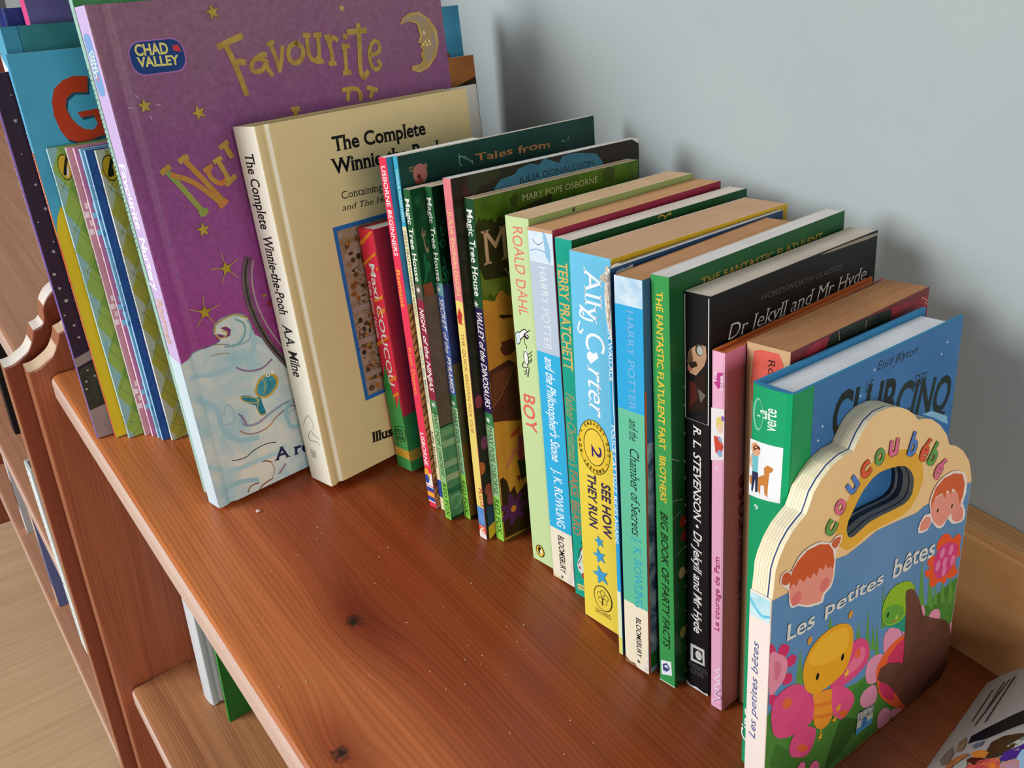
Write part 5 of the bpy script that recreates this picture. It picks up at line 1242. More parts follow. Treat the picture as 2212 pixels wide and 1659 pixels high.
  ('L','s',((1.5,10.25),(2.0,10.75)),0.4,'c8b0d8',0),
  ('L','s',((0.5,11.5),(1.4,12.0)),0.4,'c8b0d8',0),
  ('L','s',((1.0,12.75),(2.0,13.25)),0.4,'c8b0d8',0),
  ('L','s',((1.5,14.0),(1.4,14.5)),0.4,'c8b0d8',0),
  ('L','s',((0.5,15.25),(2.0,15.75)),0.4,'c8b0d8',0),
  ('L','s',((1.0,16.5),(1.4,17.0)),0.4,'c8b0d8',0),
  ('L','s',((1.5,17.75),(2.0,18.25)),0.4,'c8b0d8',0),
  ('L','s',((0.5,19.0),(1.4,19.5)),0.4,'c8b0d8',0),
  ('L','s',((1.0,20.2),(2.0,20.8)),0.4,'c8b0d8',0),
  ('L','s',((1.5,21.5),(1.4,22.0)),0.4,'c8b0d8',0),
  ('L','s',((0.5,22.8),(2.0,23.2)),0.4,'c8b0d8',0),
  ('L','s',((1.0,24.0),(1.4,24.5)),0.4,'c8b0d8',0),
  ('L','s',((1.5,25.2),(2.0,25.8)),0.4,'c8b0d8',0),
  ('L','s',((0.5,26.5),(1.4,27.0)),0.4,'c8b0d8',0),
  ('L','s',((1.0,27.8),(2.0,28.2)),0.4,'c8b0d8',0),
  ('L','s',((1.5,29.0),(1.4,29.5)),0.4,'c8b0d8',0),
  ('L','s',((0.5,30.2),(2.0,30.8)),0.4,'c8b0d8',0),
  ('L','s',((1.0,31.5),(1.4,32.0)),0.4,'c8b0d8',0),
  ('L','s',((1.5,32.8),(2.0,33.2)),0.4,'c8b0d8',0),
  ('L','s',((0.5,34.0),(1.4,34.5)),0.4,'c8b0d8',0),
  ('L','s',((1.0,35.2),(2.0,35.8)),0.4,'c8b0d8',0),
  ('L','s',((1.5,36.5),(1.4,37.0)),0.4,'c8b0d8',0),
  ('L','s',((0.5,37.8),(2.0,38.2)),0.4,'c8b0d8',0),
  ('L','s',((1.0,39.0),(1.4,39.5)),0.4,'c8b0d8',0),
  ('L','s',((1.5,40.2),(2.0,40.8)),0.4,'c8b0d8',0),
  ('L','s',((0.5,41.5),(1.4,42.0)),0.4,'c8b0d8',0),
  ('L','s',((1.0,42.8),(2.0,43.2)),0.4,'c8b0d8',0),
  ('L','s',((1.5,44.0),(1.4,44.5)),0.4,'c8b0d8',0),
  ('L','s',((0.5,45.2),(2.0,45.8)),0.4,'c8b0d8',0),
  ('L','s',((1.0,46.5),(1.4,47.0)),0.4,'c8b0d8',0),
  ('L','s',((1.5,47.8),(2.0,48.2)),0.4,'c8b0d8',0),
  ('L','s',((0.5,49.0),(1.4,49.5)),0.4,'c8b0d8',0),
  ('L','s',((1.0,50.2),(2.0,50.8)),0.4,'c8b0d8',0),
  ('L','s',((1.5,51.5),(1.4,52.0)),0.4,'c8b0d8',0),
  ('L','s',((0.5,52.8),(2.0,53.2)),0.4,'c8b0d8',0),
  ('L','s',((1.0,54.0),(1.4,54.5)),0.4,'c8b0d8',0),
  ('L','s',((1.5,55.2),(2.0,55.8)),0.4,'c8b0d8',0),
  ('L','s',((0.5,56.5),(1.4,57.0)),0.4,'c8b0d8',0),
  ('L','s',((1.0,57.8),(2.0,58.2)),0.4,'c8b0d8',0),
  ('L','s',((1.5,59.0),(1.4,59.5)),0.4,'c8b0d8',0),
  ('L','s',((0.5,60.2),(2.0,60.8)),0.4,'c8b0d8',0),
  ('L','s',((1.0,61.5),(1.4,62.0)),0.4,'c8b0d8',0),
  ('L','s',((1.5,62.8),(2.0,63.2)),0.4,'c8b0d8',0),
  ('L','s',((0.5,64.0),(1.4,64.5)),0.4,'c8b0d8',0),
  ('L','s',((1.0,65.2),(2.0,65.8)),0.4,'c8b0d8',0),
  ('L','s',((1.5,66.5),(1.4,67.0)),0.4,'c8b0d8',0),
  ('L','s',((0.5,67.8),(2.0,68.2)),0.4,'c8b0d8',0),
  ('L','s',((1.0,69.0),(1.4,69.5)),0.4,'c8b0d8',0),
  ('L','s',((1.5,70.2),(2.0,70.8)),0.4,'c8b0d8',0),
  ('L','s',((0.5,71.5),(1.4,72.0)),0.4,'c8b0d8',0),
  ('L','s',((1.0,72.8),(2.0,73.2)),0.4,'c8b0d8',0),
  ('L','s',((1.5,74.0),(1.4,74.5)),0.4,'c8b0d8',0),
  ('L','s',((0.5,75.2),(2.0,75.8)),0.4,'c8b0d8',0),
  ('L','s',((1.0,76.5),(1.4,77.0)),0.4,'c8b0d8',0),
  ('L','s',((1.5,77.8),(2.0,78.2)),0.4,'c8b0d8',0),
  ('L','s',((0.5,118.0),(1.4,118.5)),0.4,'d8c8e4',0),
  ('L','s',((1.0,119.3),(2.0,119.8)),0.4,'d8c8e4',0),
  ('L','s',((1.5,120.6),(1.4,121.1)),0.4,'d8c8e4',0),
  ('L','s',((0.5,121.9),(2.0,122.4)),0.4,'d8c8e4',0),
  ('L','s',((1.0,123.2),(1.4,123.7)),0.4,'d8c8e4',0),
  ('L','s',((1.5,124.5),(2.0,125.0)),0.4,'d8c8e4',0),
  ('L','s',((0.5,125.8),(1.4,126.3)),0.4,'d8c8e4',0),
  ('L','s',((1.0,127.1),(2.0,127.6)),0.4,'d8c8e4',0),
  ('L','s',((1.5,128.4),(1.4,128.9)),0.4,'d8c8e4',0),
  ('L','s',((0.5,129.7),(2.0,130.2)),0.4,'d8c8e4',0),
  ('L','s',((1.0,131.0),(1.4,131.5)),0.4,'d8c8e4',0),
  ('L','s',((1.5,132.3),(2.0,132.8)),0.4,'d8c8e4',0),
  ('L','s',((0.5,133.6),(1.4,134.1)),0.4,'d8c8e4',0),
  ('L','s',((1.0,134.9),(2.0,135.4)),0.4,'d8c8e4',0),
  ('L','s',((1.5,136.2),(1.4,136.7)),0.4,'d8c8e4',0),
  ('L','s',((0.5,137.5),(2.0,138.0)),0.4,'d8c8e4',0),
  ('L','s',((1.0,138.8),(1.4,139.3)),0.4,'d8c8e4',0),
  ('L','s',((1.5,140.1),(2.0,140.6)),0.4,'d8c8e4',0),
  ('L','s',((0.5,141.4),(1.4,141.9)),0.4,'d8c8e4',0),
  ('L','s',((1.0,142.7),(2.0,143.2)),0.4,'d8c8e4',0),
  ('L','s',((1.5,144.0),(1.4,144.5)),0.4,'d8c8e4',0),
  ('L','s',((0.5,145.3),(2.0,145.8)),0.4,'d8c8e4',0),
  ('L','s',((1.0,146.6),(1.4,147.1)),0.4,'d8c8e4',0),
  ('L','s',((1.5,147.9),(2.0,148.4)),0.4,'d8c8e4',0),
  ('L','s',((0.5,149.2),(1.4,149.7)),0.4,'d8c8e4',0),
  ('L','s',((1.0,150.5),(2.0,151.0)),0.4,'d8c8e4',0),
  ('L','s',((1.5,151.8),(1.4,152.3)),0.4,'d8c8e4',0),
  ('L','s',((0.5,153.1),(2.0,153.6)),0.4,'d8c8e4',0),
  ('L','s',((1.0,154.4),(1.4,154.9)),0.4,'d8c8e4',0),
  ('L','s',((1.5,155.7),(2.0,156.2)),0.4,'d8c8e4',0),
  ('L','s',((0.5,157.0),(1.4,157.5)),0.4,'d8c8e4',0),
  ('L','s',((1.0,158.3),(2.0,158.8)),0.4,'d8c8e4',0),
  ('L','s',((1.5,159.6),(1.4,160.1)),0.4,'d8c8e4',0),
  ('L','s',((0.5,160.9),(2.0,161.4)),0.4,'d8c8e4',0),
  ('L','s',((1.0,162.2),(1.4,162.7)),0.4,'d8c8e4',0),
  ('L','s',((1.5,163.5),(2.0,164.0)),0.4,'d8c8e4',0),
  ('L','s',((0.5,164.8),(1.4,165.3)),0.4,'d8c8e4',0),
  ('L','s',((1.0,166.1),(2.0,166.6)),0.4,'d8c8e4',0),
  ('L','s',((1.5,167.4),(1.4,167.9)),0.4,'d8c8e4',0),
  ('L','s',((0.5,168.7),(2.0,169.2)),0.4,'d8c8e4',0),
  ('L','s',((1.0,170.0),(1.4,170.5)),0.4,'d8c8e4',0),
  ('L','s',((1.5,171.3),(2.0,171.8)),0.4,'d8c8e4',0),
  ('L','s',((0.5,172.6),(1.4,173.1)),0.4,'d8c8e4',0),
  ('L','s',((1.0,173.9),(2.0,174.4)),0.4,'d8c8e4',0),
  ('L','s',((1.5,175.2),(1.4,175.7)),0.4,'d8c8e4',0),
  ('L','s',((0.5,176.5),(2.0,177.0)),0.4,'d8c8e4',0),
  ('L','s',((1.0,177.8),(1.4,178.3)),0.4,'d8c8e4',0),
  ('L','s',((1.5,179.1),(2.0,179.6)),0.4,'d8c8e4',0),
  ('L','s',((0.5,180.4),(1.4,180.9)),0.4,'d8c8e4',0),
  ('L','s',((1.0,181.7),(2.0,182.2)),0.4,'d8c8e4',0),
  ('L','s',((1.5,183.0),(1.4,183.5)),0.4,'d8c8e4',0),
  ('L','s',((0.5,184.3),(2.0,184.8)),0.4,'d8c8e4',0),
  ('L','s',((1.0,185.6),(1.4,186.1)),0.4,'d8c8e4',0),
  ('L','s',((1.5,186.9),(2.0,187.4)),0.4,'d8c8e4',0),
  ('L','s',((0.5,188.2),(1.4,188.7)),0.4,'d8c8e4',0),
  ('L','s',((1.0,189.5),(2.0,190.0)),0.4,'d8c8e4',0),
  ('L','s',((1.5,190.8),(1.4,191.3)),0.4,'d8c8e4',0),
  ('L','s',((0.5,192.1),(2.0,192.6)),0.4,'d8c8e4',0),
  ('L','s',((1.0,193.4),(1.4,193.9)),0.4,'d8c8e4',0),
  ('L','s',((1.5,194.7),(2.0,195.2)),0.4,'d8c8e4',0),
 ],
 'gruff':[
  ('P','s',((0,0.1),(2.8,0.1),(2.8,185.6),(0,185.6)),'d8402c/e88a3a@30'),
  ('P','c',((0,0.2),(210.0,0.2),(210.0,167.2),(45,171.2),(11.11,157.2),(5.79,152.6),(2.38,146.8),(0.3,139.8),(0,131.8)),'ecca2a'),
  ('P','c',((41.7,221.9),(33.8,222.8),(27.1,221.0),(21.2,217.0),(18.29,210.4),(17.29,202.7),(18.58,194.6),(21.0,188.8),(26.6,186.1),(33.0,185.9),(40.0,187.6),(47.7,188.2),(51.2,201.5),(42.2,203.2),(30.7,202.8),(32.1,199.5),(39.5,200.0),(40.5,194.8),(37.3,191.7),(32.1,192.9),(29.2,195.6),(26.0,200.6),(24.8,206.1),(26.6,211.1),(31.4,214.0),(39.3,213.0)),'28506a'),
  ('P','c',((40.8,223.4),(33.0,224.3),(26.3,222.5),(20.4,218.5),(17.49,211.9),(16.49,204.2),(17.76,196.1),(20.2,190.4),(25.8,187.7),(32.1,187.6),(39.1,189.2),(46.8,189.8),(50.3,203.1),(41.4,204.8),(29.8,204.3),(31.2,201.1),(38.6,201.5),(39.6,196.4),(36.5,193.3),(31.3,194.5),(28.4,197.2),(25.2,202.1),(24.0,207.6),(25.8,212.6),(30.6,215.5),(38.4,214.5)),'c43c1c'),
  ('L','s',((0.6,150.0),(1.6,151.0)),0.45,'e8eef2',0),
  ('L','s',((1.1,152.1),(2.1,153.1)),0.45,'e8eef2',0),
  ('L','s',((1.6,154.2),(1.6,155.2)),0.45,'e8eef2',0),
  ('L','s',((0.6,156.3),(2.1,157.3)),0.45,'e8eef2',0),
  ('L','s',((1.1,158.4),(1.6,159.4)),0.45,'e8eef2',0),
  ('L','s',((1.6,160.5),(2.1,161.5)),0.45,'e8eef2',0),
  ('L','s',((0.6,162.6),(1.6,163.6)),0.45,'e8eef2',0),
  ('L','s',((1.1,164.7),(2.1,165.7)),0.45,'e8eef2',0),
  ('L','s',((1.6,166.8),(1.6,167.8)),0.45,'e8eef2',0),
  ('L','s',((0.6,168.9),(2.1,169.9)),0.45,'e8eef2',0),
  ('L','s',((1.1,171.0),(1.6,172.0)),0.45,'e8eef2',0),
  ('L','s',((1.6,173.1),(2.1,174.1)),0.45,'e8eef2',0),
  ('L','s',((0.6,175.2),(1.6,176.2)),0.45,'e8eef2',0),
  ('L','s',((1.1,177.3),(2.1,178.3)),0.45,'e8eef2',0),
  ('L','s',((1.6,179.4),(1.6,180.4)),0.45,'e8eef2',0),
  ('L','s',((0.6,181.5),(2.1,182.5)),0.45,'e8eef2',0),
  ('L','s',((1.1,183.6),(1.6,184.6)),0.45,'e8eef2',0),
  ('L','s',((1.6,185.7),(2.1,186.7)),0.45,'e8eef2',0),
  ('L','s',((0.6,187.8),(1.6,188.8)),0.45,'e8eef2',0),
  ('L','s',((1.1,189.9),(2.1,190.9)),0.45,'e8eef2',0),
  ('L','s',((1.6,192.0),(1.6,193.0)),0.45,'e8eef2',0),
  ('L','s',((0.6,194.1),(2.1,195.1)),0.45,'e8eef2',0),
  ('L','s',((1.1,196.2),(1.6,197.2)),0.45,'e8eef2',0),
  ('L','s',((1.6,198.3),(2.1,199.3)),0.45,'e8eef2',0),
  ('L','s',((0.6,70.0),(1.6,71.0)),0.4,'f0b070',0),
  ('L','s',((1.1,72.1),(2.1,73.1)),0.4,'f0b070',0),
  ('L','s',((1.6,74.2),(1.6,75.2)),0.4,'f0b070',0),
  ('L','s',((0.6,76.3),(2.1,77.3)),0.4,'f0b070',0),
  ('L','s',((1.1,78.4),(1.6,79.4)),0.4,'f0b070',0),
  ('L','s',((1.6,80.5),(2.1,81.5)),0.4,'f0b070',0),
  ('L','s',((0.6,82.6),(1.6,83.6)),0.4,'f0b070',0),
  ('L','s',((1.1,84.7),(2.1,85.7)),0.4,'f0b070',0),
  ('L','s',((1.6,86.8),(1.6,87.8)),0.4,'f0b070',0),
  ('L','s',((0.6,88.9),(2.1,89.9)),0.4,'f0b070',0),
  ('L','s',((1.1,91.0),(1.6,92.0)),0.4,'f0b070',0),
  ('L','s',((1.6,93.1),(2.1,94.1)),0.4,'f0b070',0),
  ('L','s',((0.6,95.2),(1.6,96.2)),0.4,'f0b070',0),
  ('L','s',((1.1,97.3),(2.1,98.3)),0.4,'f0b070',0),
  ('L','s',((1.6,99.4),(1.6,100.4)),0.4,'f0b070',0),
  ('L','s',((0.6,101.5),(2.1,102.5)),0.4,'f0b070',0),
  ('L','s',((1.1,103.6),(1.6,104.6)),0.4,'f0b070',0),
  ('L','s',((1.6,105.7),(2.1,106.7)),0.4,'f0b070',0),
  ('L','s',((0.6,107.8),(1.6,108.8)),0.4,'f0b070',0),
  ('L','s',((1.1,109.9),(2.1,110.9)),0.4,'f0b070',0),
 ],
 'm1':[
  ('T','s','Lynley Dodd',(0.26,177.0),(0.26,159.1),1.58,'1c2430',''),
  ('T','s','Hairy Maclary Scattercat',(0.26,129.4),(0.26,94.0),1.58,'1c2430',''),
  ('T','s','Puffin',(0.33,16.01),(0.33,6.77),1.32,'4a5a6a',''),
  ('P','c',((0,0.2),(5.5,0.2),(5.5,188.3),(0,188.3)),'8cb8c8/a0c4b0@60'),
  ('P','c',((0,8),(6,-4),(13,8),(6,20)),'98b656'),
  ('P','c',((11,20),(18,8),(25,20),(18,32)),'7fa844'),
  ('P','c',((0,32),(6,20),(13,32),(6,44)),'98b656'),
  ('P','c',((11,44),(18,32),(25,44),(18,56)),'7fa844'),
  ('P','c',((0,56),(6,44),(13,56),(6,68)),'98b656'),
  ('P','c',((11,68),(18,56),(25,68),(18,80)),'7fa844'),
  ('P','c',((0,80),(6,68),(13,80),(6,92)),'98b656'),
  ('P','c',((11,92),(18,80),(25,92),(18,104)),'7fa844'),
  ('P','c',((0,104),(6,92),(13,104),(6,116)),'98b656'),
  ('P','c',((11,116),(18,104),(25,116),(18,128)),'7fa844'),
  ('P','c',((0,128),(6,116),(13,128),(6,140)),'98b656'),
  ('P','c',((11,140),(18,128),(25,140),(18,152)),'7fa844'),
  ('P','c',((0,152),(6,140),(13,152),(6,164)),'98b656'),
  ('P','c',((11,164),(18,152),(25,164),(18,176)),'7fa844'),
  ('P','c',((0,176),(6,164),(13,176),(6,188)),'98b656'),
  ('P','c',((11,188),(18,176),(25,188),(18,200)),'7fa844'),
  ('L','c',((2,1),(20,12)),0.28,'76884a',0),
  ('L','c',((2,12),(20,1)),0.28,'76884a',0),
  ('L','c',((2,8),(20,38)),0.28,'76884a',0),
  ('L','c',((2,38),(20,8)),0.28,'76884a',0),
  ('L','c',((2,34),(20,64)),0.28,'76884a',0),
  ('L','c',((2,64),(20,34)),0.28,'76884a',0),
  ('L','c',((2,60),(20,90)),0.28,'76884a',0),
  ('L','c',((2,90),(20,60)),0.28,'76884a',0),
  ('L','c',((2,86),(20,116)),0.28,'76884a',0),
  ('L','c',((2,116),(20,86)),0.28,'76884a',0),
  ('L','c',((2,112),(20,142)),0.28,'76884a',0),
  ('L','c',((2,142),(20,112)),0.28,'76884a',0),
  ('L','c',((2,138),(20,168)),0.28,'76884a',0),
  ('L','c',((2,168),(20,138)),0.28,'76884a',0),
  ('L','c',((2,164),(20,194)),0.28,'76884a',0),
  ('L','c',((2,194),(20,164)),0.28,'76884a',0),
  ('L','c',((2,190),(20,220)),0.28,'76884a',0),
  ('L','c',((2,220),(20,190)),0.28,'76884a',0),
  ('E','c',(6.92,176.7),3.66,7.59,'1a1a14',0),
  ('E','c',(6.92,176.7),3.4,6.97,'d8b030',0),
  ('P','c',((8.5,182.3),(9.2,182.0),(9.6,180.8),(8.9,179.3),(8.0,177.4),(7.8,175.0),(7.4,173.0),(6.0,172.1),(4.9,172.5),(5.5,174.8),(6.6,177.7),(7.6,180.4)),'141414'),
  ('P','c',((8.3,177.4),(8.6,176.4),(8.6,174.6),(7.8,172.0),(7.0,170.3),(6.8,171.6),(7.1,173.9),(7.7,176.1)),'e8e8e0'),
 ],
 'm2':[
  ('T','s','Lynley Dodd',(0.26,176.7),(0.26,158.3),1.58,'1c2430',''),
  ('T','s',"Hairy Maclary's Rumpus",(0.26,128.4),(0.26,99.5),1.58,'1c2430',''),
  ('T','s','Puffin',(0.33,14.37),(0.33,5.09),1.32,'4a5a6a',''),
  ('P','c',((0.4,136.5),(3.2,136.5),(3.2,140.1),(0.4,140.1)),'f0e4ea'),
  ('P','c',((1.9,141.7),(5.2,141.7),(5.2,145.3),(1.9,145.3)),'f0e4ea'),
  ('P','c',((0.4,146.9),(3.2,146.9),(3.2,150.5),(0.4,150.5)),'f0e4ea'),
  ('P','c',((1.9,152.1),(5.2,152.1),(5.2,155.7),(1.9,155.7)),'f0e4ea'),
  ('P','c',((0.4,78.5),(3.2,78.5),(3.2,82.1),(0.4,82.1)),'f0e4ea'),
  ('P','c',((1.9,83.7),(5.2,83.7),(5.2,87.3),(1.9,87.3)),'f0e4ea'),
  ('P','c',((0.4,88.9),(3.2,88.9),(3.2,92.5),(0.4,92.5)),'f0e4ea'),
  ('P','c',((1.9,94.1),(5.2,94.1),(5.2,97.7),(1.9,97.7)),'f0e4ea'),
  ('P','c',((0.4,20.0),(3.2,20.0),(3.2,23.6),(0.4,23.6)),'f0e4ea'),
  ('P','c',((1.9,25.2),(5.2,25.2),(5.2,28.8),(1.9,28.8)),'f0e4ea'),
  ('P','c',((0.4,30.4),(3.2,30.4),(3.2,34.0),(0.4,34.0)),'f0e4ea'),
  ('P','c',((1.9,35.6),(5.2,35.6),(5.2,39.2),(1.9,39.2)),'f0e4ea'),
 ],
 'm3':[
  ('T','s','Lynley Dodd',(0.26,176.6),(0.26,158.6),1.58,'1c2430',''),
  ('T','s',"Hairy Maclary's Caterwaul Caper",(0.26,128.8),(0.26,83.3),1.58,'1c2430',''),
  ('T','s','Puffin',(0.33,14.84),(0.33,5.57),1.32,'4a5a6a',''),
  ('P','c',((0.4,136.5),(3.2,136.5),(3.2,140.1),(0.4,140.1)),'8acbe8'),
  ('P','c',((1.9,141.7),(5.2,141.7),(5.2,145.3),(1.9,145.3)),'8acbe8'),
  ('P','c',((0.4,146.9),(3.2,146.9),(3.2,150.5),(0.4,150.5)),'8acbe8'),
  ('P','c',((1.9,152.1),(5.2,152.1),(5.2,155.7),(1.9,155.7)),'8acbe8'),
  ('P','c',((0.4,78.5),(3.2,78.5),(3.2,82.1),(0.4,82.1)),'8acbe8'),
  ('P','c',((1.9,83.7),(5.2,83.7),(5.2,87.3),(1.9,87.3)),'8acbe8'),
  ('P','c',((0.4,88.9),(3.2,88.9),(3.2,92.5),(0.4,92.5)),'8acbe8'),
  ('P','c',((1.9,94.1),(5.2,94.1),(5.2,97.7),(1.9,97.7)),'8acbe8'),
  ('P','c',((0.4,20.0),(3.2,20.0),(3.2,23.6),(0.4,23.6)),'8acbe8'),
  ('P','c',((1.9,25.2),(5.2,25.2),(5.2,28.8),(1.9,28.8)),'8acbe8'),
  ('P','c',((0.4,30.4),(3.2,30.4),(3.2,34.0),(0.4,34.0)),'8acbe8'),
  ('P','c',((1.9,35.6),(5.2,35.6),(5.2,39.2),(1.9,39.2)),'8acbe8'),
 ],
 'm4':[
  ('T','s','Lynley Dodd',(0.26,176.3),(0.26,158.8),1.58,'1c2430',''),
  ('T','s',"Hairy Maclary's Showbusiness",(0.26,129.5),(0.26,88.9),1.58,'1c2430',''),
  ('T','s','Puffin',(0.33,16.02),(0.33,6.79),1.32,'4a5a6a',''),
  ('P','c',((0.4,136.5),(3.2,136.5),(3.2,140.1),(0.4,140.1)),'4a8ac8'),
  ('P','c',((1.9,141.7),(5.2,141.7),(5.2,145.3),(1.9,145.3)),'4a8ac8'),
  ('P','c',((0.4,146.9),(3.2,146.9),(3.2,150.5),(0.4,150.5)),'4a8ac8'),
  ('P','c',((1.9,152.1),(5.2,152.1),(5.2,155.7),(1.9,155.7)),'4a8ac8'),
  ('P','c',((0.4,78.5),(3.2,78.5),(3.2,82.1),(0.4,82.1)),'4a8ac8'),
  ('P','c',((1.9,83.7),(5.2,83.7),(5.2,87.3),(1.9,87.3)),'4a8ac8'),
  ('P','c',((0.4,88.9),(3.2,88.9),(3.2,92.5),(0.4,92.5)),'4a8ac8'),
  ('P','c',((1.9,94.1),(5.2,94.1),(5.2,97.7),(1.9,97.7)),'4a8ac8'),
  ('P','c',((0.4,20.0),(3.2,20.0),(3.2,23.6),(0.4,23.6)),'4a8ac8'),
  ('P','c',((1.9,25.2),(5.2,25.2),(5.2,28.8),(1.9,28.8)),'4a8ac8'),
  ('P','c',((0.4,30.4),(3.2,30.4),(3.2,34.0),(0.4,34.0)),'4a8ac8'),
  ('P','c',((1.9,35.6),(5.2,35.6),(5.2,39.2),(1.9,39.2)),'4a8ac8'),
 ],
 'm5':[
  ('T','s','Lynley Dodd',(0.26,177.2),(0.26,159.9),1.58,'1c2430',''),
  ('T','s',"Hairy Maclary's Rumpus at the Vet",(0.26,130.7),(0.26,81.0),1.58,'1c2430',''),
  ('T','s','Puffin',(0.33,17.72),(0.33,8.52),1.32,'4a5a6a',''),
  ('L','c',((0,10),(16,36)),0.3,'1c3a70',0),
  ('L','c',((0,36),(16,10)),0.3,'1c3a70',0),
  ('L','c',((0,37),(16,63)),0.3,'1c3a70',0),
  ('L','c',((0,63),(16,37)),0.3,'1c3a70',0),
  ('L','c',((0,64),(16,90)),0.3,'1c3a70',0),
  ('L','c',((0,90),(16,64)),0.3,'1c3a70',0),
  ('L','c',((0,91),(16,117)),0.3,'1c3a70',0),
  ('L','c',((0,117),(16,91)),0.3,'1c3a70',0),
  ('L','c',((0,118),(16,144)),0.3,'1c3a70',0),
  ('L','c',((0,144),(16,118)),0.3,'1c3a70',0),
  ('L','c',((0,145),(16,171)),0.3,'1c3a70',0),
  ('L','c',((0,171),(16,145)),0.3,'1c3a70',0),
  ('L','c',((0,172),(16,198)),0.3,'1c3a70',0),
  ('L','c',((0,198),(16,172)),0.3,'1c3a70',0),
 ],
 'm6':[
  ('T','s','Lynley Dodd',(0.26,177.3),(0.26,159.9),1.58,'1c2430',''),
  ('T','s',"Hairy Maclary from Donaldson's Dairy",(0.26,130.7),(0.26,75.7),1.58,'1c2430',''),
  ('T','s','Puffin',(0.33,17.66),(0.33,8.46),1.32,'4a5a6a',''),
  ('P','c',((0,0.2),(5.5,0.2),(5.5,188.3),(0,188.3)),'ccccc4/c4c8b4@40'),
  ('P','c',((0,8),(6,-4),(13,8),(6,20)),'bcb04c'),
  ('P','c',((11,20),(18,8),(25,20),(18,32)),'b0ae44'),
  ('P','c',((0,32),(6,20),(13,32),(6,44)),'bcb04c'),
  ('P','c',((11,44),(18,32),(25,44),(18,56)),'b0ae44'),
  ('P','c',((0,56),(6,44),(13,56),(6,68)),'bcb04c'),
  ('P','c',((11,68),(18,56),(25,68),(18,80)),'b0ae44'),
  ('P','c',((0,80),(6,68),(13,80),(6,92)),'bcb04c'),
  ('P','c',((11,92),(18,80),(25,92),(18,104)),'b0ae44'),
  ('P','c',((0,104),(6,92),(13,104),(6,116)),'bcb04c'),
  ('P','c',((11,116),(18,104),(25,116),(18,128)),'b0ae44'),
  ('P','c',((0,128),(6,116),(13,128),(6,140)),'bcb04c'),
  ('P','c',((11,140),(18,128),(25,140),(18,152)),'b0ae44'),
  ('P','c',((0,152),(6,140),(13,152),(6,164)),'bcb04c'),
  ('P','c',((11,164),(18,152),(25,164),(18,176)),'b0ae44'),
  ('P','c',((0,176),(6,164),(13,176),(6,188)),'bcb04c'),
  ('P','c',((11,188),(18,176),(25,188),(18,200)),'b0ae44'),
  ('L','c',((2,1),(20,12)),0.28,'76884a',0),
  ('L','c',((2,12),(20,1)),0.28,'76884a',0),
  ('L','c',((2,8),(20,38)),0.28,'76884a',0),
  ('L','c',((2,38),(20,8)),0.28,'76884a',0),
  ('L','c',((2,34),(20,64)),0.28,'76884a',0),
  ('L','c',((2,64),(20,34)),0.28,'76884a',0),
  ('L','c',((2,60),(20,90)),0.28,'76884a',0),
  ('L','c',((2,90),(20,60)),0.28,'76884a',0),
  ('L','c',((2,86),(20,116)),0.28,'76884a',0),
  ('L','c',((2,116),(20,86)),0.28,'76884a',0),
  ('L','c',((2,112),(20,142)),0.28,'76884a',0),
  ('L','c',((2,142),(20,112)),0.28,'76884a',0),
  ('L','c',((2,138),(20,168)),0.28,'76884a',0),
  ('L','c',((2,168),(20,138)),0.28,'76884a',0),
  ('L','c',((2,164),(20,194)),0.28,'76884a',0),
  ('L','c',((2,194),(20,164)),0.28,'76884a',0),
  ('L','c',((2,190),(20,220)),0.28,'76884a',0),
  ('L','c',((2,220),(20,190)),0.28,'76884a',0),
  ('E','c',(5.8,177.6),4.37,7.58,'1a1a14',0),
  ('E','c',(5.8,177.6),4.02,6.95,'d0a828',0),
  ('P','c',((7.3,183.2),(8.2,182.9),(8.7,181.6),(8.0,180.2),(7.2,178.3),(7.2,175.6),(7.0,173.3),(5.0,172.6),(3.2,173.1),(3.8,175.6),(5.2,178.7),(6.3,181.4)),'141414'),
 ],
 'teal':[
  ('P','c',((0,160),(9,160),(9,248.7),(0,248.7)),'3f8fae'),
  ('L','c',((9,160),(9,249.0)),0.5,'16506e',0),
  ('P','c',((0,215),(8,215),(8,232),(3,230),(0,234)),'d8e4ea/f0f0ee@90'),
  ('P','s',((0,200),(13,200),(13,232),(6,228),(0,235)),'d8e4ea/f0f0ee@90'),
 ],
 'navy':[
  ('E','c',(60,245),0.5,0.5,'c8d0e8',0),
 ],
 'greypurple':[
 ],
 'mint':[
  ('L','s',((0.5,150.0),(1.8,151.0)),0.4,'22504c',0),
  ('L','s',((0.9,152.4),(2.6,153.4)),0.4,'22504c',0),
  ('L','s',((1.3,154.8),(1.8,155.8)),0.4,'22504c',0),
  ('L','s',((0.5,157.2),(2.6,158.2)),0.4,'22504c',0),
  ('L','s',((0.9,159.6),(1.8,160.6)),0.4,'22504c',0),
  ('L','s',((1.3,162.0),(2.6,163.0)),0.4,'22504c',0),
  ('L','s',((0.5,164.4),(1.8,165.4)),0.4,'22504c',0),
  ('L','s',((0.9,166.8),(2.6,167.8)),0.4,'22504c',0),
  ('L','s',((1.3,169.2),(1.8,170.2)),0.4,'22504c',0),
  ('L','s',((0.5,171.6),(2.6,172.6)),0.4,'22504c',0),
  ('L','s',((0.9,174.0),(1.8,175.0)),0.4,'22504c',0),
  ('L','s',((1.3,176.4),(2.6,177.4)),0.4,'22504c',0),
  ('L','s',((0.5,178.8),(1.8,179.8)),0.4,'22504c',0),
  ('L','s',((0.9,181.2),(2.6,182.2)),0.4,'22504c',0),
  ('L','s',((1.3,183.6),(1.8,184.6)),0.4,'22504c',0),
  ('L','s',((0.5,186.0),(2.6,187.0)),0.4,'22504c',0),
  ('L','s',((0.9,188.4),(1.8,189.4)),0.4,'22504c',0),
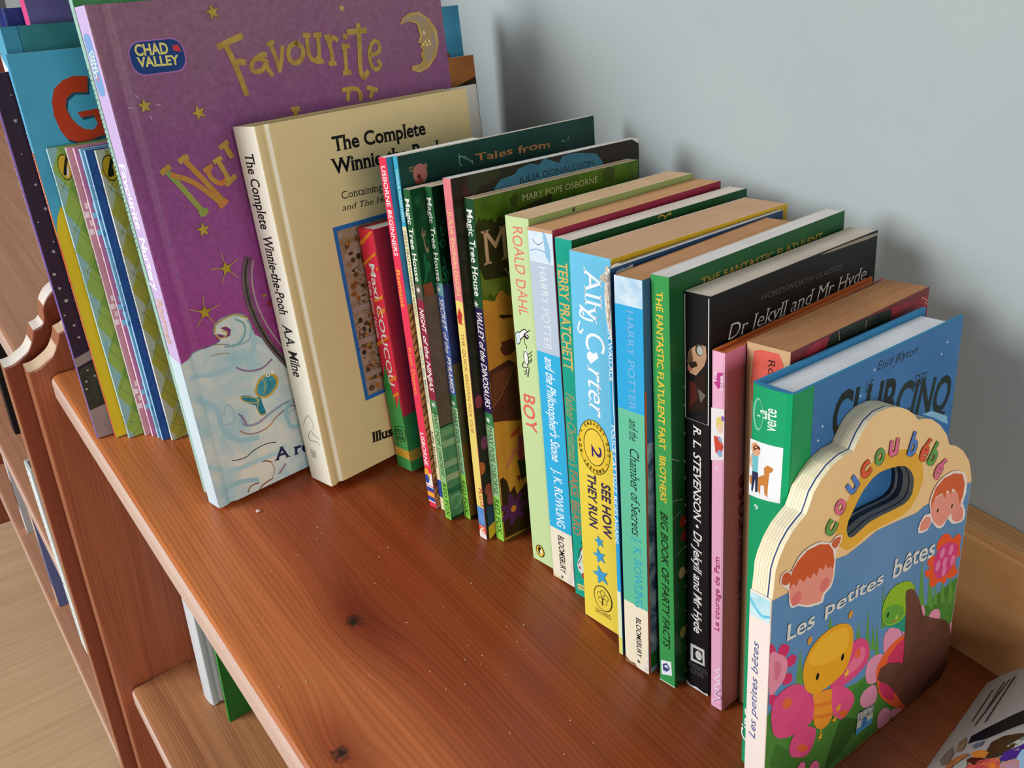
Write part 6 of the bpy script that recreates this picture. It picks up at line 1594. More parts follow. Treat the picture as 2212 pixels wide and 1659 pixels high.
  ('L','s',((1.3,190.8),(2.6,191.8)),0.4,'22504c',0),
  ('L','s',((0.5,193.2),(1.8,194.2)),0.4,'22504c',0),
  ('L','s',((0.9,195.6),(2.6,196.6)),0.4,'22504c',0),
  ('L','s',((1.3,198.0),(1.8,199.0)),0.4,'22504c',0),
  ('L','s',((0.5,200.4),(2.6,201.4)),0.4,'22504c',0),
  ('L','s',((0.9,202.8),(1.8,203.8)),0.4,'22504c',0),
  ('L','s',((1.3,205.2),(2.6,206.2)),0.4,'22504c',0),
  ('L','s',((0.5,207.6),(1.8,208.6)),0.4,'22504c',0),
  ('L','s',((0.9,210.0),(2.6,211.0)),0.4,'22504c',0),
  ('L','s',((1.3,212.4),(1.8,213.4)),0.4,'22504c',0),
  ('L','s',((0.5,214.8),(2.6,215.8)),0.4,'22504c',0),
  ('L','s',((0.9,217.2),(1.8,218.2)),0.4,'22504c',0),
  ('L','s',((1.3,219.6),(2.6,220.6)),0.4,'22504c',0),
  ('L','s',((0.5,222.0),(1.8,223.0)),0.4,'22504c',0),
  ('L','s',((0.9,224.4),(2.6,225.4)),0.4,'22504c',0),
  ('L','s',((1.3,226.8),(1.8,227.8)),0.4,'22504c',0),
  ('L','s',((0.5,229.2),(2.6,230.2)),0.4,'22504c',0),
  ('L','s',((0.9,231.6),(1.8,232.6)),0.4,'22504c',0),
  ('L','s',((1.3,234.0),(2.6,235.0)),0.4,'22504c',0),
  ('L','s',((0.5,236.4),(1.8,237.4)),0.4,'22504c',0),
  ('L','s',((0.9,238.8),(2.6,239.8)),0.4,'22504c',0),
  ('L','s',((1.3,241.2),(1.8,242.2)),0.4,'22504c',0),
  ('L','s',((0.5,243.6),(2.6,244.6)),0.4,'22504c',0),
 ],
 'brown':[
  ('P','c',((0,0.2),(156.7,0.2),(156.7,212.7),(136.7,207.7),(0,202.7)),'2a1c12/382818@50'),  # shadow on the cover below its top strip, painted as dark colour
 ],
 'blue':[
  ('E','c',(157.3,224.2),9,6,'8a3a20',0),
 ],
 'white':[
 ],
 'coucou':[
  ('RING','c',((44.9,119.6),(43.6,123.1),(44.3,126.5),(46.9,129.8),(49.2,132.9),(53.1,136.8),(58.7,139.7),(63.0,140.4),(67.6,140.0),(72.3,139.1),(77.2,137.9),(81.6,136.1),(85.0,133.4),(87.7,130.2),(89.1,127.2),(89.4,124.0),(89.0,120.7),(86.9,118.8),(83.4,118.0),(77.9,118.4),(73.1,118.8),(68.4,119.4),(63.7,119.7),(59.2,119.8),(55.4,119.2),(51.6,118.3),(48.9,117.8),(46.7,118.2)),((40.5,116.8),(36.7,122.5),(38.0,129.6),(41.4,134.1),(44.0,137.5),(49.0,142.5),(56.3,146.3),(62.8,147.4),(68.6,146.9),(73.8,145.9),(79.3,144.5),(85.0,142.1),(89.8,138.5),(93.6,134.1),(95.9,129.1),(96.4,123.9),(93.7,118.4),(89.1,114.0),(83.6,112.8),(77.5,113.2),(72.6,113.6),(67.9,114.2),(63.5,114.5),(59.5,114.6),(56.4,114.1),(52.7,113.2),(49.1,112.6),(44.6,113.4)),'d8a02c/dca838@30'),
  ('P','c',((0.3,0.3),(130.6,0.3),(136.6,3),(138.3,9),(138.3,107),(100,110.5),(94,109.5),(77,112),(65,113.5),(55,112),(45,111),(38,112.5),(30,109),(0.3,112)),'5682ae/608cb6@14'),
  ('P','c',((0.3,0.3),(0.3,59),(4,61.5),(12,57),(23,52),(42,45),(59,40),(72,39.5),(83,42),(97,48),(110,54),(122,56),(138,57),(138,9),(136,3),(130,0.3)),'4e8a38/3e742c@25'),
  ('P','c',((40.0,1.89),(53.1,5.6),(68.2,14.59),(50.7,27.2),(45.2,16.03)),'2f5c24'),
  ('P','c',((2.83,32.4),(6.14,41.5),(14.51,32.8),(30.0,17.43),(24.8,3.62)),'3a7028'),
  ('P','c',((51.7,37.6),(60.7,37.3),(72.1,37.4),(71.1,27.7),(60.7,27.9)),'3a7c30'),
  ('P','c',((17.04,64.5),(22.4,61.4),(20.3,71.4),(18.79,80.9)),'5c9440'),
  ('P','c',((36.1,81.3),(39.1,79.7),(38.0,83.3),(37.2,86.7)),'5c9440'),
  ('P','c',((56.6,59.4),(61.8,56.5),(59.5,65.4),(57.7,73.9)),'5c9440'),
  ('P','c',((64.7,50.0),(69.6,47.3),(66.4,62.5),(63.8,77.0)),'5c9440'),
  ('P','c',((68.8,52.7),(72.8,50.5),(70.7,58.6),(69.1,66.4)),'5c9440'),
  ('P','c',((72.6,45.6),(76.7,43.3),(74.2,54.3),(72.2,64.8)),'5c9440'),
  ('P','c',((84.2,67.4),(87.9,65.6),(85.7,74.0),(83.9,82.0)),'5c9440'),
  ('P','c',((100.7,50.7),(105.2,48.4),(101.8,62.0),(98.9,74.8)),'5c9440'),
  ('P','c',((104.8,55.4),(111.0,52.3),(106.6,68.3),(103.0,83.4)),'5c9440'),
  ('P','c',((112.6,53.1),(116.6,51.1),(113.3,63.4),(110.6,75.0)),'5c9440'),
  ('P','c',((118.2,51.2),(122.2,49.1),(119.7,57.3),(117.6,65.1)),'5c9440'),
  ('P','c',((124.3,49.0),(129.1,46.6),(125.9,56.9),(123.2,66.6)),'5c9440'),
  ('P','c',((131.8,45.2),(136.7,42.8),(132.9,55.2),(129.8,66.9)),'5c9440'),
  ('P','c',((115.4,50.0),(118.9,48.3),(116.0,59.1),(113.5,69.5)),'5c9440'),
  ('P','c',((75.4,60.6),(78.9,58.8),(76.1,72.4),(73.7,85.3)),'5c9440'),
  ('P','c',((-0.0,92.6),(0.8,92.7),(1.8,91.8),(3.1,89.4),(3.9,86.9),(3.1,85.5),(1.7,85.2),(0.6,86.5),(-0.3,88.4),(-0.4,90.8)),'cc2c62'),
  ('P','c',((4.4,85.9),(5.3,87.9),(6.9,89.2),(8.9,88.3),(10.8,86.7),(11.8,85.3),(11.9,83.9),(10.8,82.6),(9.3,81.7),(7.8,81.8),(6.4,82.6),(5.1,84.1)),'cc2c62'),
  ('P','c',((10.3,80.4),(11.9,80.9),(14.0,80.5),(15.6,79.4),(16.6,78.0),(16.4,76.5),(15.4,75.3),(13.5,75.2),(11.5,76.0),(10.4,78.2)),'cc2c62'),
  ('P','c',((10.3,73.0),(12.1,72.8),(13.7,71.8),(14.6,69.9),(14.7,68.2),(13.7,67.4),(12.1,67.4),(10.1,68.1),(8.7,69.4),(9.1,71.4)),'cc2c62'),
  ('P','c',((1.2,69.3),(3.4,67.7),(5.7,65.1),(6.7,63.6),(6.8,62.6),(5.6,62.2),(4.0,62.4),(2.3,62.9),(1.1,64.1),(0.7,67.1)),'cc2c62'),
  ('P','c',((-0.3,88.4),(2.2,88.6),(5.3,85.7),(7.8,83.7),(9.8,81.4),(10.9,79.2),(11.3,76.9),(10.9,74.2),(9.9,71.7),(8.4,70.2),(6.3,69.3),(3.4,67.6),(0.8,68.8),(-0.4,78.8)),'e08aa0'),
  ('P','c',((3.2,82.9),(4.5,83.0),(6.0,81.7),(7.0,80.2),(7.4,78.3),(7.0,75.9),(6.0,73.9),(4.8,73.4),(3.7,74.6),(3.1,78.8)),'d07088'),
  ('P','c',((116.7,87.3),(118.7,87.9),(121.0,87.8),(123.4,86.6),(125.5,85.0),(126.8,83.2),(128.2,81.8),(130.3,82.3),(132.6,82.7),(134.6,81.5),(136.0,79.6),(135.9,77.6),(135.6,75.2),(136.8,72.0),(137.6,69.2),(136.1,69.0),(134.2,69.1),(133.6,67.4),(133.8,65.1),(136.0,62.3),(137.6,59.8),(135.5,58.9),(132.4,58.9),(130.0,60.0),(127.9,61.0),(126.9,59.7),(125.8,58.6),(123.6,60.5),(121.0,62.6),(118.4,62.2),(116.0,61.7),(113.7,63.2),(112.1,65.2),(112.1,66.9),(112.1,68.6),(110.0,70.0),(107.8,71.4),(107.0,73.2),(107.2,74.6),(109.3,74.2),(111.1,74.0),(109.3,76.3),(107.6,78.8),(109.2,79.9),(111.8,80.2),(114.5,79.3),(116.4,78.9),(115.4,81.1),(114.2,83.9),(115.0,85.9)),'e0542a'),
  ('P','c',((113.7,73.6),(113.3,76.2),(114.0,78.3),(115.7,80.6),(118.4,82.1),(122.2,82.1),(126.4,81.0),(130.7,78.7),(134.1,75.9),(134.7,72.9),(134.0,70.0),(132.9,67.5),(131.0,65.5),(128.1,64.0),(124.8,63.3),(121.1,64.0),(117.8,65.8),(115.2,69.6)),'cc3c78'),
  ('E','c',(120.5,77.8),2.0,2.8,'dc7aa4',0),
  ('E','c',(128.1,76.1),2.0,2.8,'dc7aa4',0),
  ('E','c',(123.8,71.4),2.0,2.8,'dc7aa4',0),
  ('E','c',(117.7,72.5),2.0,2.8,'dc7aa4',0),
  ('E','c',(124.1,66.6),2.0,2.8,'dc7aa4',0),
  ('E','c',(130.8,69.4),2.0,2.8,'dc7aa4',0),
  ('P','c',((78.7,48.9),(78.4,52.4),(78.9,55.5),(81.5,56.7),(84.6,56.6),(87.5,54.9),(90.1,52.5),(92.3,49.6),(93.5,46.9),(92.5,44.9),(90.3,43.4),(87.5,42.6),(84.4,42.4),(81.9,43.4),(79.9,44.9),(79.0,46.7)),'dc90ac'),
  ('P','c',((66.5,40.7),(66.4,44.1),(67.4,46.8),(70.1,47.8),(73.6,47.5),(77.4,45.9),(80.7,43.6),(82.1,42.0),(82.4,40.1),(81.4,37.5),(79.6,34.9),(77.7,32.5),(75.3,31.3),(72.1,32.3),(69.0,34.5),(67.3,37.4)),'dc90ac'),
  ('P','c',((64.2,27.5),(64.4,29.9),(66.0,31.6),(69.4,32.0),(73.0,31.4),(75.0,30.1),(76.4,28.1),(77.5,25.0),(77.8,21.9),(76.9,19.6),(74.7,18.5),(70.9,19.8),(67.2,22.2),(65.1,24.9)),'dc90ac'),
  ('P','c',((80.5,3.2),(80.0,7.0),(80.7,10.4),(82.8,11.5),(85.5,11.0),(88.4,9.0),(90.6,6.1),(91.4,3.0),(90.9,0.4),(88.1,-0.6),(84.7,-0.4),(82.2,1.0)),'dc90ac'),
  ('P','c',((91.3,5.7),(93.6,5.3),(96.7,3.8),(99.6,1.9),(101.2,0.1),(99.2,-1.4),(96.3,-2.1),(94.4,-1.5),(92.8,0.1),(91.5,3.2)),'dc90ac'),
  ('P','c',((115.6,44.7),(115.5,46.9),(117.3,48.2),(120.4,47.6),(123.7,46.0),(125.3,43.5),(126.0,41.1),(125.9,39.6),(124.3,39.3),(119.8,41.7)),'dc90ac'),
  ('P','c',((106.0,56.9),(107.6,56.3),(109.7,54.2),(111.0,51.7),(111.5,49.4),(110.8,48.3),(109.4,48.8),(107.4,53.0)),'dc90ac'),
  ('P','c',((92.7,51.5),(92.9,54.6),(93.6,56.9),(95.0,57.1),(96.3,55.5),(96.8,50.6),(96.7,46.0),(95.4,45.9),(94.0,47.5),(93.1,49.2)),'dc90ac'),
  ('P','c',((136.4,30.3),(137.2,31.8),(138.3,31.2),(139.3,27.3),(139.8,23.1),(139.3,21.0),(138.4,21.0),(137.2,25.5)),'dc90ac'),
  ('P','c',((75.6,33.7),(74.9,37.2),(75.3,39.9),(77.5,42.5),(80.5,44.6),(83.8,46.0),(87.4,46.8),(91.2,47.2),(95.4,46.3),(100.4,43.9),(105.1,37.2),(109.2,19.2),(111.4,1.9),(109.4,-2.4),(105.3,-1.5),(100.5,1.0),(95.2,5.1),(89.8,10.0),(84.9,15.0),(81.5,19.0),(78.9,23.1),(76.9,28.5)),'e4602e'),
  ('P','c',((82.5,31.5),(82.6,35.9),(83.6,40.4),(89.2,43.9),(95.1,44.3),(98.3,36.8),(99.2,27.2),(96.1,20.3),(92.4,15.1),(92.2,11.7),(91.8,10.9),(87.7,14.0),(83.1,18.8),(79.9,23.6),(78.2,27.9),(80.0,29.7)),'cc345e'),
  ('P','c',((41.5,51.8),(41.9,55.0),(43.0,58.2),(46.2,60.0),(50.1,61.4),(53.3,63.2),(56.2,64.4),(58.6,64.3),(60.8,63.2),(63.5,61.1),(65.9,58.4),(67.4,54.9),(68.2,51.4),(67.8,48.7),(66.3,46.6),(63.3,45.3),(59.8,44.5),(56.5,44.2),(53.2,44.2),(49.2,44.1),(45.5,44.6),(42.6,46.7),(40.8,49.0),(40.8,50.3)),'d8487a'),
  ('P','c',((52.1,53.0),(55.0,55.1),(58.2,56.9),(60.0,58.1),(61.4,58.4),(63.2,57.1),(64.6,55.0),(64.9,52.6),(64.1,50.4),(61.6,48.7),(58.2,47.9),(54.4,48.2),(51.5,49.3),(51.0,51.0)),'e26e90'),
  ('P','c',((56.6,57.0),(57.3,58.1),(58.6,58.7),(59.9,58.2),(61.0,57.0),(61.3,55.3),(60.8,53.8),(59.5,53.6),(58.0,54.2),(57.0,55.5)),'e0603a'),
  ('P','c',((40.9,48.2),(43.1,48.2),(46.4,46.6),(49.9,44.2),(53.5,41.1),(56.7,37.5),(59.0,34.0),(59.8,31.6),(59.4,29.6),(57.6,27.6),(55.2,26.1),(53.2,25.4),(50.8,25.8),(47.7,28.3),(44.7,31.8),(42.9,35.4),(41.8,39.4),(40.8,44.4)),'dc5080'),
  ('P','c',((48.7,30.2),(49.7,30.7),(51.4,30.6),(53.4,29.4),(55.0,28.0),(55.0,26.7),(54.2,25.9),(52.5,26.3),(50.7,27.2),(49.3,28.7)),'d8682a'),
  ('P','c',((3.8,64.7),(6.8,65.9),(10.3,66.2),(13.2,66.0),(16.1,65.0),(19.2,63.3),(22.3,60.6),(25.4,56.8),(28.0,52.6),(29.7,48.8),(30.7,45.3),(31.1,42.2),(30.7,39.6),(28.8,38.2),(26.2,37.5),(23.4,37.5),(20.1,38.1),(16.1,39.1),(12.0,40.5),(8.7,42.4),(6.0,44.8),(4.2,47.8),(3.2,51.3),(2.6,55.4),(2.4,59.5),(2.7,62.5)),'d04078/d8507e@30'),
  ('P','c',((9.3,59.9),(10.2,60.7),(11.6,60.8),(13.3,59.9),(14.7,58.6),(15.1,57.1),(14.9,55.8),(13.9,55.0),(12.5,54.8),(11.1,55.8),(10.0,57.2),(9.3,58.6)),'dc6434'),
  ('P','c',((19.0,39.6),(21.3,39.9),(24.1,38.8),(28.2,36.3),(31.8,33.2),(32.9,30.8),(32.7,28.4),(32.0,25.5),(30.6,23.0),(28.8,21.7),(26.5,21.4),(23.3,22.8),(20.1,24.9),(17.5,27.1),(15.7,29.5),(15.1,32.0),(15.4,34.6),(16.8,37.5)),'d04078/d8507e@30'),
  ('P','c',((19.7,30.2),(20.7,30.7),(22.7,30.2),(25.1,28.8),(27.1,27.0),(28.0,25.4),(27.8,24.4),(26.3,24.3),(24.2,25.1),(21.5,27.7)),'dc5a3a'),
  ('P','c',((28.5,53.1),(31.4,52.3),(35.4,50.2),(39.1,49.1),(42.0,47.5),(42.4,44.5),(42.1,40.8),(43.2,36.7),(44.0,33.0),(43.2,30.8),(41.7,29.4),(39.7,28.9),(37.4,29.2),(35.1,30.4),(32.9,32.5),(31.2,35.6),(30.2,39.1),(30.4,42.1),(30.7,45.3),(29.2,49.8)),'e4902a'),
  ('L','c',((30.1,45.7),(36.1,42.9),(42.5,40.2)),1.6,'d87424',0),
  ('L','c',((31.2,39.3),(36.7,36.3),(43.4,33.4)),1.6,'d87424',0),
  ('P','c',((21.5,65.0),(21.1,68.1),(21.5,71.1),(22.8,74.1),(24.9,76.8),(27.9,78.7),(31.6,79.9),(36.1,80.3),(40.7,80.0),(44.2,79.2),(47.2,77.8),(50.1,75.9),(52.4,73.5),(53.9,70.4),(54.6,66.8),(54.7,63.0),(54.1,59.1),(52.9,55.6),(51.1,52.8),(48.7,51.5),(45.9,50.9),(42.8,50.6),(39.6,50.5),(36.4,50.6),(33.3,51.0),(30.5,51.9),(27.9,53.4),(25.5,55.6),(23.5,58.4),(22.2,61.6)),'e2a01e'),
  ('P','c',((23.9,71.3),(25.1,73.8),(28.0,75.9),(30.6,77.3),(33.8,78.0),(37.8,78.0),(42.0,77.4),(45.6,76.5),(48.6,74.8),(50.5,71.8),(51.4,68.6),(51.3,65.5),(49.9,63.1),(46.8,62.2),(42.5,62.4),(37.3,63.4),(32.0,65.2),(27.0,68.1)),'eab02c'),
  ('E','c',(47.8,60.6),1.1,1.8,'1c140c',0),
  ('E','c',(31.1,60.2),1.1,1.8,'1c140c',0),
  ('E','c',(51.1,80.2),1.5,1.9,'d0903a',0),
  ('E','c',(24.3,81.6),1.5,1.9,'d0903a',0),
  ('L','c',((36.3,29.4),(36.0,27.1)),0.9,'e0a82a',0),
  ('S','c',(36.1,25.8),2.2,'e0a82a',0,5),
  ('S','c',(51.9,50.0),2.6,'eeb82a',0,5),
  ('S','c',(47.7,34.1),2.6,'e8a02a',0,5),
  ('S','c',(45.5,29.2),2.2,'e8a02a',0,5),
  ('P','c',((78.1,60.8),(80.7,60.9),(85.2,60.4),(90.4,60.8),(94.9,60.4),(96.7,57.8),(97.2,54.3),(97.4,49.9),(96.5,47.0),(93.7,49.0),(90.1,52.5),(86.7,54.7),(83.4,56.8),(79.9,59.1)),'2a9078'),
  ('P','c',((76.6,63.2),(75.2,66.1),(74.6,69.1),(74.9,72.1),(76.0,74.8),(77.7,76.9),(80.1,78.3),(83.5,78.5),(87.2,78.1),(90.5,77.2),(93.5,75.8),(95.9,74.2),(97.7,72.2),(99.0,69.5),(99.4,66.5),(98.2,62.9),(96.2,59.8),(94.1,58.0),(91.8,57.0),(89.5,56.7),(87.0,57.0),(83.8,57.8),(80.7,59.1),(78.4,60.9)),'8ab42a'),
  ('P','c',((77.1,63.8),(75.9,66.3),(75.8,68.5),(78.0,69.7),(81.4,69.7),(86.2,67.4),(90.6,64.2),(92.6,61.4),(92.7,59.1),(90.3,58.1),(86.8,57.9),(83.6,58.6),(80.6,60.0),(78.5,61.7)),'5f9e38'),
  ('E','c',(79.5,65.4),0.8,1.3,'142010',0),
  ('S','c',(87.0,60.3),1.8,'b8c84a',0,5),
  ('L','c',((83.5,60.1),(86.1,58.7)),0.4,'c83a5a',0),
  ('P','c',((20.7,16.9),(21.6,18.9),(23.5,20.1),(25.1,19.4),(26.3,17.8),(26.8,15.1),(26.2,13.2),(23.2,14.5)),'e06a94'),
  ('P','c',((29.0,11.2),(29.9,13.6),(32.4,14.8),(34.6,13.7),(36.4,11.4),(37.1,8.3),(36.4,6.2),(32.4,8.2)),'e06a94'),
  ('P','c',((3.8,118.2),(3.8,119.8),(4.4,121.2),(5.9,121.8),(7.5,121.8),(8.6,120.7),(9.8,120.0),(11.5,121.9),(13.6,124.3),(16.4,125.6),(19.8,126.2),(23.6,126.0),(27.3,125.2),(30.6,123.4),(33.3,122.0),(35.1,122.6),(36.6,123.5),(38.8,123.1),(40.6,122.2),(40.7,120.7),(40.0,119.1),(38.8,118.0),(37.6,116.7),(37.4,114.6),(37.5,111.9),(37.5,108.4),(37.3,105.0),(36.6,102.5),(35.5,100.8),(33.6,100.1),(31.9,99.5),(31.5,97.8),(31.0,96.3),(28.8,96.4),(26.1,97.2),(23.7,97.9),(21.1,98.9),(18.1,100.8),(15.2,102.5),(13.1,102.9),(11.5,103.3),(10.3,104.9),(9.6,107.0),(9.4,109.7),(9.0,112.3),(7.4,114.2),(5.7,115.8),(4.5,117.0)),'e4d8d0'),
  ('P','c',((4.6,117.8),(4.7,119.4),(5.3,120.8),(6.6,121.2),(8.0,120.9),(9.3,119.7),(10.2,118.1),(10.0,116.7),(9.2,115.6),(8.2,115.3),(7.0,115.6),(5.6,116.5)),'c4582e'),
  ('P','c',((34.0,120.9),(34.4,121.9),(35.7,122.5),(37.8,122.5),(39.7,122.0),(39.9,120.8),(39.3,119.5),(38.1,118.4),(36.7,117.9),(35.0,119.2)),'c4603a'),
  ('P','c',((10.8,105.8),(10.0,108.0),(9.8,110.5),(9.2,112.9),(9.8,114.6),(13.1,115.1),(18.0,114.8),(23.7,114.5),(29.4,113.6),(33.4,111.9),(36.1,109.8),(36.7,107.2),(36.3,104.7),(35.6,102.9),(34.4,101.6),(32.6,101.1),(30.8,100.5),(30.3,98.9),(29.7,97.5),(27.6,97.8),(25.0,98.6),(22.5,99.4),(20.1,100.4),(17.6,101.9),(15.1,103.5),(12.7,104.5)),'e0907e'),
  ('P','c',((9.72,112.6),(9.61,116.7),(10.71,120.3),(13.66,122.9),(18.96,125.1),(26.4,124.4),(32.4,121.8),(35.3,117.8),(36.7,112.3),(36.2,108.4),(34.4,111.2),(33.0,110.6),(30.8,113.6),(30.1,111.3),(27.4,113.8),(25.8,110.7),(23.7,113.3),(22.0,111.2),(19.91,113.6),(18.21,111.7),(15.22,114.5),(13.58,112.0),(11.6,114.2)),'c8562a'),
  ('E','c',(14.0,106.4),3,3,'d8706c',0),
  ('E','c',(31.2,104.3),3,3,'d8706c',0),
  ('P','c',((96.7,98.7),(96.2,101.0),(97.1,103.3),(98.6,105.0),(100.5,106.0),(103.0,105.3),(105.0,104.9),(104.2,107.3),(103.2,110.5),(103.8,113.5),(105.4,116.1),(107.9,118.2),(111.2,119.5),(115.2,120.0),(119.5,119.6),(124.1,118.3),(128.4,116.2),(131.5,113.4),(133.5,110.1),(134.4,106.4),(134.4,103.0),(133.4,100.6),(132.6,98.6),(134.1,96.2),(135.8,93.8),(136.3,90.9),(135.6,88.7),(132.4,88.7),(128.7,89.7),(126.1,90.8),(123.9,92.2),(122.0,94.3),(120.4,95.8),(119.3,94.8),(118.2,93.3),(116.3,92.9),(114.1,93.4),(111.6,95.1),(109.4,97.1),(108.0,98.9),(106.9,99.8),(105.8,98.4),(104.2,96.8),(100.2,97.3)),'e4d8d0'),
  ('P','c',((97.9,99.3),(97.6,101.2),(98.4,103.2),(100.1,104.2),(102.1,104.5),(104.1,103.6),(105.8,102.1),(106.1,100.4),(105.7,98.8),(104.9,98.0),(103.3,97.8),(100.4,98.2)),'dc8878'),
  ('P','c',((125.1,93.1),(123.7,95.7),(123.4,98.1),(125.2,99.4),(127.9,99.7),(130.8,98.1),(133.3,95.7),(134.3,92.7),(134.2,90.1),(132.5,89.6),(130.0,90.2),(127.4,91.3)),'dc8878'),
  ('P','c',((106.3,102.7),(105.2,106.0),(105.1,109.0),(106.6,110.7),(109.2,111.4),(112.9,110.9),(117.5,109.7),(123.4,108.3),(128.5,106.2),(130.6,102.7),(131.1,99.2),(130.6,97.0),(129.0,95.8),(126.0,96.4),(122.8,97.3),(121.0,96.6),(119.4,95.5),(117.4,94.5),(115.3,94.1),(112.8,95.4),(110.4,97.5),(108.1,99.9)),'e0907e'),
  ('P','c',((104.8,107.0),(104.6,111.6),(106.9,116.3),(113.0,118.8),(121.2,118.0),(128.7,114.8),(131.9,109.0),(131.8,102.3),(129.6,99.7),(126.8,106.0),(121.7,110.5),(120.6,107.8),(117.1,111.5),(115.9,107.7),(113.2,111.4),(107.8,111.8)),'cc5c2e'),
  ('E','c',(111.0,103.8),0.75,1.0,'1c140c',0),
  ('E','c',(123.0,101.0),0.75,1.0,'1c140c',0),
  ('P','c',((92.3,68.3),(92.4,71.5),(95.5,71.0),(98.9,69.0),(102.1,64.7),(106.4,57.1),(109.7,49.5),(115.2,45.8),(124.1,40.3),(131.9,35.4),(136.6,29.3),(138.9,20.8),(139.0,11.35),(138.4,4.11),(133.6,0.2),(125.6,-1.84),(116.0,-1.86),(108.8,-2.4),(104.4,-0.03),(100.4,4.76),(93.8,14.23),(86.1,23.7),(79.2,29.5),(76.4,32.4),(78.0,37.5),(84.0,37.1),(92.0,33.0),(96.9,29.9),(96.5,37.5),(95.3,46.7),(94.5,55.6),(93.7,61.9)),'5a362c/6a4438@25'),
  ('P','c',((108.1,-2.26),(116.0,-1.86),(125.6,-1.84),(133.6,0.2),(138.4,4.11),(138.9,8.59),(130.5,8.61),(120.2,5.14)),'46281f'),
  ('L','c',((109.7,49.5),(108.7,45.7),(105.2,44.1)),0.6,'46281f',0),
  ('T','c','Les',(9.24,89.0),(26.4,87.9),7.13,'d4d2ca','bw'),
  ('T','c','petites',(32.7,88.7),(72.8,85.0),6.01,'d4d2ca','bw'),
  ('T','c','bêtes',(79.8,83.9),(112.5,81.1),9.01,'d4d2ca','bw'),
  ('P','c',((63.2,21.6),(75.6,19.33),(75.5,8.66),(63.0,8.94)),'c8ccc4'),
  ('P','c',((62.9,12.56),(75.4,11.86),(75.5,8.66),(63.0,8.94)),'4a9ac8'),
  ('E','c',(68.9,13.23),2.2,2.6,'3a7ab8',0),
  ('T','c','EDITIONS',(63.8,19.51),(75.5,17.63),2.01,'1a1a1a','b'),
  ('T','c','FLEURUS',(64.0,16.14),(75.5,14.47),2.5,'1a1a1a','b'),
  ('T','c','c',(33.9,123.8),(37.7,128.7),9.6,'7a5a3a','B'),
  ('T','c','c',(33.4,124.3),(37.2,129.2),9.6,'5a9a4a','B'),
  ('T','c','o',(38.4,130.7),(42.7,135.2),9.6,'7a5a3a','B'),
  ('T','c','o',(37.9,131.2),(42.2,135.7),9.6,'d8688a','B'),
  ('T','c','u',(44.8,137.1),(49.7,140.9),9.6,'7a5a3a','B'),
  ('T','c','u',(44.3,137.6),(49.2,141.4),9.6,'4a78c0','B'),
  ('T','c','c',(51.6,141.0),(57.3,143.5),9.6,'7a5a3a','B'),
  ('T','c','c',(51.1,141.5),(56.8,144.0),9.6,'d8542e','B'),
  ('T','c','o',(59.4,143.9),(65.5,144.9),9.6,'7a5a3a','B'),
  ('T','c','o',(58.9,144.4),(65.0,145.4),9.6,'5a9a4a','B'),
  ('T','c','u',(67.9,145.1),(74.1,144.6),9.6,'7a5a3a','B'),
  ('T','c','u',(67.4,145.6),(73.6,145.1),9.6,'d8688a','B'),
  ('T','c','b',(81.2,141.2),(86.9,138.9),9.6,'7a5a3a','B'),
  ('T','c','b',(80.7,141.7),(86.4,139.4),9.6,'4a78c0','B'),
  ('T','c','é',(90.3,136.2),(95.6,133.0),9.6,'7a5a3a','B'),
  ('T','c','é',(89.8,136.8),(95.1,133.5),9.6,'d8542e','B'),
  ('T','c','b',(97.4,132.0),(102.1,128.0),9.6,'7a5a3a','B'),
  ('T','c','b',(96.9,132.5),(101.6,128.5),9.6,'5a9a4a','B'),
  ('T','c','é',(103.5,124.3),(107.5,119.6),9.6,'7a5a3a','B'),
  ('T','c','é',(103.0,124.8),(107.0,120.1),9.6,'d8688a','B'),
  ('P','s',((0.0,101.8),(9.21,101.8),(9.21,119.6),(0.0,119.6)),'a8dcea/d8eef0@60'),
  ('L','s',((0.02,109.1),(2.27,106.1),(5.54,103.8),(8.97,105.0)),1.2,'6ac8e4',0),
  ('L','s',((0.18,114.7),(2.92,116.8),(5.78,114.9)),0.8,'6ac8e4',0),
  ('T','s','Les petites bêtes',(4.55,44.4),(4.63,90.9),3.0,'5a68a0','i'),
 ],
}
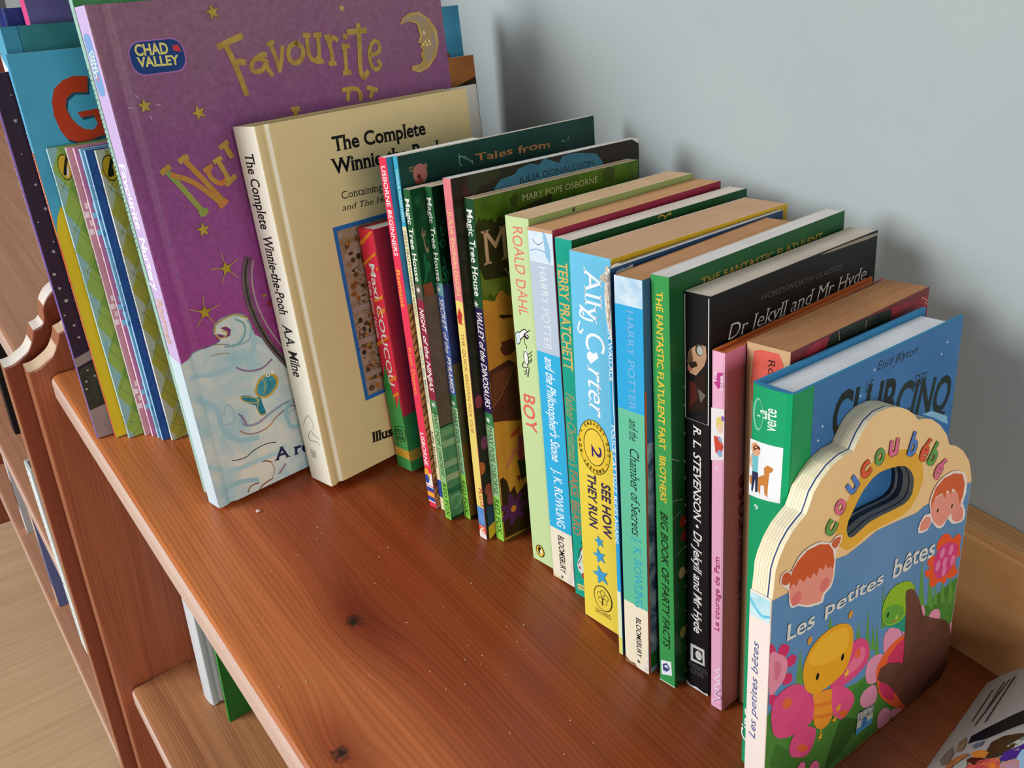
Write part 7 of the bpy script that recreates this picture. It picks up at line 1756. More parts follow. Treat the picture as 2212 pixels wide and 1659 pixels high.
MAGART=(('L','m',((5.4,39.6),(5.39,38.9)),0.55,'3a3434',1),('L','m',((5.38,38.4),(5.36,37.6)),0.55,'3a3434',1),('L','m',((5.35,37.2),(5.34,36.3)),0.55,'3a3434',1),('L','m',((5.33,36.0),(5.32,35.3)),0.55,'3a3434',1),('L','m',((5.31,34.8),(5.29,34.0)),0.55,'3a3434',1),('L','m',((5.29,33.5),(5.27,32.6)),0.55,'3a3434',1),('L','m',((5.26,32.3),(5.25,31.6)),0.55,'3a3434',1),('L','m',((5.24,31.1),(5.23,30.3)),0.55,'3a3434',1),('L','m',((5.22,29.9),(5.2,29.0)),0.55,'3a3434',1),('L','m',((5.2,28.7),(5.18,28.0)),0.55,'3a3434',1),('L','m',((5.17,27.5),(5.16,26.7)),0.55,'3a3434',1),('L','m',((5.15,26.2),(5.13,25.3)),0.55,'3a3434',1),('L','m',((5.13,25.0),(5.11,24.4)),0.55,'3a3434',1),('L','m',((5.1,23.8),(5.09,23.0)),0.55,'3a3434',1),('L','m',((5.08,22.6),(5.06,21.7)),0.55,'3a3434',1),('L','m',((5.06,21.4),(5.05,20.7)),0.55,'3a3434',1),('L','m',((5.04,20.2),(5.02,19.39)),0.55,'3a3434',1),('L','m',((5.01,18.97),(5.0,18.06)),0.55,'3a3434',1),('L','m',((4.99,17.75),(4.98,17.09)),0.55,'3a3434',1),('L','m',((4.97,16.54),(4.95,15.75)),0.55,'3a3434',1),('L','m',((4.95,15.33),(4.93,14.42)),0.55,'3a3434',1),('L','m',((4.92,14.11),(4.91,13.45)),0.55,'3a3434',1),('L','m',((7.5,44.4),(7.52,43.8)),0.55,'3a3434',1),('L','m',((7.54,43.3),(7.57,42.6)),0.55,'3a3434',1),('L','m',((7.58,42.3),(7.61,41.5)),0.55,'3a3434',1),('L','m',((7.62,41.2),(7.65,40.6)),0.55,'3a3434',1),('L','m',((7.66,40.1),(7.69,39.5)),0.55,'3a3434',1),('L','m',((7.71,39.1),(7.74,38.3)),0.55,'3a3434',1),('L','m',((7.75,38.0),(7.77,37.5)),0.55,'3a3434',1),('L','m',((7.79,37.0),(7.82,36.3)),0.55,'3a3434',1),('L','m',((7.83,35.9),(7.86,35.1)),0.55,'3a3434',1),('L','m',((7.87,34.8),(7.89,34.3)),0.55,'3a3434',1),('L','m',((7.91,33.8),(7.94,33.1)),0.55,'3a3434',1),('L','m',((7.95,32.7),(7.98,31.9)),0.55,'3a3434',1),('L','m',((7.99,31.7),(8.02,31.1)),0.55,'3a3434',1),('L','m',((8.04,30.6),(8.06,29.9)),0.55,'3a3434',1),('L','m',((8.08,29.5),(8.11,28.7)),0.55,'3a3434',1),('L','m',((8.12,28.5),(8.14,27.9)),0.55,'3a3434',1),('L','m',((8.16,27.4),(8.19,26.7)),0.55,'3a3434',1),('L','m',((8.2,26.4),(8.23,25.6)),0.55,'3a3434',1),('L','m',((8.24,25.3),(8.26,24.7)),0.55,'3a3434',1),('L','m',((8.28,24.2),(8.31,23.5)),0.55,'3a3434',1),('L','m',((8.32,23.2),(8.35,22.4)),0.55,'3a3434',1),('L','m',((8.36,22.1),(8.39,21.5)),0.55,'3a3434',1),('L','m',((8.41,21.0),(8.43,20.4)),0.55,'3a3434',1),('L','m',((8.45,19.98),(8.48,19.18)),0.55,'3a3434',1),('L','m',((8.49,18.92),(8.51,18.33)),0.55,'3a3434',1),('L','m',((8.53,17.86),(8.56,17.17)),0.55,'3a3434',1),('L','m',((8.57,16.79),(8.6,16.0)),0.55,'3a3434',1),('L','m',((8.61,15.73),(8.63,15.15)),0.55,'3a3434',1),('L','m',((8.65,14.67),(8.68,13.98)),0.55,'3a3434',1),('L','m',((8.69,13.61),(8.72,12.81)),0.55,'3a3434',1),('L','m',((8.74,12.55),(8.76,11.96)),0.55,'3a3434',1),('L','m',((8.78,11.49),(8.8,10.8)),0.55,'3a3434',1),('L','m',((8.82,10.42),(8.85,9.63)),0.55,'3a3434',1),('L','m',((8.86,9.36),(8.88,8.78)),0.55,'3a3434',1),('L','m',((8.0,35.5),(7.98,34.7)),0.55,'3a3434',1),('L','m',((7.97,34.0),(7.95,33.1)),0.55,'3a3434',1),('L','m',((7.93,32.6),(7.91,31.5)),0.55,'3a3434',1),('L','m',((7.9,31.1),(7.88,30.3)),0.55,'3a3434',1),('L','m',((7.87,29.6),(7.84,28.7)),0.55,'3a3434',1),('L','m',((7.83,28.2),(7.81,27.1)),0.55,'3a3434',1),('L','m',((7.8,26.7),(7.78,25.9)),0.55,'3a3434',1),('L','m',((7.77,25.2),(7.75,24.3)),0.55,'3a3434',1),('L','m',((7.73,23.8),(7.71,22.7)),0.55,'3a3434',1),('L','m',((7.7,22.3),(7.68,21.5)),0.55,'3a3434',1),('L','m',((7.67,20.8),(7.65,19.88)),0.55,'3a3434',1),('L','m',((7.63,19.37),(7.61,18.27)),0.55,'3a3434',1),('L','m',((7.6,17.9),(7.58,17.09)),0.55,'3a3434',1),('L','m',((7.57,16.43),(7.54,15.48)),0.55,'3a3434',1),('L','m',((7.53,14.97),(7.51,13.87)),0.55,'3a3434',1),('L','m',((7.5,13.5),(7.48,12.69)),0.55,'3a3434',1),('L','m',((7.47,12.03),(7.45,11.08)),0.55,'3a3434',1),('L','m',((7.43,10.57),(7.41,9.47)),0.55,'3a3434',1),('L','m',((10.5,43.7),(10.49,43.0)),0.55,'3a3434',1),('L','m',((10.49,42.5),(10.48,41.7)),0.55,'3a3434',1),('L','m',((10.48,41.2),(10.47,40.3)),0.55,'3a3434',1),('L','m',((10.47,40.0),(10.46,39.4)),0.55,'3a3434',1),('L','m',((10.46,38.8),(10.45,38.0)),0.55,'3a3434',1),('L','m',((10.45,37.6),(10.44,36.7)),0.55,'3a3434',1),('L','m',((10.44,36.4),(10.43,35.7)),0.55,'3a3434',1),('L','m',((10.43,35.1),(10.42,34.3)),0.55,'3a3434',1),('L','m',((10.42,33.9),(10.41,33.0)),0.55,'3a3434',1),('L','m',((10.41,32.7),(10.4,32.0)),0.55,'3a3434',1),('L','m',((10.4,31.5),(10.39,30.7)),0.55,'3a3434',1),('L','m',((10.39,30.2),(10.38,29.3)),0.55,'3a3434',1),('L','m',((10.38,29.0),(10.37,28.4)),0.55,'3a3434',1),('L','m',((10.37,27.8),(10.36,27.0)),0.55,'3a3434',1),('L','m',((10.36,26.6),(10.35,25.7)),0.55,'3a3434',1),('L','m',((10.35,25.4),(10.34,24.7)),0.55,'3a3434',1),('L','m',((10.34,24.1),(10.33,23.3)),0.55,'3a3434',1),('L','m',((10.33,22.9),(10.32,22.0)),0.55,'3a3434',1),('L','m',((10.32,21.7),(10.31,21.0)),0.55,'3a3434',1),('L','m',((10.31,20.5),(10.3,19.66)),0.55,'3a3434',1),('L','m',((10.3,19.23),(10.29,18.32)),0.55,'3a3434',1),('L','m',((10.29,18.01),(10.28,17.34)),0.55,'3a3434',1),('L','m',((10.28,16.79),(10.27,15.99)),0.55,'3a3434',1),('L','m',((10.27,15.56),(10.26,14.65)),0.55,'3a3434',1),('L','m',((10.26,14.34),(10.25,13.67)),0.55,'3a3434',1),('L','m',((10.25,13.12),(10.24,12.32)),0.55,'3a3434',1),('L','m',((10.24,11.89),(10.23,10.98)),0.55,'3a3434',1),('L','m',((10.23,10.67),(10.22,10.0)),0.55,'3a3434',1),('L','m',((10.22,9.45),(10.21,8.65)),0.55,'3a3434',1),('L','m',((10.21,8.22),(10.2,7.31)),0.55,'3a3434',1),('P','m',((9.8,59.8),(9.1,53.9),(11.3,50.7),(14.7,45.8),(18.0,40.2),(22.0,33.7),(24.6,42.6),(21.1,48.0),(17.6,53.2),(14.1,57.7),(11.2,58.5)),'14171e'),('P','m',((17.3,65.7),(17.1,59.6),(19.7,54.7),(23.9,51.5),(26.9,50.1),(28.7,56.1),(24.4,61.8),(22.1,67.9),(19.3,72.2)),'4a3018/3a2a1c@60'),('P','m',((22.5,60.9),(24.7,55.6),(26.9,50.1),(29.6,59.0),(25.6,62.9)),'506058/c8ccc4@160'),('P','m',((22.9,70.2),(22.9,65.0),(26.2,59.2),(28.2,54.6),(30.4,61.8),(27.5,66.1),(24.6,70.2)),'4a2488'),('P','m',((27.5,66.1),(27.6,61.0),(29.3,58.2),(33.8,72.5),(31.0,74.5),(29.4,70.8)),'9cc0e4'),('P','m',((12.8,66.5),(15.5,65.0),(18.4,66.4),(18.2,69.9),(14.9,71.0)),'c87a30'),('P','m',((13.1,72.6),(13.5,70.1),(18.8,70.6),(18.1,73.3),(16.3,75.3)),'4a1c10'),('P','m',((15.3,81.2),(14.3,75.3),(17.6,71.7),(22.4,68.7),(24.7,73.5),(25.4,78.1)),'b8404a/d87a50@120'),('P','m',((20.5,74.4),(21.8,72.2),(23.3,74.2),(22.5,77.0)),'e8782a'),('P','m',((25.4,78.1),(23.9,72.2),(26.1,68.6),(28.7,67.1),(31.0,74.5)),'b890c0/c88a5a@120'),('P','m',((7.5,64.4),(6.3,56.3),(7.4,53.3),(9.0,58.9),(9.5,64.6)),'6a5a30/98866a@200'),('P','m',((11.8,61.8),(12.5,60.2),(14.8,58.7),(14.7,62.3),(12.7,63.8)),'5a6478'),('P','m',((3.7,67.6),(4.0,62.5),(4.8,58.6),(6.9,64.9),(7.3,71.5),(6.0,73.2)),'7a7268'),('P','m',((7.9,79.6),(7.2,72.2),(8.8,68.7),(11.4,67.1),(12.9,68.3),(11.1,71.4),(9.6,75.2),(10.0,80.5)),'b87a48/8a5a3a@100'),('P','m',((11.3,80.9),(10.4,75.5),(12.5,70.8),(14.0,74.5),(14.9,81.2)),'a0a09c'),('P','m',((52,70),(140,40),(148,150),(100,185),(50,160),(30,120)),'6a84a8/b8a890@30'),('P','m',((60,90),(120,80),(125,130),(80,150)),'b8603a/4a3020@50'),('P','m',((15,150),(60,165),(90,190),(20,192)),'8a5a3a/c8a070@60'),('P','m',((70,20),(140,12),(140,30),(72,36)),'20242c'),('L','m',((75,42.0),(125,41.0)),0.7,'4a4444',1),('L','m',((75,44.2),(120,43.2)),0.7,'4a4444',1),('L','m',((75,46.4),(115,45.4)),0.7,'4a4444',1),('L','m',((75,48.6),(121,47.6)),0.7,'4a4444',1),('L','m',((75,50.8),(116,49.8)),0.7,'4a4444',1),('L','m',((75,53.0),(122,52.0)),0.7,'4a4444',1),('L','m',((75,55.2),(117,54.2)),0.7,'4a4444',1),('L','m',((75,57.4),(123,56.4)),0.7,'4a4444',1),('L','m',((75,59.6),(118,58.6)),0.7,'4a4444',1),('L','m',((75,61.8),(124,60.8)),0.7,'4a4444',1),('L','m',((75,64.0),(119,63.0)),0.7,'4a4444',1),('L','m',((75,66.2),(125,65.2)),0.7,'4a4444',1))
BOARD_OUTLINE=((0.3,112),(1.04,119.5),(1.39,124.0),(2.88,127.9),(5.87,132.7),(9.96,136.7),(14.21,139.1),(16.79,140.3),(17.64,140.7),(19.05,143.4),(21.1,147.8),(25.1,151.6),(30.7,154.9),(37.5,156.7),(44.2,156.6),(45.5,158.7),(48.2,162.2),(52.0,165.4),(58.1,167.3),(65.8,166.9),(72.8,164.8),(79.0,161.6),(84.3,157.7),(87.5,154.4),(92.3,153.3),(98.2,151.1),(104.8,146.4),(111.2,140.0),(114.9,133.6),(121.0,131.0),(127.5,126.3),(134.0,119.0),(136.8,113.0),(138.6,108),(138.6,9),(136.6,3),(130.6,0),(0.3,0))
BOARD_HOLE=((44.9,119.6),(43.6,123.1),(44.3,126.5),(46.9,129.8),(49.2,132.9),(53.1,136.8),(58.7,139.7),(63.0,140.4),(67.6,140.0),(72.3,139.1),(77.2,137.9),(81.6,136.1),(85.0,133.4),(87.7,130.2),(89.1,127.2),(89.4,124.0),(89.0,120.7),(86.9,118.8),(83.4,118.0),(77.9,118.4),(73.1,118.8),(68.4,119.4),(63.7,119.7),(59.2,119.8),(55.4,119.2),(51.6,118.3),(48.9,117.8),(46.7,118.2))
# ------------------------------------------------ lettering (built as flat glyph meshes)
from collections import OrderedDict
from mathutils.geometry import tessellate_polygon
def text_meshes():
    jobs = OrderedDict()
    for k, items in ART.items():
        for it in items:
            if it[0] == 'T':
                st = ''.join(c for c in it[7] if c in 'biBn')
                jobs[(it[2], st)] = None
    obs = []
    for (s, st) in jobs:
        cu = bpy.data.curves.new('t', 'FONT'); cu.body = s; cu.size = 1; cu.resolution_u = 3
        if 'b' in st: cu.offset = .014
        if 'B' in st: cu.offset = .028
        if 'n' in st: cu.offset = -.012
        if 'i' in st: cu.shear = .28
        o = bpy.data.objects.new('t', cu); C.objects.link(o); obs.append(((s, st), o))
    bpy.context.view_layer.update(); dg = bpy.context.evaluated_depsgraph_get()
    out = {}
    for key, o in obs:
        me = bpy.data.meshes.new_from_object(o.evaluated_get(dg))
        V = [(v.co.x, v.co.y) for v in me.vertices]; F = [tuple(p.vertices) for p in me.polygons]
        out[key] = (V, F, me_bound(me)); bpy.data.meshes.remove(me)
    for key, o in obs:
        cu = o.data; bpy.data.objects.remove(o); bpy.data.curves.remove(cu)
    return out
def me_bound(me):
    cnt = {}
    for p in me.polygons:
        vs = p.vertices
        for i in range(len(vs)):
            k = tuple(sorted((vs[i], vs[(i+1) % len(vs)]))); cnt[k] = cnt.get(k, 0)+1
    return [k for k, c in cnt.items() if c == 1]
TXT = text_meshes()
CAP = .69; XH = .463
def glyphs(s, st, serif, wob, seed):
    V, F, bd = TXT[(s, ''.join(c for c in st if c in 'biBn'))]
    V = list(V); F = list(F)
    if serif:
        for a, b in bd:
            (x0, y0), (x1, y1) = V[a], V[b]
            if abs(y0-y1) < .004 and .03 < abs(x0-x1) < .17:
                lo, hi = min(x0, x1), max(x0, x1)
                if abs(y0) < .032: s_ = 1
                elif any(abs(y0-q) < .026 for q in (XH, CAP)): s_ = -1
                else: continue
                i = len(V); t = .045*s_
                V += [(lo-.085, y0), (hi+.085, y0), (hi+.03, y0+t), (lo-.03, y0+t)]
                F.append((i, i+1, i+2, i+3) if s_ > 0 else (i+3, i+2, i+1, i))
    if wob:
        V = [(x+.018*math.sin(y*7+x*5+seed), y+.05*math.sin(x*4.3+seed)) for x, y in V]
    return V, F
def shape2d(it, idx):
    """-> list of (verts, faces)"""
    t = it[0]
    if t == 'P':
        pts = it[2]; a = sum(pts[i][0]*pts[(i+1) % len(pts)][1]-pts[(i+1) % len(pts)][0]*pts[i][1] for i in range(len(pts)))
        if a < 0: pts = list(pts)[::-1]
        return list(pts), list(tessellate_polygon([[Vector((x, y, 0)) for x, y in pts]])), it[3]
    if t == 'E':
        c, rx, ry, col, rot = it[2:7]; r = math.radians(rot); n = 20; o = []
        for i in range(n):
            a = 2*math.pi*i/n; x, y = rx*math.cos(a), ry*math.sin(a); o.append((c[0]+x*math.cos(r)-y*math.sin(r), c[1]+x*math.sin(r)+y*math.cos(r)))
        return o, [tuple(range(n))], col
    if t == 'RR':
        c, rx, ry, col = it[2:6]; o = []; r = min(rx, ry)*.8
        for (sx, sy, a0) in ((1, 1, 0), (-1, 1, 90), (-1, -1, 180), (1, -1, 270)):
            for j in range(6):
                a = math.radians(a0+j*18); o.append((c[0]+sx*(rx-r)+r*math.cos(a), c[1]+sy*(ry-r)+r*math.sin(a)))
        return o, [tuple(range(len(o)))], col
    if t == 'S':
        c, r, col, rot, n = it[2:7]; o = []
        for i in range(2*n):
            a = math.radians(rot+90)+math.pi*i/n; q = r if i % 2 == 0 else r*(.42 if n == 5 else .3); o.append((c[0]+q*math.cos(a), c[1]+q*math.sin(a)))
        return o, list(tessellate_polygon([[Vector((x, y, 0)) for x, y in o]])), col
    if t == 'RING':
        a, b, col = it[2], it[3], it[4]; n = len(a)
        return list(a)+list(b), [(i, (i+1) % n, n+(i+1) % n, n+i) for i in range(n)], col
    if t == 'L':
        pts, w, col = [Vector(p) for p in it[2]], it[3], it[4]; V = []; F = []
        if it[5] == 0 and len(pts) > 2:      # smooth the stroke
            q = []
            for i in range(len(pts)-1):
                p0 = pts[max(i-1, 0)]; p1 = pts[i]; p2 = pts[i+1]; p3 = pts[min(i+2, len(pts)-1)]
                for j in range(4):
                    u = j/4; q.append(.5*((2*p1)+(p2-p0)*u+(2*p0-5*p1+4*p2-p3)*u*u+(3*p1-p0-3*p2+p3)*u**3))
            q.append(pts[-1]); sharp = False
            pts = q
        h = w/2; n = len(pts)
        for i, p in enumerate(pts):
            d = (pts[min(i+1, n-1)]-pts[max(i-1, 0)]); d = d.normalized() if d.length > 1e-9 else Vector((1, 0)); e = Vector((-d.y, d.x))*h
            if i == 0: p = p-d*h*.6
            if i == n-1: p = p+d*h*.6
            V += [tuple(p+e), tuple(p-e)]
            if i: F.append((2*i-2, 2*i-1, 2*i+1, 2*i))
        return V, F, col
    if t == 'T':
        s, p0, p1, h, col, st = it[2:8]
        V, F = glyphs(s, st, 's' in st, 'w' in st, idx)
        x0 = min(v[0] for v in V); x1 = max(v[0] for v in V)
        p0 = Vector(p0); d = Vector(p1)-p0; Ln = d.length; d = d/Ln; up = Vector((-d.y, d.x)); sx = Ln/(x1-x0); sy = h/CAP
        return [tuple(p0+d*((x-x0)*sx)+up*(y*sy)) for x, y in V], F, col
GAIN = 1.0
def decals(key, face, T, D, H, parent, xf=None, umax=None, vmax=None, name=None, bend=None):
    items = [it for it in ART.get(key, []) if it[1] == face]
    if not items: return None
    bm = bmesh.new(); mats = []; mi = {}
    for n, it in enumerate(items):
        V, F, col = shape2d(it, n)
        if col not in mi: mi[col] = len(mats); mats.append(mat(col))
        lz = .06+min(.009, .5/len(items))*n
        vs = [bm.verts.new((p[0], p[1], lz)) for p in V]
        for f in F:
            try: bm.faces.new([vs[i] for i in f]).material_index = mi[col]
            except ValueError: pass
    U = umax if umax else (T if face == 's' else D); Vm = vmax if vmax else H
    e = .12 if face == 's' else .05
    for co_, no in (((e, 0, 0), (-1, 0, 0)), ((U-e, 0, 0), (1, 0, 0)), ((0, .05, 0), (0, -1, 0)), ((0, Vm-.05, 0), (0, 1, 0))):
        bmesh.ops.bisect_plane(bm, geom=bm.verts[:]+bm.edges[:]+bm.faces[:], plane_co=co_, plane_no=no, clear_outer=True)
    if bend:
        for u in bend[1]: bmesh.ops.bisect_plane(bm, geom=bm.verts[:]+bm.edges[:]+bm.faces[:], plane_co=(u, 0, 0), plane_no=(1, 0, 0))
    for v in bm.verts:
        u, q, l = v.co      # z carries the thickness of the ink stack
        if face == 's': v.co = Vector((u, -l-(bend[0](u) if bend else 0), q))*MM
        else: v.co = Vector((T+l+(bend[0](u) if bend else 0), u, q))*MM
    if not bm.faces: bm.free(); return None
    if name is None: name = 'spine_print' if face == 's' else 'cover_print'
    return link(name, bm, mats, parent)
def axes(p):
    th, ph = p[5], p[6]; c, s = math.cos(ph), math.sin(ph)
    t = Vector((math.cos(th)*c, math.cos(th)*s, math.sin(th))); d = Vector((-s, c, 0)); u = Vector((-math.sin(th)*c, -math.sin(th)*s, math.cos(th)))
    return t, d, u
def placed(name, label, p, z=0, group=None, cat='book'):
    t, d, u = axes(p); e = empty(name, label, cat, group=group)
    e.matrix_world = Matrix([[t[i], d[i], u[i], (p[0], p[1], z)[i]] for i in range(3)]+[[0, 0, 0, 1]]); return e
def cover_shell(prof, H0, H1, spine_c, front_c, T, parent, rough=.4, edge='e8e4da'):
    """prof: closed outline (mm) of the wrap seen from above, extruded along the height"""
    bm = extrude_poly([(a*MM, b*MM) for a, b in prof], 2, H0*MM, H1*MM)
    for f in bm.faces:
        n = f.normal; c = f.calc_center_median()
        if abs(n.z) > .9: f.material_index = 2
        elif n.y < -.5: f.material_index = 0
        elif n.x > .0 and c.x > (T-2.4)*MM: f.material_index = 1
        elif n.x < 0 and c.x < .5*MM: f.material_index = 3
        else: f.material_index = 2
    return link('cover', bm, [mat(spine_c, rough), mat(front_c, rough), mat(edge, .7), mat(front_c.split('/')[0].split('>')[0], rough)], parent)
def paperback(key, name, label, spine, front, pages=('b89878', 'd8bc98'), group=None, z=0, edge=None, bow=0):
    p = BOOKS[key]; T, H, D = p[2]*1e3, p[3]*1e3, p[4]*1e3
    e = placed(name, label, p, z, group)
    t = min(.32, T*.14); r = min(.55, T*.2); o = []
    o += [(T, D)]
    for i in range(4): a = math.radians(-i*30); o.append((T-r+r*math.cos(a), r+r*math.sin(a)))
    for i in range(4): a = math.radians(-90-i*30); o.append((r+r*math.cos(a), r+r*math.sin(a)))
    o += [(0, D), (t, D), (t, r+t*.5), (r+t*.3, t), (T-r-t*.3, t), (T-t, r+t*.5), (T-t, D)]
    cover_shell(o, 0, H, spine, front, T, e, .36, edge or 'e6e0d2')
    if T > 2.5:
        bm = bmesh.new(); box(bm, (t+.02)*MM, (T-t-.02)*MM, (t+.05)*MM, (D-.3)*MM, .25*MM, (H-.2)*MM)
        link('page_block', bm, paper(*pages), e)
    else:
        bm = bmesh.new(); box(bm, (t+.02)*MM, (T-t-.02)*MM, (t+.05)*MM, (D-.3)*MM, .2*MM, (H-.15)*MM); link('page_block', bm, paper('d8d4cc', 'f0ece4'), e)
    decals(key, 's', T, D, H, e); decals(key, 'c', T, D, H, e)
    return e
def hardback(key, name, label, spine, front, pages=('d8d2c4', 'f0ece2'), hinge=None, board=1.6, recess=2.6, group=None, z=0, edge=None, rough=.4, spine_bow=0, fore=3):
    p = BOOKS[key]; T, H, D = p[2]*1e3, p[3]*1e3, p[4]*1e3
    e = placed(name, label, p, z, group)
    hu, hw, hd = hinge or (0, 1, 0)
    def hf(u): return -hd*math.exp(-((u-hu)/hw)**2) if hd else 0
    sb = lambda u: spine_bow*(1-((u-T/2)/(T/2))**2) if spine_bow else 0
    r = 1.1; o = []; us = [hu+hw*(k-8)*.3 for k in range(17)] if hd else []
    us = [u for u in us if u > r+.3]
    o.append((T, D))
    for u in us[::-1]: o.append((T+hf(u), u))
    o += [(T, r), (T-r*.3, r*.3)]
    if spine_bow:
        for k in range(1, 8): u = T-T*k/8; o.append((u, -sb(u)))
    else: o.append((T-r, 0)); o.append((r, 0))
    o += [(r*.3, r*.3), (0, r)]
    for u in us: o.append((-hf(u)*.8, u))
    o += [(0, D), (board, D)]
    for u in us[::-1]: o.append((board-hf(u)*.8, u))
    o += [(board, board+.6), (T-board, board+.6)]
    for u in us: o.append((T-board+hf(u), u))
    o.append((T-board, D))
    # drop consecutive duplicates
    q = [o[0]]
    for a in o[1:]:
        if abs(a[0]-q[-1][0])+abs(a[1]-q[-1][1]) > .02: q.append(a)
    c = cover_shell(q, 0, H, spine, front, T, e, rough, edge or front.split('/')[0].split('>')[0])
    pin = board+(hd if hd else 0)+.05
    if T-2*pin < 1: pin = board+.05
    bm = bmesh.new(); y0 = board+1.2
    box(bm, (board+.05)*MM, (T-board-.05)*MM, (hu+hw*2.0 if hd else y0)*MM, (D-fore)*MM, recess*MM, (H-recess)*MM)
    if hd and T-2*pin > 1: box(bm, pin*MM, (T-pin)*MM, y0*MM, (hu+hw*2.0)*MM, recess*MM, (H-recess)*MM)
    link('page_block', bm, paper(*pages), e)
    decals(key, 's', T, D, H, e, bend=(sb, [T*k/8 for k in range(1, 8)]) if spine_bow else None)
    decals(key, 'c', T, D, H, e, bend=(hf, us) if hd else None)
    return e
G_ROW = 'paperbacks in the row on the shelf'
# ---- left end of the row
hardback('navy', 'hardback_book', 'navy blue book cover partly seen at the far left behind all the others', '1c2c70', '1a2f78/22387c@40', group=None)
paperback('greypurple', 'picture_book', 'tall grey-purple cover with a pink spine behind the teal book', 'e0508a', '5a5288/625a90@20')
hardback('teal', 'hardback_book', 'tall teal green hardback standing behind the blue book with a red letter', '5aa6c4', '3a8a9c/2f7474@12', board=1.8, recess=2)
paperback('starry', 'picture_book', 'thin dark night-sky picture book with white specks and a violet spine', '7a58a8', '3a2436/30243a@30')
paperback('gruff', 'picture_book', 'thin blue and yellow picture book with a big red letter G', '5fb4e0', '55b2da/4ca8d0@10')
MG = 'thin story books standing in front of the blue picture book'
paperback('m1', 'story_book', 'thin story book with a green argyle cover and pale blue spine', 'b8dcea', '7aa84a', group=MG)
paperback('m2', 'story_book', 'thin dusty pink story book directly right of the green argyle one', 'ead8d8', 'c890a4/d09cac@50', group=MG)
paperback('m3', 'story_book', 'thin rose pink story book with a pale pink spine, second of the pink pair', 'f2cedc', 'c87aa0/c070a8@50', group=MG)
paperback('m4', 'story_book', 'thin light blue story book between the pink pair and the navy one', 'aad8f0', '7abce4/8ac8ec@40', group=MG)
paperback('m5', 'story_book', 'thin navy blue story book with a light blue spine', '9cccec', '24509c/2a58a4@40', group=MG)
paperback('m6', 'story_book', 'thin story book with a grey-white to olive argyle cover and white spine', 'ecebe6', 'b8b890', group=MG)
paperback('blue', 'picture_book', 'blue picture book whose top far corner shows behind the purple book', '3f88a8', '3f88a8/2f7090@20')
paperback('mint', 'picture_book', 'tall pale mint-spined book squeezed against the left side of the purple book', 'a4cabe', '5a9a70/3f8a4a@60')
paperback('brown', 'picture_book', 'brown picture book sticking out just behind the purple book', '8a5a34', '9a6434/8a5428@30')
hardback('purple', 'nursery_rhyme_book', 'large purple hardback with gold letters, stars, a moon and a blue wave', 'cdb6e2', '9a3c82>94488c>824a7c>8a6078@80>140>200>268', hinge=(8.5, 2.4, 1.5), board=1.9, recess=3, edge='a890b8', rough=.42)
hardback('winnie', 'story_collection_book', 'cream yellow hardback with black serif title and blue framed picture', 'f6f2e0', 'e0c893/dcc48e@14', hinge=(6.4, 1.9, 1.6), board=2.2, recess=4, pages=('b8a078', 'd0b890'), edge='d2bf90')  # one cream colour: spine painted paler as lit, cover tanner as shaded
paperback('white', 'booklet', 'thin white booklet poking out behind the cream yellow hardback', 'd8d4cc', 'd0ccc4')
hardback('maxi', 'activity_book', 'short thick red and green book with orange stripes leaning on the cream hardback', 'e8304a', 'd82c42', board=1.2, recess=.6, fore=1)
paperback('usb', 'thin_hardback', 'thin crimson-spined book with white title and striped foot beside the short red one', 'e03454', '3a90b4', pages=('e0d8c8', 'f4ece0'))
hardback_ = None
paperback('tales', 'story_book', 'thin book with a blue over cream spine and dark green cover', '3aa3bd', '16423a/0f362e@20', pages=('b0a498', 'd8ccc0'))
paperback('ninja', 'chapter_book', 'thin chapter book with green spine turning crimson halfway down', '1f5a30', '0e3a20/124a2a@60', pages=('b8a08c', 'd0b8a4'))
paperback('pyr', 'chapter_book', 'thin chapter book with green spine turning blue halfway down', '1f5a30', '0a2416/103020@60', pages=('b8a08c', 'd0b8a4'))
paperback('quick', 'chapter_book', 'thin book with pink over yellow spine, taller than its green neighbours', 'd87a80', '241c14/1a2012@40', pages=('b0aaa4', 'd8d2cc'), edge='d8d4d0')
paperback('dino', 'chapter_book', 'thin chapter book with green and violet spine and an orange dinosaur cover', '1f4a2c', '4c6a14/3c5410@50', pages=('c0a084', 'd8bc9c'))
paperback('boy', 'paperback_book', 'pale green paperback with coral lettering and a mouse drawing on its spine', 'c4dca0', '8a9a5a/8c9c5c@20', pages=('c09c78', 'd8b690'))
paperback('stone', 'paperback_book', 'paperback with grey and bright blue spine, cream foot and maroon cover', 'b8c8da', '8a1c38', pages=('b8885c', 'cc9c70'), edge='b08060')
paperback('terry', 'paperback_book', 'teal-spined paperback with gold lettering and dark green cover', '14a48e', '0a4a26', pages=('c8b8a8', 'e0d4c8'))
paperback('ally', 'paperback_book', 'thick light blue and yellow paperback with white script and round seal', '6cc4e8', 'dcae2a', pages=('b89070', 'cca482'))
karen = paperback('karen', 'paperback_book', 'very thin blue paperback with a torn frayed spine top', '2fa4dc', '38587c', pages=('b8a898', 'd8ccc0'))
kp = BOOKS['karen']; kt = kp[2]*1e3; kh = kp[3]*1e3
tuft = bmesh.new(); bmesh.ops.create_icosphere(tuft, subdivisions=4, radius=1)
random.seed(8)
from mathutils import noise
for v in tuft.verts:
    q_ = v.co.copy(); d_ = noise.fractal(q_*2.2, 1, 2, 4)
    v.co = Vector((kt*.45+q_.x*(kt*.62+.3)*(1+.35*d_), 7+q_.y*(9.5+3*d_), kh-3.2+q_.z*(3.4+1.3*d_)-(abs(q_.y+.9)*0)))*MM
link('torn_paper', tuft, mat('d4c2aa/f2eeea@260', .85), karen)
tuft = bmesh.new(); bmesh.ops.create_icosphere(tuft, subdivisions=4, radius=1)
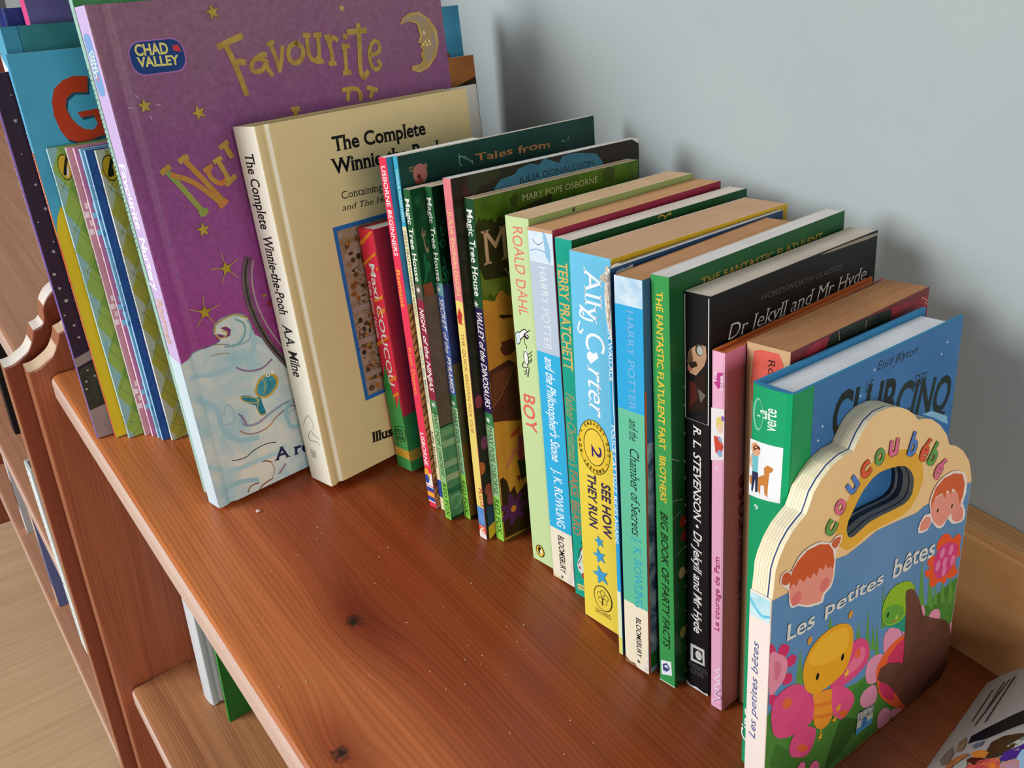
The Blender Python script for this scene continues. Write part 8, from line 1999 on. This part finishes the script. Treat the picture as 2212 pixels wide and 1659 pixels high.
for v in tuft.verts:
    q_ = v.co.copy(); d_ = noise.fractal(q_*2.6+Vector((5, 1, 2)), 1, 2, 4)
    v.co = Vector((kt*.4+q_.x*(kt*.5)*(1+.3*d_), -.1+q_.y*(1.1+.7*d_), kh-13+q_.z*(13+2*d_)))*MM
link('torn_paper', tuft, mat('d4c2aa/f2eeea@260', .85), karen)
paperback('chamber', 'paperback_book', 'paperback with blue, sea green and cream spine and a torn lower corner', '2aa6dc', '3a5a7a', pages=('a87850', 'c09068'), edge='a07858')
paperback('fart', 'paperback_book', 'bright green paperback with yellow wobbly lettering and white page tops', '38964e', '144a24/184e28@30', pages=('c4bcb8', 'e0dad6'))
paperback('jekyll', 'paperback_book', 'black paperback with a face on its spine and white italic lettering', '121216', '0e0f10', pages=('b8a898', 'd4c8b8'), edge='b0a898')
hardback('pink', 'thin_hardback', 'thin pink hardback with an orange back board', 'eeb0cc', 'd87c98/d47896@20', board=.9, recess=1.6, pages=('c06a3c', 'd07a48'), edge='cc6a30')  # front cover pink darkened against the spine, shade painted in
paperback('redbrown', 'old_paperback', 'worn old paperback with browned page tops and peeling red label spine', 'd0a880', '6a2a2a', pages=('9a6a48', 'b88458'), edge='c0986c')
hardback('club', 'hardback_book', 'green-spined hardback with a starry blue cover and a boy and dog picture', '12a068', '128a50', board=1.3, recess=2.8, pages=('c8c8cc', 'e6e6ea'), edge='3a88b8', spine_bow=1.2, rough=.34, fore=4)
# ---- board book with a carrying handle
p = BOOKS['coucou']; T, H, D = p[2]*1e3, p[3]*1e3, p[4]*1e3
cc = placed('board_book', 'chunky scalloped board book with a carrying handle, nearest in the row', p)
def board(name, x0, x1, face, edge, inset=0.0):
    bm = bmesh.new(); loops = []
    for x in (x0, x1):
        L_ = []
        for pts in (BOARD_OUTLINE, BOARD_HOLE):
            vs = [bm.verts.new((x*MM, (q[0])*MM, q[1]*MM)) for q in pts]; L_.append(vs)
        es = []
        for vs in L_:
            for i in range(len(vs)): es.append(bm.edges.new((vs[i], vs[(i+1) % len(vs)])))
        bmesh.ops.triangle_fill(bm, use_beauty=True, use_dissolve=False, edges=es); loops.append(L_)
    for f in bm.faces: f.material_index = 0
    for k in range(2):
        a, b = loops[0][k], loops[1][k]; n = len(a)
        for i in range(n): bm.faces.new((a[i], a[(i+1) % n], b[(i+1) % n], b[i])).material_index = 1+k
    bmesh.ops.recalc_face_normals(bm, faces=bm.faces)
    return link(name, bm, [face, edge, mat('26303e' if (x0*10) % 2 < 1 else '8a8a86', .5)], cc)
CE = paper('cdb896', 'eedfc4'); BLUE = mat('2c4a88', .5)
n = 7; x = 0
board('back_cover', 0, 1.1, mat('e0b878'), CE)
x = 1.12
for k in range(5):
    board('board_page', x, x+1.08, mat('9aa8b0'), CE); x += 1.15
board('blue_liner', x, x+.5, BLUE, BLUE); x += .52
board('front_cover', x, T, mat('e4bd86/e8c48e@12', .4), CE)
bm = bmesh.new(); box(bm, -.25*MM, (T+.0)*MM, -.45*MM, .25*MM, 0, 112.6*MM); bevel(bm, .0002, 1)
link('spine_wrap', bm, mat('f0e2d8/f4e8e0@20', .5), cc)
ART['coucou_s'] = [it for it in ART['coucou'] if it[1] == 's']; ART['coucou_c'] = [it for it in ART['coucou'] if it[1] == 'c']
o = decals('coucou_s', 's', T, D, 112, cc)
if o: o.location = (0, -.00046, 0)
# cut-out print follows the scalloped board
def clip_print():
    return decals('coucou_c', 'c', T, D, 170, cc, umax=D, vmax=170)
clip_print()
# ---- books on the shelves below
BOOKS['lwhite'] = (.033, .050, .022, .255, .19, math.radians(3), math.radians(3)); BOOKS['lgreen'] = (.0768, .056, .003, .24, .18, math.radians(1.2), math.radians(3))
ART['lwhite'] = [('L', 'c', [(14, 46), (18, 50), (23, 52), (20, 48), (15, 45)], .5, '3a3a44', 0), ('E', 'c', (17, 30), .9, .9, '22222a', 0)]
hardback('lwhite', 'hardback_book', 'white hardback with ridged spine on the shelf below the front edge', 'd4dae0', 'c8ced8', hinge=(7, 2, 1.8), z=-.338, spine_bow=1.5)
paperback('lgreen', 'picture_book', 'thin green book beside the white hardback on the shelf below', '2fa03a', '1f7a30/2a6a30@40', z=-.338)
BOOKS['bw'] = (-.0935, -.023, .024, .205, .16, math.radians(7), 0); BOOKS['bk'] = (-.536, .010, .022, .21, .15, 0, 0)
BOOKS['bs'] = (-.702, .0, .018, .2, .15, math.radians(2), 0); BOOKS['bc'] = (-.506, -.003, .02, .19, .15, math.radians(2), 0)
random.seed(3)
ART['bw'] = [('L', 's', [(4+random.random()*6, 4+i*5.5), (8+random.random()*8, 7+i*5.5), (5+random.random()*8, 9+i*5.5)], .8, 'a8ccd4', 0) for i in range(36)]
ART['bk'] = []; ART['bs'] = [('P', 's', [(0, 48), (18, 48), (18, 100), (0, 100)], '1c2030'), ('P', 's', [(0, 100), (18, 100), (18, 120), (0, 120)], 'e8e8f0')]
ART['bc'] = [('P', 's', [(0, 34), (20, 34), (20, 120), (0, 120)], '8a8ca0'), ('P', 's', [(6, 40), (20, 40), (20, 100), (9, 84)], '4a62b0')]
hardback('bw', 'hardback_book', 'white and pale blue patterned hardback on the far left bookcase', 'e6f0f0', 'd8e4e4', z=-.335, recess=4)
hardback('bk', 'hardback_book', 'black hardback at the left frame edge on the far bookcase middle shelf', '16181e', '16181e', z=-.335)
paperback('bs', 'paperback_book', 'small white and dark book on the lowest shelf, farther from the camera', 'eef2f8', 'c8ccd4', z=-.617)
paperback('bc', 'paperback_book', 'cream footed blue book on the lowest shelf, nearer the camera', 'dcc0a4', '6a7ab8', z=-.617)
# ---- magazine with an arching page
def arch(s): return .0035+.045*(1-math.exp(-s/.018))
mg = empty('magazine', 'glossy illustrated magazine lying arched on the shelf at lower right', 'magazine', (.556, .284, 0))
def mag_pt(s, t, l=0):   # s across from the left edge, t along the edge towards the room
    n = Vector((-1, 0, .6)).normalized()
    return Vector((s+t*.11, -t, arch(s)))+n*l
def mag_grid(name, s0, s1, t0, t1, l, m, ns=14, nt=4, thick=0):
    bm = bmesh.new(); g = [[bm.verts.new(mag_pt(s0+(s1-s0)*i/ns, t0+(t1-t0)*j/nt, l)) for j in range(nt+1)] for i in range(ns+1)]
    for i in range(ns):
        for j in range(nt): bm.faces.new((g[i][j], g[i][j+1], g[i+1][j+1], g[i+1][j]))
    if thick: bmesh.ops.solidify(bm, geom=bm.faces[:], thickness=thick)
    bmesh.ops.recalc_face_normals(bm, faces=bm.faces)
    return link(name, bm, m, mg, True)
mag_grid('pages', 0, .15, 0, .20, 0, mat('d0cfcc', .28), 30, 6, .0022)
bm = bmesh.new(); mats = []; mi = {}
for n_, it in enumerate(MAGART):
    V, F, col = shape2d(it, n_)
    if col not in mi: mi[col] = len(mats); mats.append(mat(col, .28))
    vs = [bm.verts.new((p_[0], p_[1], .06+.003*n_)) for p_ in V]
    for f in F: bm.faces.new([vs[i] for i in f]).material_index = mi[col]
for u in range(1, 60, 2): bmesh.ops.bisect_plane(bm, geom=bm.verts[:]+bm.edges[:]+bm.faces[:], plane_co=(u, 0, 0), plane_no=(1, 0, 0))
for v in bm.verts:
    l = v.co.z*MM; v.co = mag_pt(max(v.co.x, 0)*MM, v.co.y*MM, l)
link('page_print', bm, mats, mg)

# ---- crumbs and dust on the shelf
random.seed(11)
def crumb(bm, x, y, r):
    g = bmesh.ops.create_icosphere(bm, subdivisions=1, radius=r)
    for v in g['verts']: v.co = Vector((v.co.x*(1+.5*random.random()), v.co.y*(1+.4*random.random()), v.co.z*.5))+Vector((x, y, r*.45))
bm = bmesh.new()
for _ in range(150): crumb(bm, random.uniform(.03, .56), random.uniform(.004, .13), random.uniform(.00018, .00042))
dust = link('crumbs', bm, mat('c8ac90', .8)); dust['kind'] = 'stuff'; dust['label'] = 'pale crumbs and dust specks scattered on the front of the shelf'; dust['category'] = 'dust'
bm = bmesh.new(); crumb(bm, .2272, .0575, .0013); big = link('fluff', bm, mat('d8c4bc', .9)); big['label'] = 'small pale bit of fluff on the shelf near the purple book'; big['category'] = 'lint'
